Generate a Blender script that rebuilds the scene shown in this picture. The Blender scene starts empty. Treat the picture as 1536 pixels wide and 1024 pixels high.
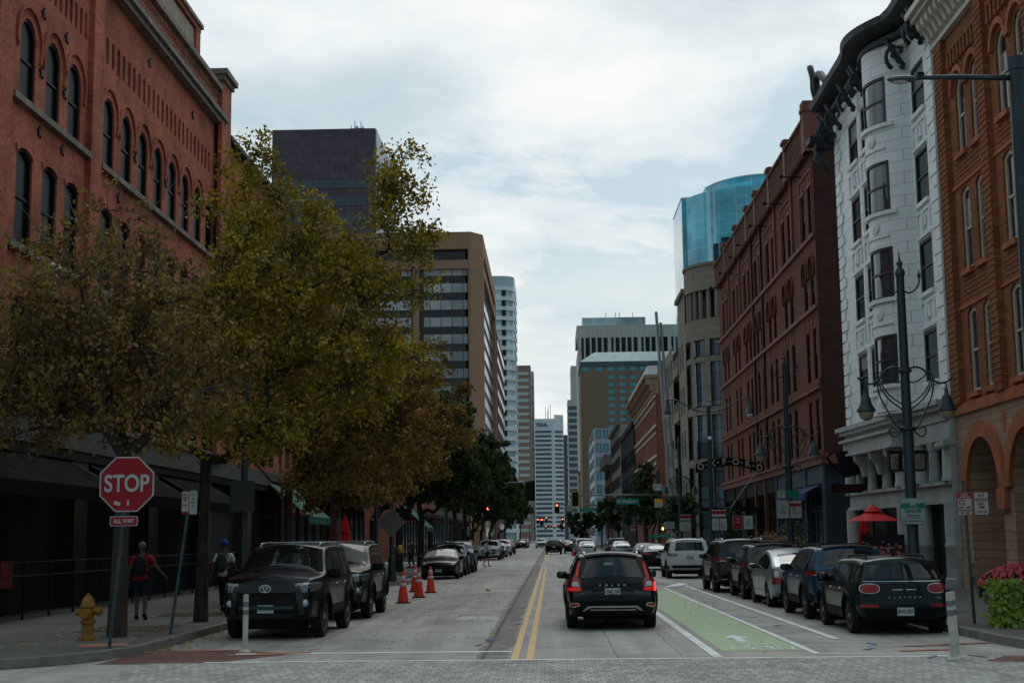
import bpy, bmesh, random
import numpy as np
from math import sin, cos, pi, sqrt, radians, atan2, hypot
from mathutils import Vector, Matrix
from mathutils.geometry import delaunay_2d_cdt
from mathutils.bvhtree import BVHTree

random.seed(7)
sc = bpy.context.scene
col = sc.collection

# ------------------------------------------------------------------ camera
cd = bpy.data.cameras.new('camera')
cam = bpy.data.objects.new('camera', cd)
col.objects.link(cam)
sc.camera = cam
cd.lens = 50.0
cd.sensor_width = 36.0
cd.clip_end = 6000.0
cd.clip_start = 0.2
_F = 2133.3
_dy = Vector((59, -294, -_F)).normalized()
_u = Vector((-.012, 1, 0)); _u.z = (59 * _u.x - 294 * _u.y) / _F
_dz = _u.normalized(); _dx = _dy.cross(_dz)
# columns of M are the world axes seen from the camera, so M^T is the camera's rotation
Mw = Matrix((_dx, _dy, _dz))
cam.matrix_world = Matrix.Translation((0, 0, 1.88)) @ Mw.to_4x4()

# ------------------------------------------------------------------ view, world, sun
sc.view_settings.view_transform = 'Standard'
sc.view_settings.look = 'None'
sc.view_settings.exposure = 0.36
sc.view_settings.gamma = 1.0
SUN_EL, SUN_AZ = radians(50), radians(12)      # azimuth clockwise from +Y
w = bpy.data.worlds.new('World'); sc.world = w; w.use_nodes = True
nt = w.node_tree; nt.nodes.clear()
def N(t, typ, **k):
    n = t.nodes.new(typ)
    for a, b in k.items():
        if a == 'i':
            for key, val in b.items(): n.inputs[key].default_value = val
        else: setattr(n, a, b)
    return n
def ramp(t, src, stops, interp='LINEAR'):
    r = t.nodes.new('ShaderNodeValToRGB'); cr = r.color_ramp; cr.interpolation = interp
    while len(cr.elements) < len(stops): cr.elements.new(.5)
    for e, (p, c) in zip(cr.elements, stops):
        e.position = p; e.color = (c, c, c, 1) if isinstance(c, (int, float)) else (*c, 1)
    t.links.new(src, r.inputs[0]); return r.outputs[0]
sky = N(nt, 'ShaderNodeTexSky', sky_type='NISHITA', sun_disc=False, sun_elevation=SUN_EL, sun_rotation=SUN_AZ)
sky.air_density = 1.3; sky.dust_density = 2.0
tc = N(nt, 'ShaderNodeTexCoord')
sep = N(nt, 'ShaderNodeSeparateXYZ'); nt.links.new(tc.outputs['Generated'], sep.inputs[0])
# clouds: project the view direction on a flat cloud deck so that they stretch toward the horizon
mz = N(nt, 'ShaderNodeMath', operation='MAXIMUM'); nt.links.new(sep.outputs[2], mz.inputs[0]); mz.inputs[1].default_value = 0.0
mza = N(nt, 'ShaderNodeMath', operation='ADD'); nt.links.new(mz.outputs[0], mza.inputs[0]); mza.inputs[1].default_value = 0.17
vs = N(nt, 'ShaderNodeVectorMath', operation='DIVIDE'); cmb = N(nt, 'ShaderNodeCombineXYZ')
for k in range(3): nt.links.new(mza.outputs[0], cmb.inputs[k])
nt.links.new(tc.outputs['Generated'], vs.inputs[0]); nt.links.new(cmb.outputs[0], vs.inputs[1])
mp = N(nt, 'ShaderNodeMapping'); nt.links.new(vs.outputs[0], mp.inputs[0])
mp.inputs['Location'].default_value = (1.85, 0.55, 0); mp.inputs['Scale'].default_value = (1.0, 1.0, 1.0)
n1 = N(nt, 'ShaderNodeTexNoise', noise_dimensions='3D', i={'Scale': 1.5, 'Detail': 10.0, 'Roughness': 0.6, 'Distortion': 0.35})
nt.links.new(mp.outputs[0], n1.inputs[0])
n2 = N(nt, 'ShaderNodeTexNoise', i={'Scale': 2.6, 'Detail': 7.0, 'Roughness': 0.55})
nt.links.new(mp.outputs[0], n2.inputs[0])
cov = ramp(nt, n1.outputs['Fac'], [(0.40, 0.0), (0.49, .75), (0.60, 1.0)])
hz = ramp(nt, sep.outputs[2], [(0.0, 1.0), (0.10, .85), (0.22, 0.2), (1.0, 0.0)])     # solid overcast low down
cm = N(nt, 'ShaderNodeMath', operation='MAXIMUM'); nt.links.new(cov, cm.inputs[0]); nt.links.new(hz, cm.inputs[1])
ccol = ramp(nt, n2.outputs['Fac'], [(0.32, (0.60, 0.70, 0.75)), (0.48, (0.80, 0.86, 0.89)), (0.62, (0.94, 0.95, 0.95))])
skm = N(nt, 'ShaderNodeVectorMath', operation='SCALE'); nt.links.new(sky.outputs[0], skm.inputs[0]); skm.inputs[3].default_value = 0.05
skb = N(nt, 'ShaderNodeVectorMath', operation='ADD'); nt.links.new(skm.outputs[0], skb.inputs[0]); skb.inputs[1].default_value = (0.12, 0.24, 0.28)
mx = N(nt, 'ShaderNodeMix', data_type='RGBA')
nt.links.new(cm.outputs[0], mx.inputs[0]); nt.links.new(skb.outputs[0], mx.inputs[6]); nt.links.new(ccol, mx.inputs[7])
# bright toward the hidden sun; the unseen sky behind is dimmed to shape light
dv1 = N(nt, 'ShaderNodeMath', operation='MULTIPLY_ADD'); nt.links.new(sep.outputs[1], dv1.inputs[0]); dv1.inputs[1].default_value = .55; nt.links.new(sep.outputs[2], dv1.inputs[2])
dens = ramp(nt, dv1.outputs[0], [(0.0, (.27, .31, .32)), (.40, (.72, .76, .76)), (.66, (.80, .80, .79))])
dm_ = N(nt, 'ShaderNodeVectorMath', operation='MULTIPLY'); nt.links.new(mx.outputs[2], dm_.inputs[0]); nt.links.new(dens, dm_.inputs[1])
bg = N(nt, 'ShaderNodeBackground', i={'Strength': 1.0}); nt.links.new(dm_.outputs[0], bg.inputs[0])
wo = N(nt, 'ShaderNodeOutputWorld'); nt.links.new(bg.outputs[0], wo.inputs[0])
sl = bpy.data.lights.new('sun', 'SUN'); so = bpy.data.objects.new('sun', sl); col.objects.link(so)
sl.energy = 0.5; sl.angle = radians(35); sl.color = (1.0, .97, .93)
_d = Vector((sin(SUN_AZ) * cos(SUN_EL), cos(SUN_AZ) * cos(SUN_EL), sin(SUN_EL)))
so.rotation_euler = _d.to_track_quat('Z', 'Y').to_euler(); so.location = (0, 0, 200)

# ------------------------------------------------------------------ materials
def mat(name, c, rough=.8, metal=0., spec=.3, var=0., vscale=2., bump=0., bscale=30., emit=None, es=1., coat=0., c2=None, streak=False):
    m = bpy.data.materials.get(name)
    if m: return m
    m = bpy.data.materials.new(name); m.use_nodes = True; t = m.node_tree
    b = t.nodes['Principled BSDF']
    b.inputs['Base Color'].default_value = (*c, 1); b.inputs['Roughness'].default_value = rough
    b.inputs['Metallic'].default_value = metal; b.inputs['Specular IOR Level'].default_value = spec
    b.inputs['Coat Weight'].default_value = coat; b.inputs['Coat Roughness'].default_value = .04
    if emit: b.inputs['Emission Color'].default_value = (*emit, 1); b.inputs['Emission Strength'].default_value = es
    if var or bump:
        tc = N(t, 'ShaderNodeTexCoord')
        src = tc.outputs['Object']
        if streak:
            mp = N(t, 'ShaderNodeMapping'); mp.inputs['Scale'].default_value = (1, 1, .22); t.links.new(src, mp.inputs[0]); src = mp.outputs[0]
    if var:
        n = N(t, 'ShaderNodeTexNoise', i={'Scale': vscale, 'Detail': 6.0, 'Roughness': .62}); t.links.new(src, n.inputs[0])
        a = tuple(max(0, x * (1 - var)) for x in c); z = tuple(min(1, x * (1 + var)) for x in (c2 or c))
        t.links.new(ramp(t, n.outputs['Fac'], [(.3, a), (.7, z)]), b.inputs['Base Color'])
        t.links.new(ramp(t, n.outputs['Fac'], [(.3, min(1, rough * 1.1)), (.7, rough * .85)]), b.inputs['Roughness'])
    if bump:
        n = N(t, 'ShaderNodeTexNoise', i={'Scale': bscale, 'Detail': 4.0}); t.links.new(tc.outputs['Object'], n.inputs[0])
        bp = N(t, 'ShaderNodeBump', i={'Strength': bump, 'Distance': .02}); t.links.new(n.outputs['Fac'], bp.inputs['Height'])
        t.links.new(bp.outputs[0], b.inputs['Normal'])
    return m

def masonry(name, c1, c2, mortar, bw, bh, ms=.012, plane='yz', rough=.9, stain=.35, sscale=.35, off=.5, bump=.5, spec=.2, grain=1.):
    m = bpy.data.materials.new(name); m.use_nodes = True; t = m.node_tree; b = t.nodes['Principled BSDF']
    tc = N(t, 'ShaderNodeTexCoord'); s = N(t, 'ShaderNodeSeparateXYZ'); t.links.new(tc.outputs['Object'], s.inputs[0])
    c = N(t, 'ShaderNodeCombineXYZ')
    if plane == 'yz': t.links.new(s.outputs[1], c.inputs[0]); t.links.new(s.outputs[2], c.inputs[1])
    elif plane == 'xy': t.links.new(s.outputs[0], c.inputs[0]); t.links.new(s.outputs[1], c.inputs[1])
    else:
        a = N(t, 'ShaderNodeMath', operation='ADD'); t.links.new(s.outputs[0], a.inputs[0]); t.links.new(s.outputs[1], a.inputs[1])
        t.links.new(a.outputs[0], c.inputs[0]); t.links.new(s.outputs[2], c.inputs[1])
    br = N(t, 'ShaderNodeTexBrick', offset=off, i={'Color1': (*c1, 1), 'Color2': (*c2, 1), 'Mortar': (*mortar, 1), 'Scale': 1.0, 'Mortar Size': ms, 'Brick Width': bw, 'Row Height': bh, 'Mortar Smooth': .3, 'Bias': 0.})
    t.links.new(c.outputs[0], br.inputs['Vector'])
    n = N(t, 'ShaderNodeTexNoise', i={'Scale': sscale, 'Detail': 9.0, 'Roughness': .68}); t.links.new(tc.outputs['Object'], n.inputs[0])
    f = ramp(t, n.outputs['Fac'], [(.28, 1 - stain), (.5, 1.), (.74, 1 + stain * .8)])
    mlt = N(t, 'ShaderNodeVectorMath', operation='MULTIPLY'); t.links.new(br.outputs[0], mlt.inputs[0]); t.links.new(f, mlt.inputs[1])
    last = mlt.outputs[0]
    n3 = N(t, 'ShaderNodeTexNoise', i={'Scale': 9., 'Detail': 3.0}); t.links.new(tc.outputs['Object'], n3.inputs[0])
    f3 = ramp(t, n3.outputs['Fac'], [(.3, 1 - .18 * grain), (.7, 1 + .15 * grain)])
    m3 = N(t, 'ShaderNodeVectorMath', operation='MULTIPLY'); t.links.new(last, m3.inputs[0]); t.links.new(f3, m3.inputs[1]); last = m3.outputs[0]
    t.links.new(last, b.inputs['Base Color']); b.inputs['Roughness'].default_value = rough; b.inputs['Specular IOR Level'].default_value = spec
    if bump:
        bp = N(t, 'ShaderNodeBump', i={'Strength': bump, 'Distance': .01}); bp.invert = True
        t.links.new(br.outputs['Fac'], bp.inputs['Height']); t.links.new(bp.outputs[0], b.inputs['Normal'])
    return m

def glass(name, c=(.012, .018, .022), rough=.06, spec=.6, wav=.15, var=None, pw=1.4, ph=3.3, ms=.06, mullion=(.05, .06, .07)):
    """opaque dark window glass that mirrors what is around it; with var: panes of slightly different tint and tilt"""
    m = bpy.data.materials.new(name); m.use_nodes = True; t = m.node_tree; b = t.nodes['Principled BSDF']
    b.inputs['Base Color'].default_value = (*c, 1); b.inputs['Roughness'].default_value = rough; b.inputs['Specular IOR Level'].default_value = spec
    tc = N(t, 'ShaderNodeTexCoord')
    n = N(t, 'ShaderNodeTexNoise', i={'Scale': 1.3, 'Detail': 1.0}); t.links.new(tc.outputs['Object'], n.inputs[0])
    bp = N(t, 'ShaderNodeBump', i={'Strength': wav, 'Distance': .05}); t.links.new(n.outputs['Fac'], bp.inputs['Height'])
    t.links.new(bp.outputs[0], b.inputs['Normal'])
    if var:
        s = N(t, 'ShaderNodeSeparateXYZ'); t.links.new(tc.outputs['Object'], s.inputs[0])
        a = N(t, 'ShaderNodeMath', operation='ADD'); t.links.new(s.outputs[0], a.inputs[0]); t.links.new(s.outputs[1], a.inputs[1])
        cc = N(t, 'ShaderNodeCombineXYZ'); t.links.new(a.outputs[0], cc.inputs[0]); t.links.new(s.outputs[2], cc.inputs[1])
        br = N(t, 'ShaderNodeTexBrick', offset=0., i={'Color1': (*c, 1), 'Color2': (*var, 1), 'Mortar': (*mullion, 1), 'Scale': 1., 'Mortar Size': ms, 'Brick Width': pw, 'Row Height': ph, 'Bias': 0.})
        t.links.new(cc.outputs[0], br.inputs['Vector'])
        n4 = N(t, 'ShaderNodeTexNoise', i={'Scale': .045, 'Detail': 3.}); t.links.new(tc.outputs['Object'], n4.inputs[0])
        mm = N(t, 'ShaderNodeVectorMath', operation='MULTIPLY'); t.links.new(br.outputs[0], mm.inputs[0]); t.links.new(ramp(t, n4.outputs['Fac'], [(.38, .55), (.62, 1.3)]), mm.inputs[1])
        t.links.new(mm.outputs[0], b.inputs['Base Color'])
    return m

M = {}
M['brickL'] = masonry('weathered_red_brick', (.43, .118, .06), (.30, .075, .04), (.28, .15, .11), .21, .075, .009, stain=.6, sscale=.5)
M['brickR'] = masonry('orange_brick', (.33, .118, .048), (.22, .075, .032), (.15, .07, .035), .24, .095, .010, stain=.3, bump=.6)
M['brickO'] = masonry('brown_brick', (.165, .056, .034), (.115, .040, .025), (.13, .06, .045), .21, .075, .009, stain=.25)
M['brickO2'] = masonry('shaded_side_brick', (.07, .03, .026), (.05, .022, .02), (.05, .03, .025), .21, .075, .009, plane='xz', stain=.3)  # darker copy of the hotel brick, carrying the side wall's shade
M['brickF'] = masonry('far_red_brick', (.27, .09, .055), (.21, .07, .045), (.2, .1, .08), .4, .12, .01, plane='x+y', stain=.2, bump=0)
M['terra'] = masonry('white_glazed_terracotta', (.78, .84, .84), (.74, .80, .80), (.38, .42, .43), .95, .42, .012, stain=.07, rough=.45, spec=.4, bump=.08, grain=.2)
M['terraB'] = mat('shaded_terracotta_base', (.38, .40, .39), .55, var=.2, vscale=1.5)  # white terracotta greyed: shade under the cornice is put into the colour
M['terraP'] = mat('pale_terracotta', (.76, .81, .81), .5, var=.12, vscale=1.2)
M['stone'] = masonry('buff_sandstone', (.40, .27, .18), (.33, .22, .15), (.22, .15, .1), .62, .27, .014, stain=.22, bump=.8)
M['stoneX'] = masonry('buff_sandstone_side', (.38, .26, .175), (.32, .22, .15), (.22, .15, .1), .62, .27, .014, plane='xz', stain=.22, bump=.8)
M['stoneR'] = mat('red_sandstone', (.36, .115, .045), .85, var=.25, vscale=2., bump=.3)
M['stoneG'] = mat('grey_weathered_stone', (.19, .165, .14), .9, var=.35, vscale=3, bump=.4)
M['stoneB'] = masonry('brown_ashlar', (.13, .10, .078), (.105, .08, .063), (.05, .04, .035), .5, .3, .02, stain=.3)
M['cream'] = mat('cream_painted_wood', (.50, .45, .38), .6, var=.12, vscale=2)
M['cornC'] = mat('cream_cornice_paint', (.56, .52, .46), .7, var=.15, vscale=2)
M['darktrim'] = mat('dark_window_frame_paint', (.035, .042, .048), .5)
M['brownred'] = mat('brown_red_trim', (.17, .062, .048), .7, var=.2)
M['black'] = mat('black_paint', (.009, .010, .011), .5, spec=.15)
M['dkmetal'] = mat('dark_blue_green_lamp_metal', (.018, .036, .045), .42, metal=.2, spec=.5, var=.15)
M['blk'] = mat('matt_black', (.008, .008, .009), .9)
M['cornD'] = mat('oxidised_dark_cornice', (.035, .042, .05), .6, var=.4, vscale=2.)
M['concF'] = masonry('grey_panel_cladding', (.085, .09, .092), (.075, .08, .082), (.05, .05, .05), 1.5, 1.2, .012, stain=.15)
M['win'] = glass('dark_window_glass', (.008, .012, .015), .1, .28)
M['winL'] = glass('unlit_window_glass', (.004, .006, .008), .25, .03)
M['winB'] = glass('sky_window_glass', (.03, .045, .06), .05, .8, .1)
M['blind'] = mat('drawn_window_blind', (.15, .15, .14), .25, spec=.5)
M['roofd'] = mat('dark_roof', (.06, .06, .06), .9)
M['awn'] = mat('black_awning_cloth', (.005, .005, .006), .9, var=.2, spec=.04)
M['awnG'] = mat('green_awning_cloth', (.008, .10, .065), .8, var=.15)
M['white'] = mat('white_paint', (.75, .76, .75), .5)
M['red'] = mat('red_cloth', (.62, .02, .015), .75, var=.12)

# ------------------------------------------------------------------ object helpers
ORG = {}
def tag(o, label=None, cat=None, group=None, kind=None):
    if label: o['label'] = label
    if cat: o['category'] = cat
    if group: o['group'] = group
    if kind: o['kind'] = kind
    return o
def thing(name, label, cat, loc=(0, 0, 0), rz=0., group=None):
    o = bpy.data.objects.new(name, None); col.objects.link(o)
    o.location = loc; o.rotation_euler = (0, 0, rz); o.empty_display_size = .3
    return tag(o, label, cat, group)
def link(name, me, parent=None, loc=None):
    o = bpy.data.objects.new(name, me); col.objects.link(o)
    if parent: o.parent = parent
    if loc: o.location = loc
    return o
def copy_tree(o, parent=None, label=None, loc=None, rz=None, group=None):
    c = o.copy(); col.objects.link(c)
    if parent: c.parent = parent
    if label: c['label'] = label
    if group: c['group'] = group
    if loc is not None: c.location = loc
    if rz is not None: c.rotation_euler = (0, 0, rz)
    for ch in list(o.children): copy_tree(ch, c)
    return c

def FR(X0, s):      # street facade of a building: u along the street, v up, w out toward the street
    return lambda u, v, w: (X0 - s * w, u, v)
def FF(Y0): return lambda u, v, w: (u, Y0 - w, v)

def outline(w, h, kind, n=9):
    """opening outline from its bottom centre, counter-clockwise"""
    a = w / 2
    if kind == 'r': return [(-a, 0), (a, 0), (a, h), (-a, h)]
    rise = a if kind == 'a' else .17 * w
    R = (a * a + rise * rise) / (2 * rise); cy = h - R; th = atan2(h - rise - cy, a)
    pts = [(-a, 0), (a, 0)]
    for k in range(n + 1):
        t = th + (pi - 2 * th) * k / n; pts.append((R * cos(t), cy + R * sin(t)))
    return pts

def cr(P, n=4):
    P = [Vector(p) for p in P]; Q = [P[0] * 2 - P[1]] + P + [P[-1] * 2 - P[-2]]; o = []
    for i in range(1, len(Q) - 2):
        a, b, c, d = Q[i - 1:i + 3]
        for k in range(n): t = k / n; o.append(.5 * ((2 * b) + (c - a) * t + (2 * a - 5 * b + 4 * c - d) * t * t + (3 * b - a - 3 * c + d) * t ** 3))
    return [tuple(p) for p in o + [P[-1]]]
class MB:
    def __init__(s, fr=None): s.v = []; s.f = []; s.fr = fr; s.sm = None
    def add(s, vs, fs):
        b = len(s.v); s.v += [s.fr(*p) if s.fr else tuple(p) for p in vs]; s.f += [tuple(i + b for i in f) for f in fs]; return s
    def box(s, a0, a1, b0, b1, c0, c1):
        return s.add([(x, y, z) for x in (a0, a1) for y in (b0, b1) for z in (c0, c1)], [(0, 1, 3, 2), (4, 6, 7, 5), (0, 4, 5, 1), (2, 3, 7, 6), (0, 2, 6, 4), (1, 5, 7, 3)])
    def quad(s, *p): return s.add(p, [tuple(range(len(p)))])
    def prism(s, poly, w0, w1, caps=True):
        n = len(poly); vs = [(p[0], p[1], w0) for p in poly] + [(p[0], p[1], w1) for p in poly]
        fs = [(i, (i + 1) % n, n + (i + 1) % n, n + i) for i in range(n)]
        if caps: fs += [tuple(range(n)), tuple(range(n, 2 * n))]
        return s.add(vs, fs)
    def ring(s, po, pi_, w0, w1):       # band between two outlines with as many points
        n = len(po); vs = [(p[0], p[1], w) for w in (w0, w1) for q in (po, pi_) for p in q]; fs = []
        for i in range(n):
            j = (i + 1) % n
            fs += [(2 * n + i, 2 * n + j, 3 * n + j, 3 * n + i), (i, j, 2 * n + j, 2 * n + i), (n + i, n + j, 3 * n + j, 3 * n + i)]
        return s.add(vs, fs)
    def arc(s, uc, vc, r0, r1, w0, w1, a0=0., a1=pi, n=12):
        vs = []; fs = []
        for k in range(n + 1):
            t = a0 + (a1 - a0) * k / n
            for r, w in ((r0, w0), (r1, w0), (r1, w1), (r0, w1)): vs.append((uc + r * cos(t), vc + r * sin(t), w))
        for k in range(n):
            for q in range(4): fs.append((4 * k + q, 4 * k + (q + 1) % 4, 4 * k + 4 + (q + 1) % 4, 4 * k + 4 + q))
        fs += [(0, 1, 2, 3), tuple(4 * n + q for q in range(4))]
        return s.add(vs, fs)
    def lathe(s, prof, c=(0, 0, 0), n=12, axis='z', a0=0., a1=2 * pi):
        vs = []; fs = []; full = abs(a1 - a0 - 2 * pi) < 1e-6; m = n if full else n + 1
        for k in range(m):
            t = a0 + (a1 - a0) * k / n
            for r, h in prof:
                p = (r * cos(t), r * sin(t), h)
                if axis == 'x': p = (h, p[0], p[1])
                if axis == 'y': p = (p[0], h, p[1])
                vs.append((p[0] + c[0], p[1] + c[1], p[2] + c[2]))
        q = len(prof)
        for k in range(n):
            k2 = (k + 1) % m
            for j in range(q - 1): fs.append((k * q + j, k2 * q + j, k2 * q + j + 1, k * q + j + 1))
        if full:
            fs += [tuple(k * q for k in range(m)), tuple(k * q + q - 1 for k in range(m))]
        return s.add(vs, fs)
    def tube(s, pts, r, n=6, cap=True):
        pts = [Vector(p) for p in pts]; rs = r if isinstance(r, (list, tuple)) else [r] * len(pts)
        d0 = (pts[1] - pts[0]).normalized(); up = Vector((0, 0, 1)) if abs(d0.z) < .9 else Vector((1, 0, 0))
        x = d0.cross(up).normalized(); vs = []; fs = []
        for i, p in enumerate(pts):
            d = (pts[min(i + 1, len(pts) - 1)] - pts[max(i - 1, 0)])
            if d.length < 1e-9: d = d0
            d.normalize(); x = (x - d * x.dot(d)); x = x.normalized() if x.length > 1e-6 else d.orthogonal().normalized(); y = d.cross(x)
            for k in range(n):
                t = 2 * pi * k / n; q = p + (x * cos(t) + y * sin(t)) * rs[i]; vs.append(tuple(q))
        for i in range(len(pts) - 1):
            for k in range(n): fs.append((i * n + k, i * n + (k + 1) % n, (i + 1) * n + (k + 1) % n, (i + 1) * n + k))
        if cap: fs += [tuple(range(n)), tuple((len(pts) - 1) * n + k for k in range(n))]
        return s.add(vs, fs)
    def ball(s, c, r, n=8, m=5, sc3=(1, 1, 1)):
        vs = [(c[0], c[1], c[2] + r * sc3[2])]; fs = []
        for i in range(1, m):
            for k in range(n):
                a = pi * i / m; t = 2 * pi * k / n
                vs.append((c[0] + r * sin(a) * cos(t) * sc3[0], c[1] + r * sin(a) * sin(t) * sc3[1], c[2] + r * cos(a) * sc3[2]))
        vs.append((c[0], c[1], c[2] - r * sc3[2]))
        for k in range(n):
            fs.append((0, 1 + k, 1 + (k + 1) % n)); e = 1 + (m - 2) * n; fs.append((len(vs) - 1, e + (k + 1) % n, e + k))
            for i in range(m - 2): b = 1 + i * n; fs.append((b + k, b + n + k, b + n + (k + 1) % n, b + (k + 1) % n))
        return s.add(vs, fs)
    def build(s, name, m, parent=None, smooth=False, world=True, label=None, recalc=True, ang=None):
        o0 = parent
        while o0 is not None and o0.parent is not None: o0 = o0.parent
        off = o0.location if (o0 is not None and world) else Vector((0, 0, 0))
        me = bpy.data.meshes.new(name)
        me.from_pydata([(a - off[0], b - off[1], c - off[2]) for a, b, c in s.v], [], s.f)
        if recalc:
            bm = bmesh.new(); bm.from_mesh(me); bmesh.ops.recalc_face_normals(bm, faces=bm.faces); bm.to_mesh(me); bm.free()
        if m is not None: me.materials.append(M[m] if isinstance(m, str) else m)
        if smooth:
            me.polygons.foreach_set('use_smooth', [True] * len(me.polygons))
            if ang: me.set_sharp_from_angle(angle=radians(ang))
        me.update()
        o = link(name, me, parent)
        if label: o['label'] = label
        return o

def wall(name, m, parent, fr, u0, u1, v0, v1, ops, t=.3, label=None):
    """a wall sheet with real openings and their reveals; ops = (uc, v0, w, h, kind)"""
    V = [(u0, v0), (u1, v0), (u1, v1), (u0, v1)]; E = [(0, 1), (1, 2), (2, 3), (3, 0)]
    polys = []
    for uc, vb, w_, h_, k in ops:
        pl = [(uc + a, vb + b) for a, b in outline(w_, h_, k)]; b0 = len(V); n = len(pl)
        V += pl; E += [(b0 + i, b0 + (i + 1) % n) for i in range(n)]; polys.append(pl)
    vo, eo, fo, *_ = delaunay_2d_cdt([Vector(p) for p in V], E, [], 0, 1e-5)
    mb = MB(fr)
    def inside(c):
        for pl in polys:
            if not (min(p[0] for p in pl) < c[0] < max(p[0] for p in pl)) or not (min(p[1] for p in pl) < c[1] < max(p[1] for p in pl)): continue
            r = False; j = len(pl) - 1
            for i in range(len(pl)):
                xi, yi = pl[i]; xj, yj = pl[j]
                if (yi > c[1]) != (yj > c[1]) and c[0] < (xj - xi) * (c[1] - yi) / (yj - yi) + xi: r = not r
                j = i
            if r: return True
        return False
    fs = [f for f in fo if not inside(sum((vo[i] for i in f), Vector((0, 0))) / len(f))]
    mb.add([(p[0], p[1], 0) for p in vo], fs)
    for pl in polys: mb.prism(pl, 0, -t, caps=False)
    return mb.build(name, m, parent, recalc=False, label=label)

WCACHE = {}; RW = random.Random(4)
def window(parent, fr, uc, vb, w_, h_, kind='r', fm='darktrim', pm='win', d=.22, bar=.06, mid=True, mun=0, name='window', side=0):
    """window = frame mesh with a pane as its child; meshes of one size are shared"""
    n0 = fr(0, 0, 0); eu = fr(1, 0, 0); ew = fr(0, 0, 1)
    key = (round(w_, 2), round(h_, 2), kind, fm, pm, tuple(round(a - b, 3) for a, b in zip(eu, n0)), tuple(round(a - b, 3) for a, b in zip(ew, n0)), d, bar, mid, mun)
    if key not in WCACHE:
        off = fr(0, 0, 0); g = lambda u, v, w: tuple(a - b for a, b in zip(fr(u, v, w), off))
        po = outline(w_, h_, kind); cx, cy = 0, h_ / 2
        pi_ = [((p[0]) * (w_ - 2 * bar) / w_, cy + (p[1] - cy) * (h_ - 2 * bar) / h_) for p in po]
        mb = MB(g).ring(po, pi_, -d - .02, -d + .05)
        if mid: mb.box(-w_ / 2 + bar, w_ / 2 - bar, h_ * .5 - .035, h_ * .5 + .035, -d - .01, -d + .03)
        for k in range(mun):
            u = -w_ / 2 + (k + 1) * w_ / (mun + 1); mb.box(u - .02, u + .02, bar, h_ - bar * 1.2, -d - .01, -d + .025)
        fo = mb.build(name, fm, None, world=False)
        pn = MB(g).prism(po, -d - .03, -d - .012); po_ = pn.build('pane', pm, fo, world=False)
        WCACHE[key] = (fo.data, po_.data); bpy.data.objects.remove(po_); bpy.data.objects.remove(fo)
    f_, p_ = WCACHE[key]
    off = parent.location; q = fr(uc, vb, 0)
    o = link(name, f_, parent, tuple(a - b for a, b in zip(q, off))); link('pane', p_, o)
    if mid and pm == 'win' and RW.random() < .38:
        hh = h_ * RW.choice((.28, .42, .5, .5)); k2 = key + (round(hh, 2),); top_ = h_ * (.93 if kind == 'r' else .86 if kind == 's' else .74)
        if k2 not in WCACHE:
            zr = fr(0, 0, 0); bl = MB(lambda u, v, w: tuple(a - b for a, b in zip(fr(u, v, w), zr))).box(-w_ / 2 + bar, w_ / 2 - bar, max(top_ - hh, h_ * .5 + .04 if hh > h_ * .45 else 0), top_, -d - .012, -d - .007).build('blind', 'blind', o, world=False)
            WCACHE[k2] = bl.data
        else: link('blind', WCACHE[k2], o)
    return o

def text_mesh(s, size, depth=.004, font_scale_x=1., bold=.0):
    c = bpy.data.curves.new('txt', 'FONT'); c.body = s; c.size = size; c.extrude = depth; c.align_x = 'CENTER'; c.align_y = 'CENTER'; c.offset = bold
    o = bpy.data.objects.new('txt', c); col.objects.link(o)
    me = bpy.data.meshes.new_from_object(o)
    bpy.data.objects.remove(o); me.transform(Matrix.Diagonal((font_scale_x, 1, 1, 1))); return me
def text(s, size, m, parent, mw, name='lettering', sx=1., bold=.0, depth=.004):
    """lettering whose plane is set by mw (a matrix in the parent's space)"""
    me = text_mesh(s, size, depth, sx, bold); me.transform(mw); me.materials.append(M[m] if isinstance(m, str) else m)
    return link(name, me, parent)
def TM(loc, face='-y', roll=0.):
    """text facing -y (toward the camera), +y, +x or -x"""
    R = {'-y': Matrix.Rotation(pi / 2, 4, 'X'), '+y': Matrix.Rotation(pi, 4, 'Z') @ Matrix.Rotation(pi / 2, 4, 'X'),
         '+x': Matrix.Rotation(pi / 2, 4, 'Z') @ Matrix.Rotation(pi / 2, 4, 'X'), '-x': Matrix.Rotation(-pi / 2, 4, 'Z') @ Matrix.Rotation(pi / 2, 4, 'X')}[face]
    return Matrix.Translation(loc) @ R @ Matrix.Rotation(roll, 4, 'Z')

# ================================================================== GROUND AND ROADS
def struct(name, mb, m, **k): return tag(mb.build(name, m, None, **k), kind='structure')

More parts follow.
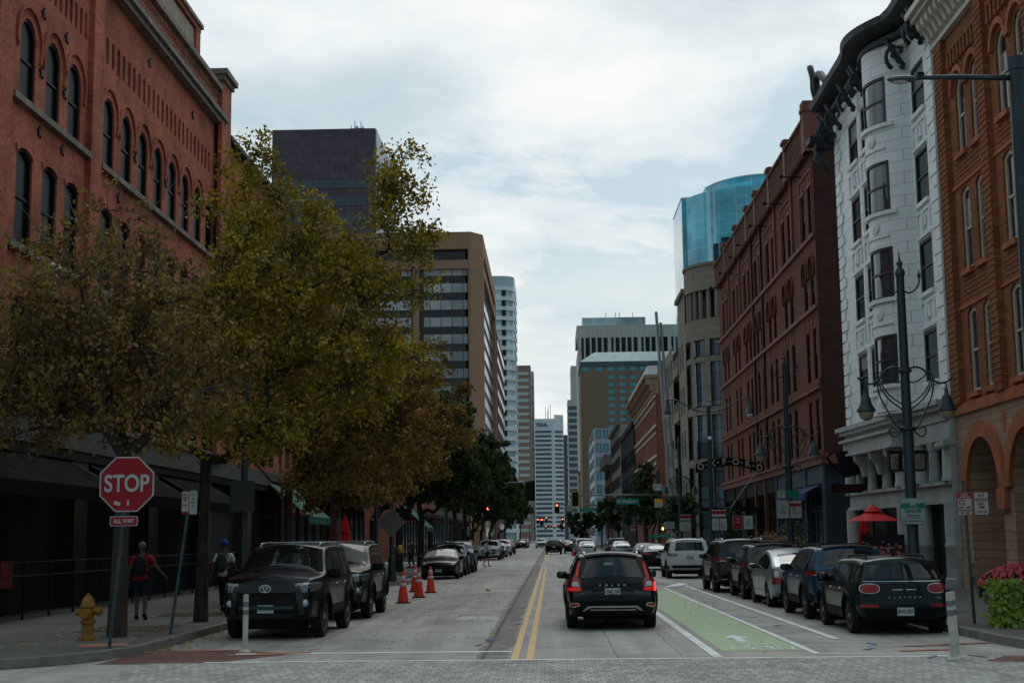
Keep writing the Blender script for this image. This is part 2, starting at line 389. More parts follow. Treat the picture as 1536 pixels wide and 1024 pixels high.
def road_material():
    m = bpy.data.materials.new('concrete_road'); m.use_nodes = True; t = m.node_tree; b = t.nodes['Principled BSDF']
    tc = N(t, 'ShaderNodeTexCoord'); O = tc.outputs['Object']; s = N(t, 'ShaderNodeSeparateXYZ'); t.links.new(O, s.inputs[0])
    def mth(op, a, bb, c=None):
        n = N(t, 'ShaderNodeMath', operation=op)
        for i, x in enumerate((a, bb, c)):
            if x is None: continue
            if isinstance(x, (int, float)): n.inputs[i].default_value = x
            else: t.links.new(x, n.inputs[i])
        return n.outputs[0]
    def noise(sc_, det=8., rough=.6, vec=None, scl=None):
        v = vec or O
        if scl: mp = N(t, 'ShaderNodeMapping'); mp.inputs['Scale'].default_value = scl; t.links.new(v, mp.inputs[0]); v = mp.outputs[0]
        n = N(t, 'ShaderNodeTexNoise', i={'Scale': sc_, 'Detail': det, 'Roughness': rough}); t.links.new(v, n.inputs[0]); return n.outputs['Fac']
    big = ramp(t, noise(.12), [(.3, .80), (.7, 1.16)])
    mid = ramp(t, noise(1.4, 6), [(.3, .84), (.7, 1.12)])
    fine = ramp(t, noise(45, 4, .7), [(.3, .84), (.7, 1.14)])
    strk = ramp(t, noise(1.1, 7, .6, scl=(1.6, .05, 1)), [(.35, .78), (.65, 1.1)])     # wear along the lanes
    blot = ramp(t, noise(.55, 5, .55, scl=(1, .45, 1)), [(.52, 1.), (.70, .66)])
    # slab joints: across every 4.6 m, along at the lane edges
    x, y = s.outputs[0], s.outputs[1]
    wob = mth('MULTIPLY', mth('SUBTRACT', noise(.9, 5), .5), .16)
    def line(v, at, hw):
        d = mth('ABSOLUTE', mth('SUBTRACT', mth('ADD', v, wob), at), 0)
        return mth('LESS_THAN', d, hw)
    fr_ = mth('ABSOLUTE', mth('SUBTRACT', mth('FRACT', mth('DIVIDE', mth('ADD', y, mth('MULTIPLY', wob, .5)), 4.6), 0), .5), 0)
    j = mth('LESS_THAN', fr_, .0045)
    for at in (-4.35, 1.02, 2.05, 5.35): j = mth('MAXIMUM', j, line(x, at, .014))
    jn = mth('MULTIPLY', j, ramp(t, noise(.7, 4), [(.35, .35), (.6, 1.)]))
    # the seam with rough grey patching left of the yellow lines
    d = mth('ABSOLUTE', mth('SUBTRACT', mth('ADD', x, mth('MULTIPLY', wob, 2.2)), -.98), 0)
    seam = mth('MULTIPLY', mth('LESS_THAN', d, .27), ramp(t, noise(3, 6, .7), [(.35, .35), (.6, 1.)]))
    core = mth('MULTIPLY', mth('LESS_THAN', mth('ABSOLUTE', mth('SUBTRACT', mth('ADD', x, wob), -1.12), 0), .035), 1.)
    base = N(t, 'ShaderNodeRGB'); base.outputs[0].default_value = (.35, .345, .318, 1)
    cur = base.outputs[0]
    for f in (big, mid, fine, strk, blot):
        v = N(t, 'ShaderNodeVectorMath', operation='MULTIPLY'); t.links.new(cur, v.inputs[0]); t.links.new(f, v.inputs[1]); cur = v.outputs[0]
    def over(fac, c):
        nonlocal cur
        q = N(t, 'ShaderNodeMix', data_type='RGBA'); t.links.new(fac, q.inputs[0]); t.links.new(cur, q.inputs[6]); q.inputs[7].default_value = (*c, 1); cur = q.outputs[2]
    over(mth('MULTIPLY', seam, .85), (.085, .072, .058)); over(mth('MULTIPLY', core, .8), (.03, .028, .026)); over(mth('MULTIPLY', jn, .8), (.045, .042, .04))
    # faint orange utility-marking dust
    dust = mth('MULTIPLY', ramp(t, noise(.5, 4), [(.6, 0.), (.7, 1.)]), .25); over(dust, (.26, .15, .11))
    t.links.new(cur, b.inputs['Base Color']); b.inputs['Roughness'].default_value = .78; b.inputs['Specular IOR Level'].default_value = .35
    bp = N(t, 'ShaderNodeBump', i={'Strength': .35, 'Distance': .01}); t.links.new(noise(60, 4), bp.inputs['Height']); t.links.new(bp.outputs[0], b.inputs['Normal'])
    return m
M['road'] = road_material()
def paint(name, c, wear=.5, under=(.2, .2, .185), ws=6.):
    m = bpy.data.materials.new(name); m.use_nodes = True; t = m.node_tree; b = t.nodes['Principled BSDF']
    tc = N(t, 'ShaderNodeTexCoord')
    n = N(t, 'ShaderNodeTexNoise', i={'Scale': ws, 'Detail': 9., 'Roughness': .75}); t.links.new(tc.outputs['Object'], n.inputs[0])
    n2 = N(t, 'ShaderNodeTexNoise', i={'Scale': 1.2, 'Detail': 4.}); t.links.new(tc.outputs['Object'], n2.inputs[0])
    a = N(t, 'ShaderNodeMath', operation='ADD'); t.links.new(n.outputs['Fac'], a.inputs[0]); t.links.new(n2.outputs['Fac'], a.inputs[1])
    hf = N(t, 'ShaderNodeMath', operation='MULTIPLY'); t.links.new(a.outputs[0], hf.inputs[0]); hf.inputs[1].default_value = .5
    f = ramp(t, hf.outputs[0], [(.46, .12), (.60, 1.)])
    dv = N(t, 'ShaderNodeMath', operation='MULTIPLY'); t.links.new(f, dv.inputs[0]); dv.inputs[1].default_value = wear
    q = N(t, 'ShaderNodeMix', data_type='RGBA'); t.links.new(dv.outputs[0], q.inputs[0]); q.inputs[6].default_value = (*c, 1); q.inputs[7].default_value = (*under, 1)
    t.links.new(q.outputs[2], b.inputs['Base Color']); b.inputs['Roughness'].default_value = .7
    return m
M['pw'] = paint('worn_white_road_paint', (.72, .78, .76), .4)
M['pw2'] = paint('faded_white_road_paint', (.62, .67, .65), .6, (.34, .34, .32)); M['pw3'] = paint('very_faded_marking', (.40, .42, .41), .8, (.32, .32, .3))
M['py'] = paint('worn_yellow_road_paint', (.68, .42, .13), .35, (.3, .27, .2))
M['pg'] = paint('green_cycle_lane_paint', (.31, .46, .25), .6, (.30, .36, .25), 2.5)
M['pb'] = paint('blue_utility_marking', (.03, .14, .30), .6, ws=9); M['po'] = paint('orange_utility_marking', (.42, .11, .04), .8, ws=9)
M['paver'] = masonry('crosswalk_pavers', (.40, .41, .39), (.27, .265, .25), (.17, .17, .165), .125, .25, .008, plane='xy', stain=.3, sscale=.8, off=.35, bump=.5)
M['paverR'] = masonry('red_brown_pavers', (.20, .10, .085), (.16, .085, .075), (.06, .05, .05), .3, .15, .01, plane='xy', stain=.3, bump=.6)
M['walk'] = masonry('sidewalk_concrete', (.125, .122, .114), (.112, .11, .103), (.05, .05, .045), 1.5, 1.5, .012, plane='xy', stain=.3, sscale=.6, off=0., bump=.4)
M['curb'] = mat('kerb_concrete', (.17, .165, .155), .85, var=.25, vscale=3, bump=.3)

g = MB().quad((-2500, -400, -.03), (2500, -400, -.03), (2500, 4000, -.03), (-2500, 4000, -.03)); struct('ground', g, mat('city_ground', (.12, .12, .11), .95, var=.2, vscale=.01))
r = MB().quad((-7.2, 22.6, 0), (7.75, 22.6, 0), (7.75, 1500, 0), (-7.2, 1500, 0)); struct('road', r, 'road')
r = MB().quad((-60, -30, -.006), (60, -30, -.006), (60, 24.6, -.006), (-60, 24.6, -.006)); struct('cross_road', r, 'road')
r = MB().quad((-90, 105.5, -.004), (-7.2, 105.5, -.004), (-7.2, 121, -.004), (-90, 121, -.004)).quad((7.75, 107.5, -.004), (90, 107.5, -.004), (90, 122, -.004), (7.75, 122, -.004)); struct('far_cross_road', r, 'road')
r = MB().box(-6.4, 6.9, 18.2, 22.62, -.1, .002); struct('paved_crosswalk', r, 'paver')
r = MB().quad((-7.15, 22.64, .003), (-5.35, 22.64, .003), (-4.35, 24.2, .003), (-5.4, 25.2, .003), (-7.1, 25.4, .003)); r.quad((6.35, 21.6, .003), (7.9, 20.9, .003), (10.5, 20.4, .003), (10.5, 22.2, .003), (6.9, 22.45, .003)); struct('brick_corner_band', r, 'paverR')

def sidewalk(name, poly, z=.14):
    top = MB().prism([(x, y) for x, y in poly], -.02, z); struct(name, top, 'walk')
def kerb(pts, wd=.16, z=.145):
    mb = MB(); P = [Vector(p) for p in pts]; L = []
    for i, p in enumerate(P):
        d = (P[min(i + 1, len(P) - 1)] - P[max(i - 1, 0)]).normalized(); n_ = Vector((d.y, -d.x)); L.append((p + n_ * .15, p - n_ * .02))
    for i in range(len(P) - 1):
        (a, b_), (c, d) = L[i], L[i + 1]
        mb.add([(a.x, a.y, 0), (a.x, a.y, z), (b_.x, b_.y, z), (c.x, c.y, 0), (c.x, c.y, z), (d.x, d.y, z)], [(0, 3, 4, 1), (1, 4, 5, 2)])
    a, b_ = L[0]; mb.add([(a.x, a.y, 0), (b_.x, b_.y, 0), (b_.x, b_.y, z), (a.x, a.y, z)], [(0, 1, 2, 3)])
    struct('kerb', mb, 'curb')
def arcp(cx, cy, r, a0, a1, n=7): return [(cx + r * cos(radians(a0 + (a1 - a0) * k / n)), cy + r * sin(radians(a0 + (a1 - a0) * k / n))) for k in range(n + 1)]
# near block, left: corner round at y = 23.6 (low, ramped), near block right
lc = [(-60, 21.0), (-11.5, 21.0)] + arcp(-10.9, 24.8, 3.75, -80, 0)
sidewalk('sidewalk', lc + [(-7.15, 58), (-6.6, 59.5), (-6.2, 60.5), (-6.2, 62.2), (-7.15, 64), (-7.15, 101)] + arcp(-10.2, 102, 3.05, 0, 90, 5) + [(-60, 105)])
kerb(list(reversed([(-60, 105)] + list(reversed([(-6.2, 62.2), (-7.15, 64), (-7.15, 101)] + arcp(-10.2, 102, 3.05, 0, 90, 5))) + [(-6.2, 60.5), (-6.6, 59.5), (-7.15, 58), (-7.15, 24.9)] + list(reversed(arcp(-10.9, 24.8, 3.75, -80, 0))) + [(-11.5, 21.0), (-60, 21)])))
rc = arcp(11.2, 24.8, 3.5, 180, 270)
sidewalk('sidewalk', [(7.7, 104)] + rc + [(60, 21.3), (60, 107)] + arcp(10.7, 104, 3., 90, 180, 5))
kerb([(60, 107)] + arcp(10.7, 104, 3., 90, 180, 5) + rc + [(60, 21.3)])
sidewalk('sidewalk', [(-60, 122)] + arcp(-10.2, 125, 3.05, -90, 0, 5) + [(-7.15, 900), (-60, 900)]); kerb([(-60, 122)] + arcp(-10.2, 125, 3.05, -90, 0, 5) + [(-7.15, 900)])
sidewalk('sidewalk', arcp(10.7, 126, 3., 180, 270, 5) + [(60, 123), (60, 900), (7.7, 900)]); kerb([(7.7, 900)] + arcp(10.7, 126, 3., 180, 270, 5) + [(60, 123)])
# tree grates / soil pits
s = MB()
for y in (29.2, 34.6, 44.5, 55): s.box(-9.5, -7.75, y - .8, y + 1.1, .1, .145)
struct('tree_pit_soil', s, mat('dry_soil', (.06, .045, .03), .95, var=.4, vscale=8, bump=.6))
# markings
def mark(name, m, *polys, z=.004, kind='structure'):
    mb = MB()
    for p in polys: mb.quad(*[(x, y, z) for x, y in p])
    return tag(mb.build(name, m, None), kind=kind)
def strip(x0, y0, x1, y1, wd):
    d = Vector((x1 - x0, y1 - y0)).normalized(); n = Vector((-d.y, d.x)) * wd / 2
    return [(x0 - n.x, y0 - n.y), (x1 - n.x, y1 - n.y), (x1 + n.x, y1 + n.y), (x0 + n.x, y0 + n.y)]
yl = []
for a, b_ in ((22.75, 96), (127, 240), (262, 400)):
    for x in (-.61, -.37): yl.append(strip(x, a, x, b_, .115))
mark('yellow_centre_line', 'py', *yl)
mark('white_stop_line', 'pw', strip(-5.35, 24.35, -.68, 24.35, .2))
mark('white_crosswalk_line', 'pw', strip(-5.5, 22.72, 6.5, 22.60, .13), strip(-7, 103.5, 7.5, 104.5, .5), strip(-7, 124, 7.5, 124.5, .5))
mark('green_cycle_lane', 'pg', [(2.78, 24.0), (4.1, 24.0), (4.08, 50.5), (2.85, 50.5)])
mark('white_lane_line', 'pw', strip(2.58, 22.75, 2.6, 96, .16), strip(4.2, 23.2, 4.12, 53, .13), strip(5.13, 26.4, 5.1, 56, .14), strip(4.1, 58, 3.9, 96, .1), z=.008)
ck = []
for y in (23.3, 25.05, 27.1, 31.0, 35.4, 39.8, 44.2, 48.6): ck.append(strip(4.28, y, 5.06 if y > 26 else 6.4, y - .25, .11))
ck.append(strip(5.2, 26.4, 6.9, 26.1, .09))
mark('white_buffer_line', 'pw2', *ck)
mark('faded_white_marking', 'pw3', [(-2.3, 33.8), (-1.35, 33.6), (-1.3, 35.2), (-2.25, 35.4)], [(-2.2, 52.5), (-1.3, 52.4), (-1.3, 53.4), (-2.2, 53.4)])
# cycle symbol and arrow
def ringp(cx, cy, rx, ry, t, n=14):
    o = []
    for k in range(n):
        a, b_ = 2 * pi * k / n, 2 * pi * (k + 1) / n
        o.append([(cx + rx * cos(a), cy + ry * sin(a)), (cx + rx * cos(b_), cy + ry * sin(b_)), (cx + (rx - t) * cos(b_), cy + (ry - t) * sin(b_)), (cx + (rx - t) * cos(a), cy + (ry - t) * sin(a))])
    return o
cy_ = ringp(3.2, 24.55, .21, .38, .05) + ringp(3.85, 24.5, .21, .38, .05)
for a in (strip(3.2, 24.55, 3.42, 25.2, .05), strip(3.42, 25.2, 3.78, 25.2, .05), strip(3.42, 25.15, 3.56, 24.55, .05), strip(3.56, 24.55, 3.78, 25.2, .05), strip(3.85, 24.5, 3.7, 25.5, .05), strip(3.6, 25.55, 3.78, 25.5, .06), strip(3.2, 24.55, 3.56, 24.55, .04)): cy_.append(a)
cy_ += [strip(3.4, 25.95, 3.4, 26.9, .16), [(3.15, 26.9), (3.65, 26.9), (3.4, 27.7)]]
mark('white_cycle_symbol', 'pw', *cy_, z=.008)
bl = []; orr = []
random.seed(5)
for x, y in ((-1.35, 25.6), (-1.25, 27.1), (-1.2, 26.8), (-.95, 33.6), (-.8, 31.8), (4.6, 30.3), (4.75, 33.5), (5.5, 24.9), (5.1, 23.9), (-.85, 39), (5.7, 22.2), (6.6, 22.3)):
    a = random.uniform(-.9, .9); bl.append(strip(x, y, x + .3 * sin(a), y + .5 * cos(a), .09))
for x, y in ((5.6, 23.6), (5.9, 24.6), (6.6, 24.9), (-5.4, 24.0), (-5.0, 24.3), (-6.5, 24.9)):
    orr.append(strip(x, y, x + .9, y + .2, .22))
mark('blue_utility_mark', 'pb', *bl, z=.012); mark('orange_utility_mark', 'po', *orr, z=.012)
mark('orange_utility_mark', 'po', strip(-8.1, 24.6, -7.35, 24.9, .8), strip(9.2, 24.6, 10.2, 24.9, .3), strip(-9.3, 25, -9.0, 25.1, .2), z=.148)
# fallen leaves along the left kerb and over the lane
mb = MB(); random.seed(11)
for _ in range(2300):
    q = random.random()
    if q < .45: x, y, z = -7.1 + abs(random.gauss(0, .22)), random.uniform(24.5, 60), .006
    elif q < .7: x, y, z = random.uniform(-9.8, -7.4), random.uniform(24, 60), .15
    elif q < .92: x, y, z = random.uniform(-6.9, -1.2), random.uniform(24.8, 70), .006
    else: x, y, z = random.uniform(3, 7.6), random.uniform(23, 60), .016
    a = random.uniform(0, 2 * pi); r_ = random.uniform(.025, .06); k = random.uniform(0, .02)
    mb.quad((x + r_ * cos(a), y + r_ * sin(a), z + k), (x - r_ * .6 * sin(a), y + r_ * .6 * cos(a), z), (x - r_ * cos(a), y - r_ * sin(a), z + .01), (x + r_ * .6 * sin(a), y - r_ * .6 * cos(a), z + .012))
tag(mb.build('fallen_leaves', mat('dry_yellow_leaves', (.24, .15, .04), .9, var=.5, vscale=3, c2=(.3, .24, .06)), None), kind='stuff')

# ================================================================== BUILDINGS
def part(name, mb, m, parent, **k): return mb.build(name, m, parent, **k)

# ---------------------------------------------------------------- red brick warehouse, left
def left_building():
    B = thing('brick_warehouse', 'long weathered red brick warehouse with arched top windows and slotted brickwork, on the left', 'building', (-13.2, 28, 0))
    f = FR(-13.2, -1)
    ys = [29.35, 31.15, 32.95 - .05]
    g1 = [29.3, 31.1, 34.75, 36.58, 38.3]; g2 = [41.42 + 1.815 * k for k in range(8)]
    ops = []
    for y in g1 + g2: ops += [(y, 13.0, 1.08, 2.22, 'a'), (y, 9.27, 1.12, 2.53, 's'), (y, 5.32, 1.12, 2.72, 's')]
    for y in (57.6, 59.5, 61.4, 63.3, 65.2, 67.1): ops += [(y, 12.6, 1.05, 2.3, 's'), (y, 9.0, 1.05, 2.5, 's'), (y, 5.3, 1.05, 2.6, 's')]
    sl = []; y = 41.1
    while y < 54: sl.append((y, 16.22, .25, .82, 'a')); y += .56
    y = 29.0
    while y < 39.2:
        if not 32.2 < y < 33.7: sl.append((y, 16.27, .2, .78, 'a'))
        y += .42
    wall('wall', 'brickL', B, f, 28, 69, 5.05, 18.45, ops + sl, .38)
    for o in ops: window(B, f, *o, d=.1, bar=.08, fm='black', pm='winL')
    b = MB(f)     # end wall facing the crossing street, roof, mass
    b.box(28, 69, 0, 18.3, -20, -.42); part('building_mass', b, 'blk', B)
    part('side_wall', MB().box(-33, -13.2, 27.98, 28.0, 0, 18.5), 'brickL', B)
    for yc in (33.0, 39.95): part('pilaster', MB(f).box(yc - .55, yc + .4, 5.05, 18.4, .005, .16), 'brickL', B)
    for y in g1 + g2:
        part('arch_moulding', MB(f).arc(y, 14.68, .80, .90, 0.003, .07, -.5, pi + .5, 16), 'brickL', B)
        for zt in (11.8, 8.04): part('lintel', MB(f).arc(y, zt - 1.0, 1.0, 1.18, .003, .03, radians(56), radians(124), 5), 'brickL', B)
    for z0 in (12.83, 9.1, 5.15):
        for a, c in ((28, 32.6), (33.6, 39.4), (40.5, 56)):
            part('sill', MB(f).box(a, c, z0, z0 + .17, .003, .16), 'stoneG', B)
    # iron star anchors
    for (y, z) in [(33.9 + 1.79 * k, 15.75 - .02 * k) for k in range(0, 3)] + [(35.65, 14.1), (37.45, 14.1), (35.65, 12.5), (37.4, 12.5), (40.55, 14.6), (44.15, 14.1), (47.8, 14.2), (45.5, 17.75), (51.3, 17.7), (42.5, 12.4)]:
        pts = [((.17 if k % 2 == 0 else .07) * cos(pi / 2 + k * pi / 5) + y, (.17 if k % 2 == 0 else .07) * sin(pi / 2 + k * pi / 5) + z) for k in range(10)]
        part('anchor_star', MB(f).prism(pts, .0, .05), 'black', B)
    # cornice
    c = MB(f); c.box(28, 55.55, 18.42, 18.62, -.4, .30).box(28, 55.5, 18.62, 18.82, -.4, .42); part('cornice', c, 'stoneG', B)
    c = MB(f); c.box(28, 54.7, 18.82, 19.72, -.4, .16); part('parapet', c, 'brickL', B)
    c = MB(f); y = 34
    while y < 54.6:
        for z0 in (18.98, 19.32): c.box(y, y + .11, z0, z0 + .22, .16, .168)
        y += .27
    part('parapet_hole_shade', c, 'blk', B)  # flat black marks imitate shaded holes; the parapet is not cut
    c = MB(f); c.box(28, 54.7, 19.72, 19.93, -.4, .34); part('cornice', c, 'stoneG', B)
    c = MB(f); c.box(28, 51.45, 19.93, 21.1, -.4, .1).box(28, 51.5, 20.95, 21.12, -.4, .22).box(50.85, 51.5, 19.93, 21.0, -.4, .2); part('raised_parapet', c, 'brickL', B)
    part('painted_panel', MB(f).box(36, 50.8, 20.0, 20.86, .1, .125), mat('faded_beige_panel', (.30, .25, .19), .8, var=.15), B)
    part('coping', MB(f).box(28, 51.6, 21.12, 21.28, -.45, .3), 'stoneG', B)
    c = MB(f); c.box(54.7, 56.3, 5.05, 20.2, .165, .32); c.box(54.7, 56.3, 18.4, 20.2, -.5, .165); part('end_pier', c, 'brickL', B)
    c = MB(f); c.box(54.6, 56.4, 20.2, 20.4, -.6, .42).box(54.5, 56.5, 20.4, 20.62, -.6, .55); part('pier_cap', c, 'stoneG', B)
    c = MB(f); c.box(56.4, 69, 18.2, 18.4, -.4, .35); part('cornice', c, 'roofd', B)
    # ground floor: cladding band, dark recess, stone pilasters
    part('cladding_band', MB(f).box(28, 69, 4.42, 5.05, -.4, .12), 'concF', B)
    part('soffit', MB(f).box(28, 69, 4.15, 4.42, -1.4, .08), 'black', B)
    for y in (30.2, 35.0, 39.75, 47.1, 54.6, 62, 68.3):
        part('stone_pilaster', MB(f).box(y - .55, y + .55, .14, 4.15, -.9, .05), masonryS, B)
    for y0, y1 in ((30.8, 34.4), (35.6, 39.1), (40.4, 46.5), (47.7, 54), (55.2, 61.4), (62.6, 67.7)):
        n = max(2, int((y1 - y0) / 1.5)); dd = (y1 - y0) / n
        for k in range(n): window(B, f, y0 + dd * (k + .5), .7, dd - .08, 3.4, 'r', 'black', 'winL', d=.85, bar=.07, mid=False, name='shop_window')
    return B
masonryS = masonry('dark_stone_pilaster', (.045, .036, .026), (.036, .029, .021), (.03, .025, .02), .55, .3, .018, stain=.3)
M['masS'] = masonryS
left_building()

# awnings on the left building, lantern, lit soffit lamps
def awning(y0, y1, zt, zb, proj, m, label, parent=None, X=-13.2, s=-1):
    f = FR(X, s); A = thing('awning', label, 'awning', (X, y0, zb))
    c = MB(f); c.add([(y0, zt, .02), (y1, zt, .02), (y1, zb, proj), (y0, zb, proj), (y0, zt - .05, .02), (y1, zt - .05, .02), (y1, zb - .05, proj), (y0, zb - .05, proj)], [(0, 1, 2, 3), (4, 5, 6, 7), (0, 3, 7, 4), (1, 2, 6, 5)])
    c.build('canopy_cloth', m, A)
    v = MB(f); v.box(y0, y1, zb - .35, zb, proj - .02, proj); v.build('valance', m, A)
    e = MB(f)
    for y in (y0 + .02, y1 - .02): e.tube([(y, zt, .02), (y, zb, proj), (y, zb, 0.02)], .025, 5)
    e.build('frame', 'darktrim', A)
    return A
awning(29.5, 38.9, 4.1, 3.3, 1.5, 'awn', 'wide black cloth awning with pale edge behind the stop sign, nearest on the brick warehouse')
awning(40.5, 46.3, 4.1, 3.25, 1.5, 'awn', 'black cloth awning behind the tree trunks, second along the brick warehouse')
awning(47.9, 54, 4.1, 3.25, 1.5, 'awn', 'black cloth awning half hidden by the parked black SUVs, third along the brick warehouse')
awning(66, 72.5, 4.6, 3.0, 2.0, 'awnG', 'green sloped awning behind the thin pale tree trunk')
awning(124.5, 132, 5.0, 2.9, 2.4, 'awnG', 'green awning past the left cross street, beside the diamond sign back')
for k, y in enumerate((31.4, 41.6, 48.8)):
    T = thing('soffit_light_box', ('pale blue light box under the awning at the far left edge', 'pale blue light box just right of the STOP sign', 'pale blue light box farther along under the awnings')[k], 'light box', (-13.1, y, 3.1), 0, 'light boxes under the awnings')
    MB().box(-13.15, -13.05, y, y + 1.5, 3.12, 3.34).build('lit_panel', mat('dim_blue_light_box', (.2, .3, .35), .4, emit=(.35, .6, .75), es=.05), T); MB().box(-13.18, -13.04, y - .03, y + 1.53, 3.34, 3.38).build('frame', 'black', T)
L = thing('wall_lantern', 'small white capped wall lantern on the brick warehouse between the window rows', 'wall lamp', (-13.0, 36.0, 8.4))
MB().tube([(-13.2, 36, 8.5), (-12.85, 36, 8.4), (-12.8, 36, 8.55)], .03).build('bracket', 'black', L)
MB().lathe([(.0, 8.5), (.09, 8.55), (.12, 8.9), (.0, 8.92)], (-12.8, 36, 0), 8).build('lamp_glass', mat('frosted_lamp_glass', (.7, .75, .78), .3), L)
MB().lathe([(.26, 8.9), (.22, 9.0), (.08, 9.08), (0, 9.1)], (-12.8, 36, 0), 10).build('lamp_cap', 'white', L)

# ---------------------------------------------------------------- Left: buildings after the warehouse (behind the trees)
def plain_block(name, label, x0, x1, y0, y1, h, m, floors, wn, wz=1.7, ww=1.1, fm='darktrim', pm='win', corn='stoneG', face='L', base='black'):
    B = thing(name, label, 'building', ((x0 + x1) / 2, y0, 0)); side = face == 'L'
    X = x1 if side else x0; s = -1 if side else 1; f = FR(X, s)
    ops = []; dy = (y1 - y0) / wn; fh = (h - 5.4) / floors
    for k in range(wn):
        for j in range(floors): ops.append((y0 + dy * (k + .5), 5.2 + fh * j + .35, ww, wz, 's'))
    wall('wall', m, B, f, y0, y1, 4.6, h, ops, .3)
    for o in ops: window(B, f, *o, fm=fm, pm=pm)
    MB(f).box(y0 + .01, y1 - .01, 0, h - .2, -(x1 - x0) + .02, -.34).build('building_mass', m, B)
    g_ = FF(y0); wall('front_wall', m, B, g_, x0, x1, 0, h, [], .3)
    MB(f).box(y0, y1, h, h + .5, -.4, .5).build('cornice', corn, B)
    MB(f).box(y0, y1, 4.2, 4.6, -.3, .12).build('shop_fascia', base, B)
    n = max(2, int((y1 - y0) / 2.6)); d = (y1 - y0) / n
    for k in range(n): window(B, f, y0 + d * (k + .5), .5, d - .35, 3.6, 'r', 'black', 'win', d=.3, mid=False, name='shop_window')
    return B
plain_block('brick_building', 'dark brick building behind the trees past the warehouse, with green awnings', -33, -13.4, 69.2, 88, 13, 'brickF', 3, 9)
plain_block('brick_building', 'dark corner building behind the trees just before the left cross street', -33, -13.3, 88.2, 104, 10, 'brickO', 2, 8)
plain_block('brick_building', 'low brick building behind the trees just past the left cross street', -33, -13.2, 124, 160, 12, 'brickF', 3, 12)
plain_block('brick_building', 'low stone building behind the trees before the brown office block', -33, -13.2, 160.2, 230, 10, 'stoneB', 2, 20)

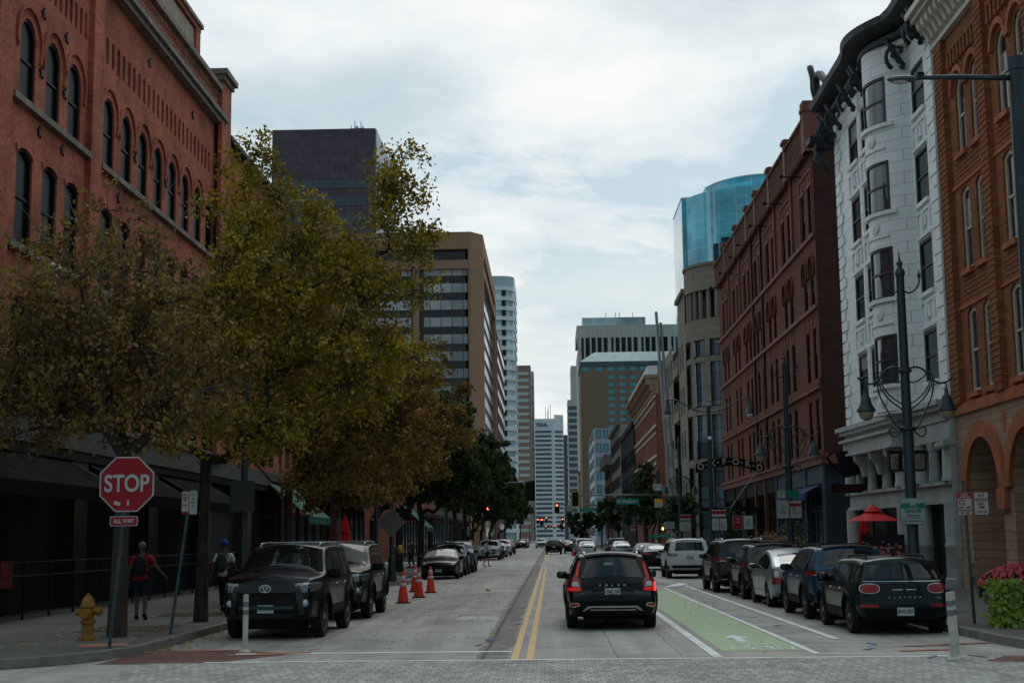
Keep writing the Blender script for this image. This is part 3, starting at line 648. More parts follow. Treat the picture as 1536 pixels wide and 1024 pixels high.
# ---------------------------------------------------------------- orange brick building, right foreground
def right_brick():
    B = thing('brick_and_stone_building', 'orange brick building with cream bracketed cornice and stone arches, right edge of the photo', 'building', (13.2, 28, 0))
    f = FR(13.2, 1); ops = []
    cs = []
    for k in range(5):
        c0 = 43.35 - 4.2 * k
        cs += [c0 + .8, c0 - .8]
    for c_ in cs: ops += [(c_, 13.8, .92, 2.5, 'a'), (c_, 10.05, .92, 2.65, 's'), (c_, 6.2, .92, 2.65, 's')]
    y0, y1 = 24.2, 46.55
    wall('wall', 'brickR', B, f, y0, y1, 5.95, 17.95, ops, .42)
    for o in ops: window(B, f, *o, fm='cream', pm='win', d=.12, bar=.12)
    MB(f).box(y0 + .02, y1 - .02, 0, 17.9, -18, -1.45).build('building_mass', 'roofd', B)
    MB(f).box(y0 + .02, y1 - .02, 5.6, 17.9, -1.45, -.47).build('wall_core', 'roofd', B)
    # brick piers and rib courses between the bays
    for k in range(6):
        c_ = 45.65 - 4.2 * k + (.15 if k == 0 else 0); hw = .42 if k == 0 else .36
        pr = MB(f).box(c_ - hw, c_ + hw, 5.95, 17.9, .003, .17)
        z = 6.2
        while z < 17.7: pr.box(c_ - hw - .03, c_ + hw + .03, z, z + .07, .171, .19); z += .19
        pr.build('pier', 'brickR', B)
    z = 12.9; 
    for k in range(5):
        c0 = 43.35 - 4.2 * k; rb = MB(f)
        for (a, b_) in ((12.95, 13.65), (9.0, 9.95)):
            z = a
            while z < b_: rb.box(c0 - 1.6, c0 + 1.6, z, z + .07, .003, .018); z += .15
        # toothed brick slots under the cornice
        for q in range(9): rb.box(c0 - 1.5 + q * .37, c0 - 1.32 + q * .37, 16.75, 17.25, .003, .12)
        rb.box(c0 - 1.62, c0 + 1.62, 17.25, 17.42, .003, .13)
        rb.build('brick_relief', 'brickR', B)
        for d in (-.8, .8):
            MB(f).arc(c0 + d, 15.84, .62, .80, .003, .12, n=12).build('arch_moulding', 'stoneR', B)
            for z1 in (13.8, 10.05, 6.2): MB(f).box(c0 + d - .55, c0 + d + .55, z1 - .16, z1, .003, .13).build('sill', 'stoneR', B)
    MB(f).box(y0, y1, 12.78, 12.9, .003, .05).box(y0, y1, 8.9, 9.0, .003, .05).build('string_course', 'stoneR', B)
    # cream cornice with brackets
    MB(f).box(y0, y1 + .1, 17.95, 18.12, -.4, .18).box(y0, y1 + .1, 18.12, 18.62, -.4, .08).box(y0, y1 + .25, 18.95, 19.12, -.4, .75).box(y0, y1 + .3, 19.12, 19.34, -.4, .9).box(y0, y1 + .1, 18.62, 18.95, -.4, .3).build('cornice', 'cornC', B)
    y = y1 - .25; br = MB(f)
    while y > y0:
        br.prism([], 0, 0) if False else None
        pf = [(18.14, .18), (18.2, .3), (18.36, .36), (18.5, .44), (18.62, .6), (18.8, .66), (18.94, .6), (18.94, .09), (18.14, .09)]
        n = len(pf); br.add([(y - .13, z_, w_) for z_, w_ in pf] + [(y + .13, z_, w_) for z_, w_ in pf], [tuple(range(n)), tuple(range(n, 2 * n))] + [(i, (i + 1) % n, n + (i + 1) % n, n + i) for i in range(n)]); y -= .52
    br.build('cornice_bracket', 'cornC', B)
    # stone base with the arches
    aops = []; R = 1.62
    acs = [43.72 - 4.22 * k for k in range(5)]
    for a in acs: aops.append((a, .12, 2 * R, 3.05 + R, 'a'))
    wall('stone_base', 'stone', B, f, y0, y1, .1, 5.62, aops, 1.1)
    MB(f).box(y0, y1, 5.62, 5.95, -1.4, .1).build('string_course', 'stoneR', B)
    for k, a in enumerate(acs):
        MB(f).arc(a, 3.17, R - .01, R + .5, .003, .13, n=20).build('arch_ring', 'stoneR', B)
        MB(f).box(a - R - .62, a - R + .12, 2.55, 3.17, -.5, .16).build('impost_block', 'stoneR', B)
        MB(f).box(a - 2.11 - .13, a - 2.11 + .13, 4.75, 5.35, .003, .015).build('stone_accent', 'stoneR', B)
        MB(f).box(a + R + .02, a + R + .95, .1, .95, .003, .1).build('plinth', 'stone', B)
        # window wall deep in the arch
        g_ = FR(13.2 + 1.1, 1)
        wall('recess_wall', 'stone', B, g_, a - R - .15, a + R + .15, .1, 4.95, [(a + .1, 1.0, 1.75, 3.45, 'a')], .12)
        wd = window(B, g_, a + .1, 1.0, 1.75, 3.45, 'a', 'cream', 'win', d=.1, bar=.16, mid=False)
        MB(g_).box(a - .8, a + 1., 3.25, 3.5, -.1, .05).box(a - .85, a + 1.05, .85, 1.02, 0, .2).build('transom', 'cream', B)
    MB().box(13.2, 31, 46.56, 46.58, 0, 18).build('side_wall', 'brickF', B)
    return B
right_brick()

# ---------------------------------------------------------------- white terracotta building, right
def white_building():
    B = thing('white_terracotta_building', 'white glazed terracotta building with dark overhanging cornice and rounded bay', 'building', (13.2, 46.7, 0))
    XA, XR_ = 12.42, 13.12
    fA = FR(XA, 1); fR = FR(XR_, 1)
    rows = [(7.15, 1.78), (10.25, 1.85), (13.42, 1.85), (16.65, 1.75)]
    opsA = []; opsR = []
    for z, h in rows: opsA += [(53.9, z, 1.55, h, 'r'), (56.15, z, 1.6, h, 'r')]; opsR += [(48.75, z - .12, 1.7, h, 'r')]
    wall('wall', 'terra', B, fA, 52.4, 59.55, 6.3, 19.6, opsA, .3)
    wall('wall', 'terra', B, fR, 46.62, 50.2, 5.9, 19.6, opsR, .3)
    for o in opsA: window(B, fA, *o, d=.07, bar=.1)
    for o in opsR: window(B, fR, *o, d=.07, bar=.1)
    MB().box(13.5, 30, 46.65, 59.5, 0, 19.5).build('building_mass', 'roofd', B)
    MB().box(XA, 30, 59.5, 59.56, 0, 19.6).build('side_wall', 'terra', B)
    # rounded bay: a curved grid of wall strips with one tall window a floor
    def bay(t):       # t 0..1 from the near end to the far end
        y = 49.9 + 2.7 * t; base = XR_ + (XA - XR_) * t
        return base - .82 * (sin(pi * min(max(t, 0), 1)) ** .6), y
    def bfr(u, v, w_):
        x, y = bay(u); x2, y2 = bay(min(1, u + .02)); x1, y1 = bay(max(0, u - .02)); d = Vector((x2 - x1, y2 - y1)).normalized(); n = Vector((-d.y, d.x))
        if n.x > 0: n = -n
        return (x + n.x * w_, y + n.y * w_, v)
    nb = 26; us = [k / nb for k in range(nb + 1)]; wu0, wu1 = 5, 20
    def curved(k0, k1, z0, z1, w0, w1, mb=None):
        mb = mb or MB(bfr); vs = []; fs = []
        for k in range(k0, k1 + 1):
            for (z, w_) in ((z0, w0), (z1, w0), (z1, w1), (z0, w1)): vs.append((us[k], z, w_))
        for k in range(k1 - k0):
            for q in range(4): fs.append((4 * k + q, 4 * k + (q + 1) % 4, 4 * k + 4 + (q + 1) % 4, 4 * k + 4 + q))
        fs += [(0, 1, 2, 3), tuple(4 * (k1 - k0) + q for q in range(4))]
        return mb.add(vs, fs)
    m = MB(bfr); zs = [6.1]
    for z, h in rows: zs += [z, z + h]
    zs.append(19.6)
    curved(0, wu0, 6.1, 19.6, -.25, 0, m); curved(wu1, nb, 6.1, 19.6, -.25, 0, m)
    for a in range(0, len(zs), 2): curved(wu0, wu1, zs[a], zs[a + 1], -.25, 0, m)
    m.build('rounded_bay', 'terra', B)
    for z, h in rows:
        wn = MB(bfr); curved(wu0, wu1, z, z + .09, -.1, -.02, wn); curved(wu0, wu1, z + h - .09, z + h, -.1, -.02, wn); curved(wu0, wu0 + 1, z, z + h, -.1, -.015, wn); curved(wu1 - 1, wu1, z, z + h, -.1, -.015, wn); curved(wu0, wu1, z + h * .5 - .04, z + h * .5 + .04, -.1, -.03, wn)
        wo_ = wn.build('window', 'darktrim', B); curved(wu0, wu1, z, z + h, -.14, -.07).build('pane', 'winB', wo_, smooth=False)
        curved(wu0 - 2, wu1 + 2, z - .14, z, .003, .12).build('sill', 'terraP', B)
        curved(wu0 + 1, wu1 - 1, z - .95, z - .88, .003, .05).build('panel_moulding', 'terraP', B)
        sh = MB(bfr); mid = us[(wu0 + wu1) // 2]
        for q in range(10):
            a = 2 * pi * q / 10; b_ = 2 * pi * (q + 1) / 10
            sh.add([(mid, z - .55, .09), (mid + .09 * cos(a), z - .55 + .22 * sin(a), .04), (mid + .09 * cos(b_), z - .55 + .22 * sin(b_), .04)], [(0, 1, 2)])
        sh.build('cartouche', 'terraP', B)
    # ornament panels between floors, flat sections
    for f_, cs in ((fA, (53.92, 56.18)), (fR, (48.72,))):
        for z, h in rows:
            for c_ in cs:
                MB(f_).box(c_ - .85, c_ + .85, z - (.12 if f_ is fR else 0) - .14, z - (.12 if f_ is fR else 0), .003, .11).build('sill', 'terraP', B)
        for j in range(1, 4):
            z0 = rows[j - 1][0] + rows[j - 1][1] - (.12 if f_ is fR else 0)
            for c_ in cs:
                o = MB(f_); o.box(c_ - .85, c_ + .85, z0 + .95, z0 + 1.02, .003, .06).box(c_ - .85, c_ - .78, z0 + .3, z0 + .95, .003, .06).box(c_ + .78, c_ + .85, z0 + .3, z0 + .95, .003, .06).box(c_ - .85, c_ + .85, z0 + .06, z0 + .16, .003, .09)
                o.box(c_ - .3, c_ - .12, z0 + .42, z0 + .82, .003, .08).box(c_ + .12, c_ + .3, z0 + .42, z0 + .82, .003, .08).box(c_ - .07, c_ + .07, z0 + .35, z0 + .9, .003, .11)
                o.build('ornament_panel', 'terraP', B)
    # quoins
    z = 6.2; k = 0
    while z < 19.2:
        wd = .95 if k % 2 else .6
        for f_, a, c_ in ((fR, 46.64, 46.64 + wd), (fA, 59.5 - wd * 1.1, 59.52), (fA, 54.85, 55.18)): MB(f_).box(a, c_, z, z + .38, .003, .07 if c_ - a > .4 else .02).build('quoin', 'terraP', B)
        z += .45; k += 1
    # frieze ornaments and the dark cornice following the facade
    path = [(XR_, 46.5), (XR_, 48.6)] + [(XR_ + (XA - XR_) * t - .55 * sin(pi * t) ** 1.3, 49.2 + 4.2 * t) for t in [k / 14 for k in range(1, 14)]] + [(XA, 53.8), (XA, 59.5)]
    def sweep(prof, m, name, ext=0.):
        mb = MB(); n = len(path); q = len(prof)
        for i, (x, y) in enumerate(path):
            a = path[max(0, i - 1)]; b_ = path[min(n - 1, i + 1)]; d = Vector((b_[0] - a[0], b_[1] - a[1])).normalized(); nn = Vector((-d.y, d.x))
            if nn.x > 0: nn = -nn
            if i in (0, n - 1): nn = Vector((-1, 0))
            for (w_, z_) in prof: mb.v.append((x + nn.x * w_, y + nn.y * w_ + (ext if i == n - 1 else 0), z_))
        for i in range(n - 1):
            for k in range(q): mb.f.append((i * q + k, i * q + (k + 1) % q, (i + 1) * q + (k + 1) % q, (i + 1) * q + k))
        mb.f += [tuple(range(q)), tuple((n - 1) * q + k for k in range(q))]
        mb.build(name, m, B)
    sweep([(-.2, 19.3), (.12, 19.3), (.12, 19.5), (-.2, 19.5)], 'terraP', 'frieze_moulding')
    sweep([(-.3, 19.75), (.75, 19.95), (.92, 20.02), (.98, 20.27), (.8, 20.34), (-.3, 20.42)], 'cornD', 'cornice', .5)
    sweep([(-.25, 19.5), (.35, 19.55), (.35, 19.74), (-.25, 19.74)], 'cornD', 'bed_moulding', .1)
    # big scrolled brackets hanging beneath it
    def bracket(x, y, s=1., nx=-1., ny=0.):
        mb = MB(); prof = []
        for k in range(17):
            t = k / 16; a = -1.2 + 5.2 * t; r = .40 * (1 - .55 * t)
            prof.append((.42 + r * cos(a), -.55 - .55 * t * 0 + r * sin(a) - .35 * (1 - t)))
        pts = [(x + nx * s * p[0], y + ny * s * p[0], 19.75 + s * p[1]) for p in prof]
        mb.tube(pts, [.085 * s - .002 * k for k in range(17)], 6)
        mb.tube([(x + nx * .1, y + ny * .1, 18.3 + .3), (x + nx * .3 * s, y + ny * .3 * s, 18.75), (x + nx * .75 * s, y + ny * .75 * s, 19.6)], [.06, .11, .09], 6)
        mb.ball((x + nx * .5 * s, y + ny * .5 * s, 18.98), .12 * s, 7, 5); mb.ball((x + nx * .2 * s, y + ny * .2 * s, 18.55), .11 * s, 7, 5)
        mb.build('cornice_bracket', 'cornD', B, smooth=True)
    for y in (46.8, 47.3, 49.85): bracket(XR_, y)
    for y in (52.7, 53.1, 55.0, 57.6, 58.9, 59.4): bracket(XA, y)
    # ram-horn crest at the far corner and lower return bracket
    c = MB(); c.tube(cr([(11.8, 59.7, 20.2), (11.6, 59.6, 20.8), (11.55, 59.4, 21.3), (11.5, 59.7, 21.9)]), .14); c.tube(cr([(11.8, 56.8, 20.3), (11.7, 57.6, 20.65), (11.65, 58.4, 21.15), (11.6, 59.0, 21.1), (11.7, 59.3, 20.6)]), .17); c.build('cornice_crest', 'cornD', B, smooth=True)
    MB().box(11.35, 13.0, 59.57, 60.6, 18.55, 18.8).box(11.6, 13.0, 59.57, 60.3, 18.3, 18.55).build('lower_return_cornice', 'cornD', B)
    MB().tube([(11.8, 59.9, 18.3), (11.7, 59.9, 17.9), (12.0, 59.9, 17.6), (12.2, 59.9, 17.3)], [.2, .2, .16, .08]).build('return_bracket', 'cornD', B, smooth=True)
    for (y, r, h) in ((55.0, 1.35, 1.7), (60.2, 1.2, 1.5)):
        MB().lathe([(r, 20.4), (r, 20.55 + h * .35), (r * .9, 20.5 + h * .7), (r * .6, 20.5 + h * .95), (0, 20.5 + h)], (15.0, y - 2, 0), 20).build('turret_dome', 'terraP', B, smooth=True, ang=40)
    # base: entablature, engaged columns on two floors, balcony over the entrance
    xl = lambda u: 13.08 - (u - 46.7) * .052
    fb = lambda u, v, w_: (xl(u) - w_, u, v); gb = lambda u, v, w_: (xl(u) + .15 - w_, u, v); hb = lambda u, v, w_: (xl(u) - .2 - w_, u, v)
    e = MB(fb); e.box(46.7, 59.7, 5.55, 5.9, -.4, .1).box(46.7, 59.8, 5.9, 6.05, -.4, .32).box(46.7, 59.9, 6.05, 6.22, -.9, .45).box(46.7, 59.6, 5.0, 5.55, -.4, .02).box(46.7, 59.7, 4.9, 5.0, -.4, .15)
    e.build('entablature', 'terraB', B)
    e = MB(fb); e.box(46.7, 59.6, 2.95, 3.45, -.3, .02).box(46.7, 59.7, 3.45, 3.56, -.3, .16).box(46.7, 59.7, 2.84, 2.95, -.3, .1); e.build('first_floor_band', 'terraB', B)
    for y in (46.95, 48.6, 50.0, 52.2, 54.2, 56.2, 57.9, 59.25):
        big = y in (46.95, 50.0, 52.2, 59.25)
        r_ = .3 if big else .2
        cc = MB(); xx = xl(y) + .02
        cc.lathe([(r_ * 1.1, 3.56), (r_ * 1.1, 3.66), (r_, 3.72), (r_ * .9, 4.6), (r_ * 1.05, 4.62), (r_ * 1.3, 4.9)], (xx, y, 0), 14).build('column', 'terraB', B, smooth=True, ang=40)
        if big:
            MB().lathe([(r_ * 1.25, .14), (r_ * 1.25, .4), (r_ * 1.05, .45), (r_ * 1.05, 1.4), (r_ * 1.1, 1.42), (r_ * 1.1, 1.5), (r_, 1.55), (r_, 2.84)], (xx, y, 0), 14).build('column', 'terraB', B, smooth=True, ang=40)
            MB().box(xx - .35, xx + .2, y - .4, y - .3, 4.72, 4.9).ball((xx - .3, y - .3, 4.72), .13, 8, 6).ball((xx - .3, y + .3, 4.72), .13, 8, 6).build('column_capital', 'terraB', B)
    for a, c_ in ((47.25, 48.4), (48.8, 49.7), (50.3, 51.9), (52.5, 54.0), (54.4, 56.0), (56.4, 57.7), (58.1, 58.95)):
        window(B, gb, (a + c_) / 2, 3.58, c_ - a, 1.3, 'r', 'darktrim', 'win', d=.1, bar=.06)
    for a, c_ in ((47.3, 49.7), (50.35, 51.85), (52.55, 55.6), (55.8, 58.9)):
        window(B, gb, (a + c_) / 2, .35, c_ - a, 2.5, 'r', 'darktrim', 'win', d=.15, bar=.08, mid=False, mun=1, name='shop_window')
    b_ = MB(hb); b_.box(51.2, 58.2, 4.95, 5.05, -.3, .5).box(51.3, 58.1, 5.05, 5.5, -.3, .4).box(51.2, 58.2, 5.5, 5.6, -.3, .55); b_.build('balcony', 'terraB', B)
    for y in (52.2, 54.2, 56.4):
        pf = [(4.95, .45), (4.7, .4), (4.5, .2), (4.1, .1), (4.1, -.05), (4.95, -.05)]; n = len(pf)
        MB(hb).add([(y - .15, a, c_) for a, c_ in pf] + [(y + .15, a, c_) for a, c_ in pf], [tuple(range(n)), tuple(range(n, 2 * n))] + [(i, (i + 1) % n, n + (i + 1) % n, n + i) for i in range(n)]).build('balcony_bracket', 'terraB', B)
    MB().box(13.6, 30, 46.66, 59.5, 0, 6.2).build('base_mass', 'blk', B)
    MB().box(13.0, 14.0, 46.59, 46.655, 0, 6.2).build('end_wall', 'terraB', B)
    return B
white_building()
fp = thing('flagpole', 'dark flagpole standing on the roof of the white terracotta building', 'flagpole', (13.4, 52.6, 20.5))
MB().tube([(13.4, 52.6, 20.5), (13.4, 52.6, 27)], .07, 8).build('pole', 'dkmetal', fp)

# ---------------------------------------------------------------- brown brick hotel
def oxford():
    B = thing('brown_brick_hotel', 'long brown brick hotel with corbelled parapet panels and paired narrow windows', 'building', (13.2, 69, 0))
    f = FR(13.2, 1); ops = []; y0, y1 = 69.0, 108.6
    cs = []; c_ = 71.1; k = 0
    while c_ < 107.5:
        cs.append(c_); c_ += 5.35 if k % 3 != 2 else 5.35; k += 1
    cs = [71.1, 77.3, 83.1, 88.2, 93.3, 98.9, 104.9]
    P = []
    for c_ in cs:
        for d in (-.95, .95):
            u = c_ + d
            ops += [(u, 16.65, .95, 2.45, 'r'), (u, 13.05, .95, 2.4, 'a'), (u, 9.45, .95, 2.55, 'r'), (u, 5.95, .95, 2.55, 'r')]
    wall('wall', 'brickO', B, f, y0, y1, 5.55, 20.7, ops, .35)
    for o in ops: window(B, f, *o, fm='black', pm='win', d=.12, bar=.07)
    MB(f).box(y0 + .05, y1 - .02, 0, 20.6, -26, -.4).build('building_mass', 'roofd', B)
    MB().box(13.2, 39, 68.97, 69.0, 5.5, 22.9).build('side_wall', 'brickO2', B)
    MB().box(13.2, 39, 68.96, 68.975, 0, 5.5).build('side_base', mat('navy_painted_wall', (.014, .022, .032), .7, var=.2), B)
    for z, h, w_ in ((12.85, .2, .14), (16.42, .2, .14), (9.0, .42, .1), (8.9, .1, .18)): MB(f).box(y0, y1, z, z + h, .003, w_).build('string_course', 'brownred' if h < .3 else 'brickO', B)
    MB(f).box(y0 - .1, y1, 5.25, 5.6, -.2, .2).box(y0 - .15, y1, 5.6, 5.75, -.2, .3).build('string_course', 'brownred', B)
    MB().box(13.2, 39, 68.7, 68.95, 5.25, 5.7).build('side_string_course', 'brownred', B)
    for c_ in cs:
        lt = MB(f)
        for d in (-.95, .95):
            MB(f).arc(c_ + d, 14.97, .66, .8, .003, .12, -.6, pi + .6, 14).build('arch_moulding', 'brickO', B)
            lt.box(c_ + d - .5, c_ + d - .42, 12.15, 12.75, .003, .03).box(c_ + d + .42, c_ + d + .5, 12.15, 12.75, .003, .03).box(c_ + d - .5, c_ + d + .5, 19.12, 19.3, .003, .05).box(c_ + d - .09, c_ + d + .09, 19.3, 19.6, .003, .04)
        lt.box(c_ - 1.75, c_ - 1.62, 16.7, 19.9, .003, .05).box(c_ + 1.62, c_ + 1.75, 16.7, 19.9, .003, .05).box(c_ - 1.75, c_ + 1.75, 19.9, 20.0, .003, .055)
        lt.build('brick_relief', 'brownred', B)
    
    # parapet: projecting chequered panels with piers between
    ed = [y0, 75.0, 80.75, 86.4, 90.4, 96.2, 102.0, y1]
    for k in range(7):
        a, c_ = ed[k], ed[k + 1]
        MB(f).box(a + .55, c_ - .15, 20.9, 22.3, -.4, .3).box(a + .5, c_ - .1, 22.3, 22.48, -.4, .4).build('parapet_panel', 'brickO', B)
        ch = MB(f); cr = MB(f); y = a + .8
        while y < c_ - .4:
            for r_ in range(4): ch.box(y, y + .16, 21.1 + r_ * .29, 21.24 + r_ * .29, .3, .31)
            cr.box(y - .05, y + .12, 20.62, 20.9, .003, .3); y += .34
        ch.build('panel_hole_shade', 'blk', B); cr.build('corbels', 'brickO', B)  # matt black blocks on the panel face stand in for dark holes
        MB(f).box(a - .12, a + .55, 20.7, 23.0, -.5, .34).box(a - .2, a + .63, 22.75, 22.95, -.6, .44).build('parapet_pier', 'brownred', B)
        if k: MB(f).box(a - .12, a + .12, 16.6 if k not in (3, 4) else 5.8, 20.7, .003, .12).build('drain_pipe', 'black' if k in (3, 4) else 'brownred', B)
        MB(f).tube([(a + 3.2, 20.2, .0), (a + 3.2, 20.25, 1.0)], .035).ball((a + 3.2, 20.25, 1.0), .12, 6, 4).build('floodlight_arm', 'black', B)
    MB(f).box(y0 - .02, y0 + .8, 20.7, 23.3, -1.2, .36).build('corner_pier', 'brownred', B)
    # ground floor
    for y in (69.2, 74.0, 78.9, 83.4, 88.0, 92.0, 97.0, 102.5, 108.3):
        MB(f).box(y - .22, y + .22, .14, 5.25, -.35, .1).build('shop_pier', 'shopblue' if y < 84 else ('copper' if 87 < y < 93 else 'black'), B)
    prev = 69.4
    for y in (74.0, 78.9, 83.4, 88.0, 92.0, 97.0, 102.5, 108.3):
        a, c_ = prev, y - .22; prev = y + .22; n = 3
        MB(f).box(a, c_, 4.35, 5.25, -.3, .02).build('shop_fascia', 'shopblue' if y < 84 else 'black', B)
        d = (c_ - a) / n
        for k in range(n): window(B, f, a + d * (k + .5), .5, d - .04, 2.6, 'r', 'shopblue' if y < 84 else 'black', 'win', d=.15, bar=.06, mid=False, name='shop_window'); window(B, f, a + d * (k + .5), 3.2, d - .04, 1.1, 'r', 'shopblue' if y < 84 else 'black', 'win', d=.15, bar=.05, mid=False, name='transom_window')
    return B
M['shopblue'] = mat('blue_grey_shop_paint', (.035, .065, .085), .5, var=.2); M['copper'] = mat('copper_brown_pier', (.16, .06, .025), .5, var=.2)
M['navy'] = mat('navy_awning_cloth', (.012, .025, .12), .8)
oxford()
for y0, y1, lb, tx in ((69.7, 73.6, 'navy blue shop awning nearest the corner of the brown hotel', 'Sunrise'), (74.3, 78.6, 'navy blue shop awning second from the corner of the brown hotel', 'Sunrise')):
    A = awning(y0, y1, 4.3, 3.9, .9, 'navy', lb, X=13.2, s=1)

# OXFORD canopy sign: arched black band across the pavement
S = thing('arched_hotel_sign', 'arched black sign with pale letters OXFORD over the pavement', 'sign', (13.2, 88.6, 5.6))
mb = MB(FF(88.6)); vs = []; n = 20
for k in range(n + 1):
    t = k / n; x = 9.0 + 4.2 * t; z = 5.75 + .45 * sin(pi * t) - .12 * t
    for w_ in (0, .18): vs += [(x, z, w_), (x, z + .52, w_)]
fs = []
for k in range(n): b = 4 * k; fs += [(b, b + 4, b + 5, b + 1), (b + 2, b + 3, b + 7, b + 6), (b + 1, b + 5, b + 7, b + 3), (b, b + 2, b + 6, b + 4)]
mb.add(vs, fs); mb.build('sign_band', 'black', S)
for k, ch in enumerate('OXFORD'):
    t = .07 + k * .172; x = 9.0 + 4.2 * t; z = 5.75 + .45 * sin(pi * t) - .12 * t + .26
    text(ch, .52, mat('pale_sign_letter', (.5, .45, .36), .5), S, TM((x - 13.2, -.2, z - 5.6)), name='letter', bold=.012)
    if k < 5:
        x2 = 9.0 + 4.2 * (t + .086); z2 = 5.75 + .45 * sin(pi * (t + .086)) - .12 * (t + .086) + .26
        MB().ball((x2, 88.4, z2), .07, 8, 5).build('sign_dot', mat('grey_sign_dot', (.22, .22, .2), .5), S)
MB().tube([(12.9, 88.6, 6), (11.2, 89.5, 3.6)], .03).tube([(9.6, 88.6, 5.9), (11.0, 92, 3.6)], .03).build('stay_rod', mat('grey_steel', (.3, .31, .32), .4, metal=.6), S)
MB().box(9.2, 13.2, 88.4, 92.5, 3.4, 3.6).build('canopy_roof', 'black', S)

# ---------------------------------------------------------------- beige corner building with round tower
def beige():
    B = thing('beige_office_building', 'beige office building with a rounded glazed corner tower and open colonnade on top', 'building', (15.5, 124, 0))
    st = masonry('beige_cast_stone', (.26, .225, .185), (.235, .205, .17), (.13, .11, .09), 1.3, .62, .02, plane='x+y', stain=.15, bump=.3)
    cx, cy, R = 17.2, 129.2, 4.6
    a0, a1 = radians(160), radians(275)
    def tw(name, z0, z1, r, m, aa=a0, ab=a1, n=24, ri=.4):
        mb = MB(); 
        mb.lathe([(r - ri, z0), (r, z0), (r, z1), (r - ri, z1), (r - ri, z0)], (cx, cy, 0), n, a0=aa, a1=ab); return mb.build(name, m, B)
    for z0, z1 in ((7.9, 8.6), (12.5, 13.2), (17.2, 17.7), (20.2, 21.1), (23.7, 25.9)): tw('tower_band', z0, z1, R, st)
    tw('tower_roof_rim', 25.9, 26.15, R + .15, st); tw('tower_band', 19.2, 20.2, R + .12, st)
    piers = [160, 183, 206, 229, 252, 275]
    for p in piers:
        aa = radians(p - 3.2); ab = radians(p + 3.2)
        for z0, z1 in ((0.1, 7.9), (8.6, 12.5), (13.2, 17.2), (17.7, 19.2)):
            mb = MB().lathe([(R - .5, z0), (R + .12, z0), (R + .12, z1), (R - .5, z1), (R - .5, z0)], (cx, cy, 0), 2, a0=aa, a1=ab); mb.build('tower_pier', st, B)
        MB().lathe([(.2, 21.1), (.2, 23.7)], (cx + (R - .3) * cos(radians(p)), cy + (R - .3) * sin(radians(p)), 0), 8).build('colonnade_column', st, B, smooth=True, ang=40)
        MB().lathe([(.2, 21.1), (.2, 23.7)], (cx + (R - .3) * cos(radians(p + 11)), cy + (R - .3) * sin(radians(p + 11)), 0), 8).build('colonnade_column', st, B, smooth=True, ang=40)
    gm = glass('grid_window_glass', (.16, .25, .30), .06, .9, .05, var=(.04, .07, .10), pw=.62, ph=1.25, ms=.04, mullion=(.03, .03, .03))
    for p in piers[:-1]:
        for z0, z1 in ((.4, 7.9), (8.6, 12.5), (13.2, 17.2), (17.7, 19.2)):
            fo = MB().lathe([(R - .3, z0), (R - .16, z0), (R - .16, z0 + .15), (R - .3, z0 + .15), (R - .3, z0)], (cx, cy, 0), 5, a0=radians(p + 3), a1=radians(p + 20)); w_ = fo.build('window', 'darktrim', B)
            MB().lathe([(R - .4, z0), (R - .25, z0), (R - .25, z1), (R - .4, z1), (R - .4, z0)], (cx, cy, 0), 5, a0=radians(p + 2), a1=radians(p + 21)).build('pane', gm, w_)
            for q in (7, 12, 16.5): MB().lathe([(R - .26, z0), (R - .17, z0), (R - .17, z1), (R - .26, z1), (R - .26, z0)], (cx, cy, 0), 1, a0=radians(p + q), a1=radians(p + q + .5)).build('mullion', 'darktrim', w_)
    MB().lathe([(R - .8, 0), (R - .8, 20.2)], (cx, cy, 0), 20).build('tower_core', 'blk', B)
    MB().lathe([(R - 1.6, 20.9), (R - 1.6, 23.7)], (cx, cy, 0), 20).build('tower_core', 'black', B)
    MB().lathe([(R - .1, 23.72), (R - .1, 25.7), (0, 25.7)], (cx, cy, 0), 20).build('tower_roof', 'roofd', B)
    # wing along the cross street (faces the camera) and wing along the avenue with balconies
    MB().box(17.2, 45, 125.2, 150, 0, 24.2).build('wing', st, B)
    f = FR(12.9, 1)
    ops = []
    for y in (136.2, 138.8): ops += [(y, 5 + 4.2 * k, 1.3, 2.6, 'r') for k in range(4)]
    wall('wall', st, B, f, 132.8, 140.4, .1, 24.6, ops, .5)
    for o in ops: window(B, f, *o, pm=gm, d=.3)
    MB(f).box(132.8, 140.4, 24.6, 25.0, -3, .3).build('cornice', st, B)
    MB(f).box(132.9, 140.3, 0, 24.5, -10, -.55).build('wing_mass', 'roofd', B)
    for k in range(4):
        z = 4.2 + 4.5 * k
        MB(f).box(140.4, 147, z, z + .9, -.5, .15).build('balcony_floor', st, B)
        r_ = MB(f)
        for q in range(4): r_.box(140.4, 147, z + 1.05 + q * .25, z + 1.12 + q * .25, .0, .05)
        r_.build('balcony_rail', mat('pale_rail', (.35, .35, .33), .5), B)
    MB(f).box(140.4, 147, 0, 21.5, -10, -2.).build('balcony_recess', 'roofd', B)
    wall('wall', st, B, f, 147, 160, .1, 21.4, [(y, 5 + 4.2 * k, 1.6, 2.6, 'r') for y in (149, 152, 155, 158) for k in range(4)], .5)
    for y in (149, 152, 155, 158):
        for k in range(4): window(B, f, y, 5 + 4.2 * k, 1.6, 2.6, 'r', pm=gm, d=.3)
    MB(f).box(147.05, 160, 0, 21.3, -10, -.55).build('wing_mass', 'roofd', B)
    MB(f).box(132.8, 137, 3.6, 3.8, -.2, 2.2).build('entrance_canopy', 'roofd', B)
beige()
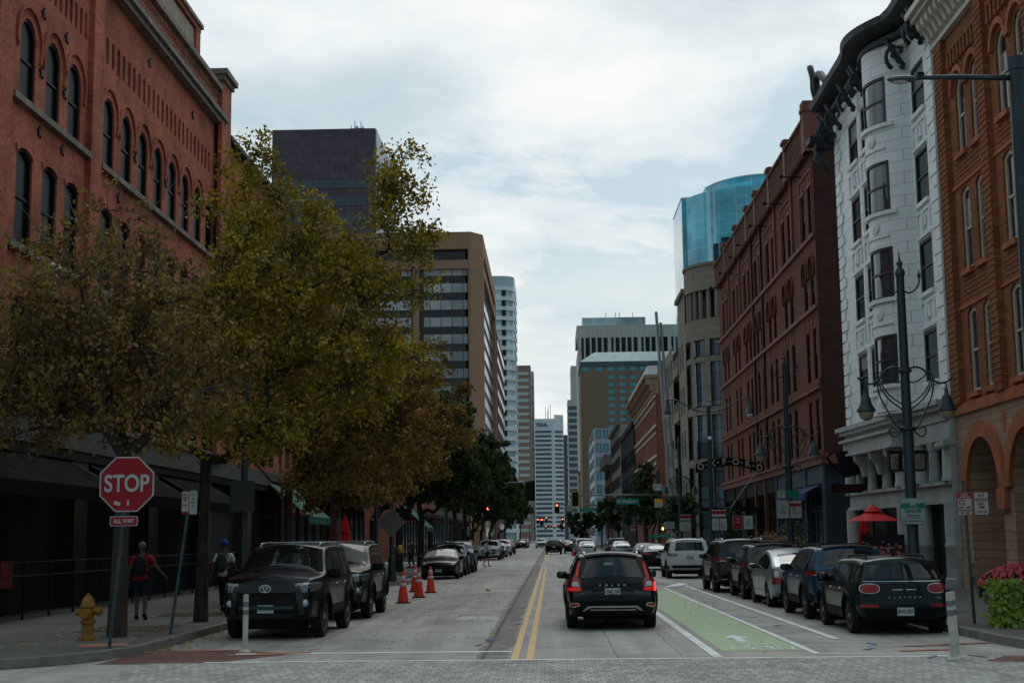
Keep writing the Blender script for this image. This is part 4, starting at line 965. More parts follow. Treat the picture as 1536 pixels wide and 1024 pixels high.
for (b, t_, w_, lb) in (((10.55, 124, 0), (9.6, 125.0, 21.6), .13, 'taller leaning steel pole of the pair beside the beige tower'), ((11.3, 125.5, 0), (9.95, 124.8, 20.6), .13, 'slightly shorter leaning steel pole of the pair beside the beige tower')):
    o = thing('leaning_steel_pole', lb, 'pole', b)
    MB().tube([b, t_], w_, 8).build('shaft', mat('galvanised_steel', (.22, .24, .25), .45, metal=.5), o)
    MB().tube([b, (b[0], b[1], .3)], .22, 8).build('base', 'dkmetal', o)

# ---------------------------------------------------------------- brick with bracketed cornice, dark, grey, ornate, blue-glass: right side blocks
def b15():
    B = thing('ornate_brick_building', 'red brick building with stepped white roof edge and heavy bracketed cornice past the beige tower', 'building', (13.2, 176, 0))
    f = FR(13.2, 1); y0, y1 = 176, 220
    ops = [(y, 4.8 + 3.7 * j, 1.15, 2.3, 's') for j in range(4) for y in [y0 + 1.4 + 2.42 * k for k in range(18)]]
    wall('wall', 'brickF', B, f, y0, y1, .1, 19.4, ops, .3)
    for o in ops: window(B, f, *o, fm='cream', pm='win')
    for j in range(5): MB(f).box(y0, y1, 4.2 + 3.7 * j, 4.5 + 3.7 * j, .003, .2).build('string_course', 'cream', B)
    for o in ops[::1]: pass
    m = MB(f)
    for o in ops: m.box(o[0] - .7, o[0] + .7, o[1] + 2.25, o[1] + 2.55, .003, .12)
    m.build('window_heads', 'cream', B)
    MB(f).box(y0, y1, 19.4, 19.8, -.4, .3).box(y0 - .1, y1, 21.4, 21.8, -.4, 1.4).box(y0, y1, 19.8, 21.4, -.4, .15).build('cornice', 'stoneX', B)
    for k in range(12):
        y = y0 + .4 + k * 3.9; MB(f).box(y - .35, y + .35, 20.6, 21.39, .15, 1.2).box(y - .3, y + .3, 19.81, 20.6, .15, .7).build('cornice_bracket', 'stoneX', B)
    for k in range(7): MB(f).box(y0 + k * 6.3, y0 + 5.9 + k * 6.3, 21.8, 22.9, -.3, .9).build('roof_step', 'white', B)
    MB().box(13.25, 35, 176.05, 219.9, 0, 21).build('building_mass', 'brickF', B)
b15()
def simple(name, label, x0, x1, y0, y1, h, m, kind='building'):
    B = thing(name, label, kind, ((x0 + x1) / 2, y0, 0)); MB().box(x0, x1, y0, y1, 0, h).build('wall', m, B); return B
B = simple('dark_brick_building', 'plain dark charcoal building between the brick cornice building and the grey one', 13.0, 36, 221, 262, 19.5, masonry('charcoal_brick', (.035, .033, .04), (.028, .027, .034), (.02, .02, .024), .6, .3, .02, plane='x+y', stain=.3))
f = FR(13.0, 1); MB(f).box(221, 262, 18.8, 19.7, .003, .25).build('cornice', 'blk', B)
for y in [224 + 5 * k for k in range(8)]:
    for z in (5, 9, 13): window(B, FR(12.7, 1), y, z, 2.2, 2.6, 'r', 'black', 'win', d=.26)
def grid_windows(B, fr, us, vs_, w_, h_, fm, pm, d=-.03, **k):
    for u in us:
        for v in vs_: window(B, fr, u, v, w_, h_, 'r', fm, pm, d=d, bar=.1, mid=False, **k)
B = simple('grey_stone_building', 'pale grey stone building with small windows, past the charcoal one', 13.1, 38, 264, 305, 22.5, masonry('pale_grey_stone', (.34, .33, .30), (.30, .29, .265), (.18, .17, .15), 1.1, .5, .02, plane='x+y', stain=.15))
grid_windows(B, FR(13.1, 1), [268 + 4.4 * k for k in range(9)], [4 + 3.6 * k for k in range(5)], 2.2, 2.2, 'darktrim', 'win'); MB(FR(13.1, 1)).box(264, 305, 22.5, 23.1, -.4, .6).build('cornice', 'stoneG', B)
B = simple('orange_brick_building', 'narrow orange brick building with ornate cornice in front of the blue glass offices', 13.2, 32, 312, 345, 17.5, 'brickR')
grid_windows(B, FR(13.2, 1), [316 + 4.4 * k for k in range(7)], [4 + 3.6 * k for k in range(4)], 2., 2.4, 'darktrim', 'win'); MB(FR(13.2, 1)).box(311.5, 345, 17.5, 19.8, -.4, 1.3).build('cornice', 'stoneG', B); MB(FF(312)).box(12, 32, 17.5, 19.8, 0, 1.).build('cornice', 'stoneG', B)

tealg = glass('teal_office_glass', (.02, .28, .38), .15, .8, .02, var=(.05, .40, .50), pw=3.5, ph=4., ms=.1, mullion=(.3, .36, .4))
palep = mat('pale_blue_panel', (.36, .46, .52), .5, var=.08, vscale=.1)
B = simple('blue_glass_office', 'pale blue panelled low office block with teal windows in front of the tan hotel tower', 13.2, 40, 425, 480, 34, palep)
grid_windows(B, FF(425), [14.6 + 2.1 * k for k in range(12)], [2.4 + 4.1 * k for k in range(8)], 1.5, 2.5, 'darktrim', tealg); grid_windows(B, FR(13.2, 1), [430 + 7 * k for k in range(7)], [2.4 + 4.1 * k for k in range(8)], 4.4, 2.5, 'darktrim', tealg)

# ---------------------------------------------------------------- skyline
def tower(name, label, x0, x1, y0, y1, h, m, bands, bm, band_h, faces='fs', z0=6, side=None, inset=0.5, frm='darktrim', roof=None, wname='window_band'):
    B = simple(name, label, x0, x1, y0, y1, h, m, 'tower')
    step = (h - z0 - band_h) / max(1, bands)
    for k in range(bands):
        z = z0 + step * k
        if 'f' in faces: MB(FF(y0)).box(x0 + inset, x1 - inset, z, z + band_h, .0, .12).build(wname, bm, B)
        if 's' in faces:
            s = side if side is not None else (1 if x0 > 0 else -1); X = x0 if s > 0 else x1
            MB(FR(X, s)).box(y0 + inset, y1 - inset, z, z + band_h, .0, .12).build(wname, bm, B)
    return B
# dark purple-brown tower, left
dk = masonry('dark_brown_tower_panels', (.115, .10, .125), (.09, .08, .105), (.05, .045, .06), 2.6, 1.9, .06, plane='x+y', stain=.2, bump=0)
dg = glass('dark_tower_glass', (.03, .06, .09), .12, .7, .02, var=(.045, .08, .11), pw=2.6, ph=3.4, ms=.1, mullion=(.02, .02, .02))
B = tower('dark_office_tower', 'dark purple-brown office tower with a pale side face and rooftop antennas, behind the tree', -65.5, -40.7, 330, 375, 99.6, dk, 22, dg, 2.0, faces='f', z0=5, inset=1.2)
for o in list(B.children):
    if o.name.startswith('window_band') and o.data.vertices[0].co.z > 88: bpy.data.objects.remove(o)
MB(FR(-40.7, -1)).box(330.3, 375, 0, 99.4, .01, .3).build('side_panel_face', mat('painted_side_light', (.42, .5, .54), .5), B)  # pale tone puts the light from the right into this face's colour
for k in range(20): MB(FR(-40.7, -1)).box(334, 374, 5 + 4 * k, 7 + 4 * k, .3, .36).build('side_window_band', dg, B)
an = MB()
for x, h in ((-47.2, 2.2), (-46.3, 3.4), (-45.8, 1.6), (-44.8, 3.2), (-44.3, 2.2)): an.tube([(x, 335, 99.6), (x, 335, 99.6 + h)], .12, 5)
an.tube([(-47.5, 335, 101), (-44, 335, 101.2)], .1, 5).box(-46.1, -45.5, 334.8, 335.2, 100.3, 101.6).build('antennas', mat('pale_antenna', (.45, .5, .52), .5), B)

# brown office block
def brown():
    tan = masonry('tan_brown_precast', (.34, .21, .14), (.32, .20, .133), (.17, .11, .08), 6.5, 3.5, .03, plane='x+y', stain=.08, sscale=.05, bump=0)
    dkb = mat('black_spandrel_glass', (.008, .012, .018), .2, spec=.6)
    pv = glass('pale_reflecting_band_glass', (.30, .36, .40), .1, .8, .02, var=(.42, .47, .50), pw=2.1, ph=50, ms=.09, mullion=(.04, .05, .06))
    B = thing('brown_office_block', 'brown concrete office block with chamfered corner and horizontal window bands', 'building', (-13, 265, 0))
    base = [(-60, 265), (-14.5, 265), (-12.3, 268), (-12.3, 330), (-60, 330)]
    core = [(-60, 266.2), (-15.6, 266.2), (-13.3, 269), (-13.3, 330), (-60, 330)]
    MB().prism(core, 0, 59.0).build('core', dkb, B)
    MB().prism(base, 56.4, 59.7).build('roof_band', tan, B)
    MB().prism(base, 52.6, 54.3).build('upper_band', tan, B)
    for x in (-60, -48, -36, -24.9): MB().box(x - .55, x + .55, 264.9, 267, 0, 56.4).build('pier', tan, B)
    MB().prism([(-15.0, 264.97), (-14.5, 264.97), (-12.25, 267.97), (-12.25, 270.5), (-15.0, 270.5)], 0, 56.4).build('corner_pier', tan, B)
    MB().box(-14, -12.25, 328, 330, 0, 56.4).build('pier', tan, B)
    for k in range(16):
        z = 2.4 + 3.27 * k
        for a, c_ in ((-59.4, -48.6), (-47.4, -36.6), (-35.4, -25.6), (-24.0, -14.9)):
            MB(FF(266.2)).box(a + .5, c_ - .3, z, z + 1.8, 0, .25).build('window_band', pv, B)
        for a, c_ in ((271, 328),):
            MB(FR(-13.3, -1)).box(a, c_, z, z + 1.65, 0, .25).build('window_band', pv, B)
    # railing and lamps at the top gap
brown()
B = simple('red_brown_office_slab', 'narrow dark red-brown slab directly behind the brown office block', -26, -12.4, 336, 392, 51, masonry('red_brown_precast', (.085, .03, .024), (.075, .027, .022), (.04, .02, .02), 3., 3., .1, plane='x+y', stain=.1))
for k in range(12): MB(FR(-12.4, -1)).box(340, 391, 4 + 4 * k, 5.4 + 4 * k, 0, .1).build('window_band', dg, B)

# curved pale glass tower
gl = glass('pale_blue_curtain_wall', (.42, .62, .68), .18, .8, .02, var=(.50, .70, .74), pw=3, ph=1.9, ms=.04, mullion=(.5, .6, .62))
B = thing('curved_glass_tower', 'pale blue glass tower with a rounded edge and stacked dark balconies, left of the street', 'tower', (-24, 560, 0))
def rounded(x0, x1, y0, y1, r, n=8):
    return [(x0, y0), (x1 - r, y0)] + [(x1 - r + r * sin(pi / 2 * k / n), y0 + r - r * cos(pi / 2 * k / n)) for k in range(1, n + 1)] + [(x1, y1), (x0, y1)]
MB().prism(rounded(-40, -13.6, 560, 600, 6), 0, 105.5).build('curtain_wall', gl, B)
wp = mat('white_floor_band', (.70, .8, .82), .5)
for k in range(25): MB().prism(rounded(-40, -13.2, 559.6, 600, 6.2), 4 + 4. * k, 5.6 + 4. * k).build('floor_band', wp, B)
for k in range(24):
    MB(FF(559.6)).box(-18.3, -16.7, 5.7 + 4 * k, 7.9 + 4 * k, -.5, .08).build('balcony_opening', 'win', B)
MB().prism(rounded(-40, -13.3, 559.8, 600, 6), 101, 105.8).build('crown', mat('pale_teal_glass_crown', (.38, .55, .6), .3), B)

tower('brick_banded_tower', 'tan brick tower with pale window bands right of the curved glass tower', -24, -12.4, 960, 1010, 118, masonry('pink_tan_brick', (.30, .20, .17), (.28, .19, .16), (.2, .15, .13), 8, 4, .1, plane='x+y', stain=.05), 24, mat('pale_band_glass', (.42, .52, .54), .3), 2.0, faces='f', z0=6, inset=1.2)
tower('tall_glass_slab', 'thin pale blue glass slab beside the tan brick tower', -26, -10.8, 1012, 1040, 120, mat('pale_blue_slab', (.34, .46, .52), .3), 10, dg, 1.2, faces='f', z0=8)
# tower closing the street
wt = mat('white_blue_tower_panel', (.60, .70, .74), .4, var=.06, vscale=.02)
bt = mat('dark_blue_tower_glass', (.045, .075, .10), .2, spec=.8)
B = thing('white_banded_tower', 'white and blue banded skyscraper closing the end of the street', 'tower', (-1.5, 1400, 0))
MB().box(-17.2, 4.6, 1400, 1440, 0, 118).build('wall', wt, B)
MB().prism([(4.6, 1400), (13.6, 1407), (13.6, 1440), (4.6, 1440)], 0, 122).build('side_wall', wt, B)
for k in range(24):
    z = 3 + 4.4 * k
    MB(FF(1400)).box(-16.6, 1.5, z, z + 2.1, 0, .3).build('window_band', bt, B)
    MB().prism([(5.4, 1400.3), (12.6, 1405.9), (12.9, 1406), (12.9, 1406.3)] if False else [(5.2, 1400.1), (13.0, 1406.2), (13.0, 1406.6), (5.2, 1400.6)], z, z + 2.1).build('window_band', bt, B)
text('TIAA', 5.2, mat('blue_sign_letter', (.05, .12, .2), .5), B, TM((-6.5, -.5, 112)), bold=.15, depth=.2)
an = MB()
for x, h in ((-4, 8), (1, 11), (-2, 5), (-1.2, 9)): an.tube([(x, 1410, 118), (x, 1410, 118 + h + 4)], .25, 5)
an.build('antennas', 'darktrim', B)
tower('navy_glass_tower', 'slim navy blue glass tower right of the white banded skyscraper', 11.0, 19, 1150, 1180, 84, mat('navy_glass', (.03, .055, .10), .25, spec=.8), 18, mat('navy_band', (.07, .11, .16), .3), 1.6, z0=6)
tower('blue_striped_tower', 'tall pale tower with dark blue vertical glass, left of the tan hotel', 12.6, 19.5, 980, 1010, 96, mat('pale_stripe_tower', (.40, .47, .50), .5), 20, bt, 2.6, z0=6)
B = simple('pale_distant_tower', 'pale sliver of a far tower just left of the big concrete tower', 18.6, 26, 1200, 1240, 146, mat('far_pale_tower', (.42, .48, .5), .5), 'tower')
B = tower('white_base_building', 'small white building with red brick wing at the end of the right side', 12.5, 22, 640, 660, 31, mat('off_white_stone', (.38, .37, .34), .8), 4, 'win', 2.0, faces='', z0=6)
for u in (14.2, 16.6):
    for z in (24, 27.5): window(B, FF(640), u, z, 1.2, 1.7, 'r', 'darktrim', 'win', d=-.05, mid=False)
MB(FF(640)).box(12.3, 22, 29.8, 31.2, 0, .8).build('cornice', 'stoneG', B); MB(FF(640)).box(13.4, 20, 0, 21, .01, 1).build('brick_wing', 'brickF', B)

# tan hotel with teal roof
tb = masonry('tan_hotel_brick', (.24, .18, .125), (.225, .17, .118), (.16, .12, .09), 30, 3.4, .05, plane='x+y', stain=.05, sscale=.03, bump=0, off=0)
B = simple('tan_hotel_tower', 'tan brown hotel tower with teal sloped roof and teal windows', 13.4, 64, 600, 640, 71.2, tb, 'tower')
MB().box(13.2, 64, 599.8, 640, 73.8, 75.6).build('dark_band', mat('slate_band', (.07, .12, .13), .6), B)
MB().box(13.7, 64, 600.2, 640, 71.2, 73.8).build('upper_floor', tb, B)
f = FF(600)
MB().add([(13.2, 599.7, 75.6), (64, 599.7, 75.6), (64, 615, 81.5), (20, 615, 81.5), (13.2, 640, 75.6), (64, 640, 75.6)], [(0, 1, 2, 3), (0, 3, 4), (3, 2, 5, 4)]).build('teal_roof', mat('green_copper_roof', (.22, .38, .37), .6, var=.08, vscale=.3), B)
for u in (15.8, 21.4, 26.4, 31.1, 35.7, 40.3, 45): window(B, FF(600.2), u, 71.5, 3.6, 2.0, 'r', 'darktrim', tealg, d=-.05, mid=False)
for j, nrow in enumerate(range(17)):
    for i, u in enumerate((26.4, 31.1, 35.7, 40.3)):
        z = 67.9 - 2.98 * j
        window(B, f, u, z, 3.1, 1.8, 'r', 'darktrim', tealg, d=-.05, mid=False)
# concrete tower with slots
ct = masonry('grey_tower_concrete', (.52, .505, .47), (.49, .475, .44), (.3, .29, .26), 2.4, 12, .08, plane='x+y', stain=.07, sscale=.02, bump=0, off=0)
B = simple('concrete_slot_tower', 'grey concrete tower with dark vertical slots and glass penthouse behind the tan hotel', 15.0, 72, 720, 770, 97, ct, 'tower')
MB().box(14.6, 72, 719.2, 770, 102.6, 108.9).build('roof_band', ct, B)
MB().box(16, 72, 722, 769, 97, 102.6).build('slot_floor', 'win', B)
gr = MB(FF(720))
gr = MB(FF(720))
for k in range(19): gr.box(15.0 + 3.05 * k, 15.9 + 3.05 * k + (.9 if k % 5 == 0 else 0), 80, 102.6, .0, .9)
gr.build('fins', ct, B)
for k in range(18): MB(FF(720)).box(16.0 + 3.05 * k, 18.0 + 3.05 * k, 78, 102.5, -.3, .1).build('slot_window', 'win', B)
MB().box(17.5, 50, 724, 760, 108.9, 113.6).build('glass_penthouse', glass('penthouse_glass', (.26, .40, .45), .2, .8, .02, var=(.32, .46, .5), pw=2.4, ph=5, ms=.1, mullion=(.5, .58, .6)), B)
an = MB()
for x in (30, 35, 37, 44): an.tube([(x, 730, 113.6), (x, 730, 117)], .15, 4)
an.build('antennas', 'darktrim', B)

# blue curved glass tower, right
bg_ = glass('bright_blue_curtain_wall', (.03, .36, .52), .07, 1.0, .03, var=(.08, .50, .60), pw=3.0, ph=3.7, ms=.07, mullion=(.35, .6, .66))
B = thing('blue_curved_glass_tower', 'bright blue curved glass skyscraper rising behind the beige tower', 'tower', (85, 600, 0))
def curve_poly(x0, x1, y, bul, yb, n=22):
    return [(x0 + (x1 - x0) * k / n, y - bul * sin(pi * (k / n) ** .75)) for k in range(n + 1)] + [(x1, yb), (x0, yb)]
MB().prism([(58.2, 600), (69, 597.5), (69, 640), (58.2, 640)], 0, 145.5).build('corner_wing', bg_, B)
MB().prism(curve_poly(60, 127, 597, 22, 640), 0, 144.8).build('curved_front', bg_, B)
MB().prism(curve_poly(69, 127, 602, 22, 642), 144.8, 150.5).build('upper_front', bg_, B)
# a roof-edge rail
MB().prism(curve_poly(68.7, 127.4, 601.6, 22.2, 642.4), 150.5, 150.9).build('roof_edge', wp, B)
MB().prism([(58, 599.6), (69, 597.2), (69, 640), (58, 640)], 145.5, 146).build('roof_edge', wp, B)

# the dark tower it mirrors is painted on as a dark stepped patch of panes
B2 = MB(); n = 22
def cpt(k): return (60 + 67 * k / n, 597 - 22 * sin(pi * (k / n) ** .75))
for k0, z1 in ((3, 122), (4, 124), (5, 120)):
    a, c_ = cpt(k0), cpt(k0 + 1); B2.add([(a[0], a[1] - .2, 60), (c_[0], c_[1] - .2, 60), (c_[0], c_[1] - .2, z1), (a[0], a[1] - .2, z1)], [(0, 1, 2, 3)])
B2.build('painted_reflection', glass('painted_reflection_glass', (.008, .02, .035), .2, .2, .02, var=(.012, .03, .045), pw=3.0, ph=3.7, ms=.05, mullion=(.1, .2, .25)), B)

# ================================================================== CARS
def carpaint(name, c, rough=.28, metal=.3):
    m = mat(name, c, rough, metal=metal, spec=.2, coat=.2); return m
M['pblack'] = carpaint('black_car_paint', (.005, .006, .008)); M['pgreen'] = carpaint('very_dark_green_car_paint', (.008, .018, .018))
M['pblue'] = carpaint('dark_blue_car_paint', (.012, .045, .085)); M['psilver'] = carpaint('pale_silver_blue_car_paint', (.28, .34, .37), metal=.6)
M['pwhite'] = carpaint('white_car_paint', (.52, .55, .56), metal=0.); M['pgrey'] = carpaint('charcoal_car_paint', (.03, .034, .037)); M['pblue2'] = carpaint('bright_blue_car_paint', (.02, .10, .25))
M['psilver2'] = carpaint('silver_car_paint', (.36, .38, .39), metal=.6)
M['cglass'] = mat('dark_car_glass', (.006, .009, .011), .04, spec=.55); M['trim'] = mat('black_plastic_trim', (.011, .012, .013), .6, var=.2, vscale=12, spec=.06)
M['tyre'] = mat('tyre_rubber', (.012, .012, .012), .85, bump=.2, bscale=60); M['rim'] = mat('alloy_rim', (.34, .36, .38), .35, metal=.8); M['rimd'] = mat('dark_alloy_rim', (.07, .075, .08), .4, metal=.7)
M['chrome'] = mat('chrome_trim', (.55, .58, .60), .15, metal=1.); M['tail'] = mat('red_tail_lamp', (.26, .004, .005), .2, spec=.4, coat=.3); M['taillit'] = mat('lit_red_tail_lamp', (.45, .008, .008), .2, emit=(1, .03, .02), es=.18)
M['taill2'] = mat('bright_red_lamp_strip', (.6, .02, .02), .2, emit=(1, .08, .05), es=.8)
M['lens'] = mat('clear_head_lamp', (.07, .09, .10), .08, spec=.9, coat=1.); M['lensw'] = mat('lamp_reflector', (.34, .38, .4), .2, metal=.6); M['plate'] = mat('pale_number_plate', (.38, .43, .44), .5); M['ptext'] = mat('plate_lettering', (.03, .09, .06), .6)
M['amber'] = mat('amber_lens', (.28, .05, .015), .2, coat=.6)

def chaikin(P, n=2):
    for _ in range(n):
        Q = [P[0]]
        for a, b_ in zip(P, P[1:]):
            Q += [(a[0] * .8 + b_[0] * .2, a[1] * .8 + b_[1] * .2), (a[0] * .2 + b_[0] * .8, a[1] * .2 + b_[1] * .8)]
        Q.append(P[-1]); P = Q
    return P
def densify(P, st):
    Q = [P[0]]
    for a, b_ in zip(P, P[1:]):
        n = max(1, int(hypot(b_[0] - a[0], b_[1] - a[1]) / st + .5))
        Q += [(a[0] + (b_[0] - a[0]) * k / n, a[1] + (b_[1] - a[1]) * k / n) for k in range(1, n + 1)]
    return Q
def interp(P, x):
    if x <= P[0][0]: return P[0][1]
    for a, b_ in zip(P, P[1:]):
        if x <= b_[0]: return a[1] + (b_[1] - a[1]) * (x - a[0]) / max(1e-9, b_[0] - a[0])
    return P[-1][1]
def tri_poly(P, st):
    """triangulated fill of a polygon with interior grid points"""
    P = densify(P + [P[0]], st)[:-1]; V = [Vector(p) for p in P]; n = len(V)
    def ins(x, y):
        r = False; j = n - 1
        for i in range(n):
            if (V[i].y > y) != (V[j].y > y) and x < (V[j].x - V[i].x) * (y - V[i].y) / (V[j].y - V[i].y) + V[i].x: r = not r
            j = i
        return r
    x0, x1 = min(v.x for v in V), max(v.x for v in V); y0, y1 = min(v.y for v in V), max(v.y for v in V); E = [(i, (i + 1) % n) for i in range(n)]
    x = x0 + st * .5; B_ = V[:]
    while x < x1:
        y = y0 + st * .5
        while y < y1:
            if ins(x, y) and min((Vector((x, y)) - q).length for q in B_) > st * .55: V.append(Vector((x, y)))
            y += st
        x += st
    vo, eo, fo, *_ = delaunay_2d_cdt(V, E, [], 0, 1e-6)
    fs = [tuple(f) for f in fo if ins(sum(vo[i].x for i in f) / len(f), sum(vo[i].y for i in f) / len(f))]
    return [(v.x, v.y) for v in vo], fs

WH = {}
def wheel_mesh(r, rim_m, ns=10, w_=.23):
    key = (r, rim_m, ns)
    if key in WH: return WH[key]
    t = MB().lathe([(r * .62, -w_ * .42), (r * .80, -w_ * .5), (r * .95, -w_ * .48), (r, -w_ * .36), (r, w_ * .36), (r * .95, w_ * .48), (r * .80, w_ * .5), (r * .62, w_ * .42)], (0, 0, 0), 28, 'x')
    to = t.build('wheel', 'tyre', None, smooth=True, ang=35); tm = to.data; bpy.data.objects.remove(to)
    q = MB(); q.lathe([(r * .56, .0), (r * .66, w_ * .36), (r * .68, w_ * .44), (r * .64, w_ * .44), (r * .60, w_ * .2)], (0, 0, 0), 28, 'x')
    for k in range(ns):
        a = 2 * pi * k / ns; da = .5 * pi / ns
        pts = [(w_ * .40, .06 * r), (w_ * .40, .64 * r)]
        c_, s_ = cos(a), sin(a); h = r * .055
        vs = []
        for (x, rr, hh) in ((w_ * .42, .1 * r, h * 1.3), (w_ * .40, .64 * r, h * .9)):
            for sg in (-1, 1): vs.append((x, rr * c_ - sg * hh * s_, rr * s_ + sg * hh * c_)); vs.append((x - .05, rr * c_ - sg * hh * s_, rr * s_ + sg * hh * c_))
        q.add(vs, [(0, 2, 6, 4), (0, 1, 5, 4), (2, 3, 7, 6), (1, 3, 7, 5)])
    q.lathe([(0, w_ * .46), (r * .14, w_ * .45), (r * .16, w_ * .3)], (0, 0, 0), 10, 'x')
    ro = q.build('rim', rim_m, None, smooth=True, ang=30); rm = ro.data; bpy.data.objects.remove(ro)
    d = MB().lathe([(0, w_ * .02), (r * .6, w_ * .02), (r * .6, -w_ * .3)], (0, 0, 0), 20, 'x').build('brake_disc', 'trim', None); dm = d.data; bpy.data.objects.remove(d)
    WH[key] = (tm, rm, dm); return WH[key]

class Car:
    def __init__(s, name, label, cat, L, W, top, wr, ax, paint, belt, hw=.76, sill=.30, rt=.07, re=.11, bt=.05, bf=.12, brr=.07, planf=.13, planr=.07, rimm='rim', ns=10, flare=.02, mid=1.0, clad=False, group=None):
        s.W = W; s.wr = wr; s.ax = ax; s.belt = belt; s.paint = paint; H = max(p[1] for p in top); s.H = H; s.L = L
        s.root = thing(name, label, cat, (0, 0, 0), 0, group)
        s.wz = [(.15, .93), (sill + .05, .965), (.55, 1.0), (.8, 1.0), (belt, .975), (belt + .03, .96), (H, hw)]
        s.planf, s.planr, s.flare, s.hwf = planf, planr, flare, hw
        s.P = densify(chaikin(top), .11); P = s.P; n = len(P); s.n = n
        nr = []
        for i in range(n):
            a = P[max(0, i - 1)]; b_ = P[min(n - 1, i + 1)]; d = Vector((b_[0] - a[0], b_[1] - a[1])).normalized(); nr.append(Vector((-d.y, d.x)) * 1)
        # outline runs front -> rear (y decreasing) over the top: outward normal points up/forward
        nr = [Vector((v.x, v.y)) if True else v for v in nr]
        if nr[n // 2].y < 0: nr = [-v for v in nr]
        s.nr = nr
        s.r = [rt * abs(v.y) + re * abs(v.x) for v in nr]
        s.bu = [bt * max(0, v.y) + (bf * v.x if v.x > 0 else brr * -v.x) for v in nr]
        ins = [(P[i][0] - nr[i].x * s.r[i], P[i][1] - nr[i].y * s.r[i]) for i in range(n)]
        s.ins = ins
        fil = [0, .3, .62, .85, 1.0]
        rows = []
        for i in range(n):
            Wd = s.Wf(*ins[i]); row = []
            for a in fil:
                th = a * pi / 2; row.append((Wd - s.r[i] * (1 - cos(th)) , s.r[i] * (sin(th) - 1)))
            xe = row[-1][0]
            for q in (.82, .6, .35, 0.): row.append((xe * q, s.bu[i] * (1 - q * q)))
            rows.append((row, xe))
        V = []; F = []; m = len(rows[0][0]); full = 2 * m - 1; s.rows = rows
        for i in range(n):
            row = rows[i][0]; seq = [(x, o) for x, o in row] + [(-x, o) for x, o in reversed(row[:-1])]
            for x, o in seq: V.append((x, P[i][0] + nr[i].x * o, P[i][1] + nr[i].y * o))
        for i in range(n - 1):
            for k in range(full - 1): F.append((i * full + k, i * full + k + 1, (i + 1) * full + k + 1, (i + 1) * full + k))
        # side panels with wheel arches in their lower edge
        Ra = wr + .055; bot = []
        def arc_pts(yc, rev=False):
            a = -math_asin(max(-1, min(1, (wr - sill) / Ra)))
            q = [(yc + Ra * cos(a + (pi - 2 * a) * k / 14), wr + Ra * sin(a + (pi - 2 * a) * k / 14)) for k in range(15)]
            return q
        fr_arc = arc_pts(ax[0]); rr_arc = arc_pts(-ax[1])
        bot = [(ins[-1][0] + .02, sill + .0)] + list(reversed(rr_arc)) + list(reversed(fr_arc)) + [(ins[0][0] - .02, sill)]
        s.botpath = bot
        poly = list(ins) + bot
        vo, fo = tri_poly(poly, .13)
        for sg in (1, -1):
            b0 = len(V); V += [(sg * s.Wf(y, z), y, z) for y, z in vo]; F += [tuple(b0 + i for i in f) for f in fo]
        mb = MB(); mb.add(V, F)
        bm = bmesh.new(); me = bpy.data.meshes.new('body'); me.from_pydata(mb.v, [], mb.f); bm.from_mesh(me)
        bmesh.ops.remove_doubles(bm, verts=bm.verts, dist=.004); bmesh.ops.recalc_face_normals(bm, faces=bm.faces); bm.to_mesh(me)
        s.bvh = BVHTree.FromBMesh(bm); bm.free()
        me.materials.append(M[paint]); me.polygons.foreach_set('use_smooth', [True] * len(me.polygons)); me.set_sharp_from_angle(angle=radians(38))
        s.body = link('body', me, s.root)
        ub = MB()      # arch liners, sills and floor
        for sg in (1, -1):
            b0 = len(ub.v)
            for (y, z) in bot:
                w0 = s.Wf(y, z) - .004; ub.v += [(sg * w0, y, z), (sg * (w0 - .33), y, z)]
            for i in range(len(bot) - 1): ub.f.append((b0 + 2 * i, b0 + 2 * i + 1, b0 + 2 * i + 3, b0 + 2 * i + 2))
        yf, yr = ins[0][0] - .08, ins[-1][0] + .08
        ub.box(-W / 2 + .36, W / 2 - .36, yr, yf, .2, .62); ub.box(-W / 2 + .1, W / 2 - .1, yr, -ax[1] - Ra, sill - .04, sill + .2).box(-W / 2 + .14, W / 2 - .14, ax[0] + Ra, yf, sill - .04, sill + .2).box(-W / 2 + .07, W / 2 - .07, -ax[1] + Ra, ax[0] - Ra, sill - .03, sill + .1)
        ub.build('underbody', 'trim', s.root)
        tm, rm, dm = wheel_mesh(wr, rimm, ns)
        for sg in (1, -1):
            for y in (ax[0], -ax[1]):
                o = link('wheel', tm, s.root, (sg * (W / 2 - .125), y, wr)); o.rotation_euler = (.3, 0, 0 if sg > 0 else pi)
                link('rim', rm, o); link('brake_disc', dm, o)
        if clad:      # dark arch rings and sill
            c = MB()
            for sg in (1, -1):
                for yc in (ax[0], -ax[1]):
                    b0 = len(c.v); K = 14; a = -math_asin(max(-1, min(1, (wr - sill) / Ra)))
                    for k in range(K + 1):
                        t = a + (pi - 2 * a) * k / K
                        for rr, o in ((Ra - .005, .02), (Ra + .07, .02), (Ra + .075, -.005)):
                            y, z = yc + rr * cos(t), wr + rr * sin(t); c.v.append((sg * (s.Wf(y, z) + o), y, z))
                    for k in range(K):
                        for q in range(2): c.f.append((b0 + 3 * k + q, b0 + 3 * k + q + 1, b0 + 3 * k + 3 + q + 1, b0 + 3 * k + 3 + q))
            c.build('arch_trim', 'trim', s.root); s.side([(ax[0] - Ra, sill), (ax[0] - Ra, sill + .17), (-ax[1] + Ra, sill + .17), (-ax[1] + Ra, sill)], 'trim', 'sill_trim', .02)
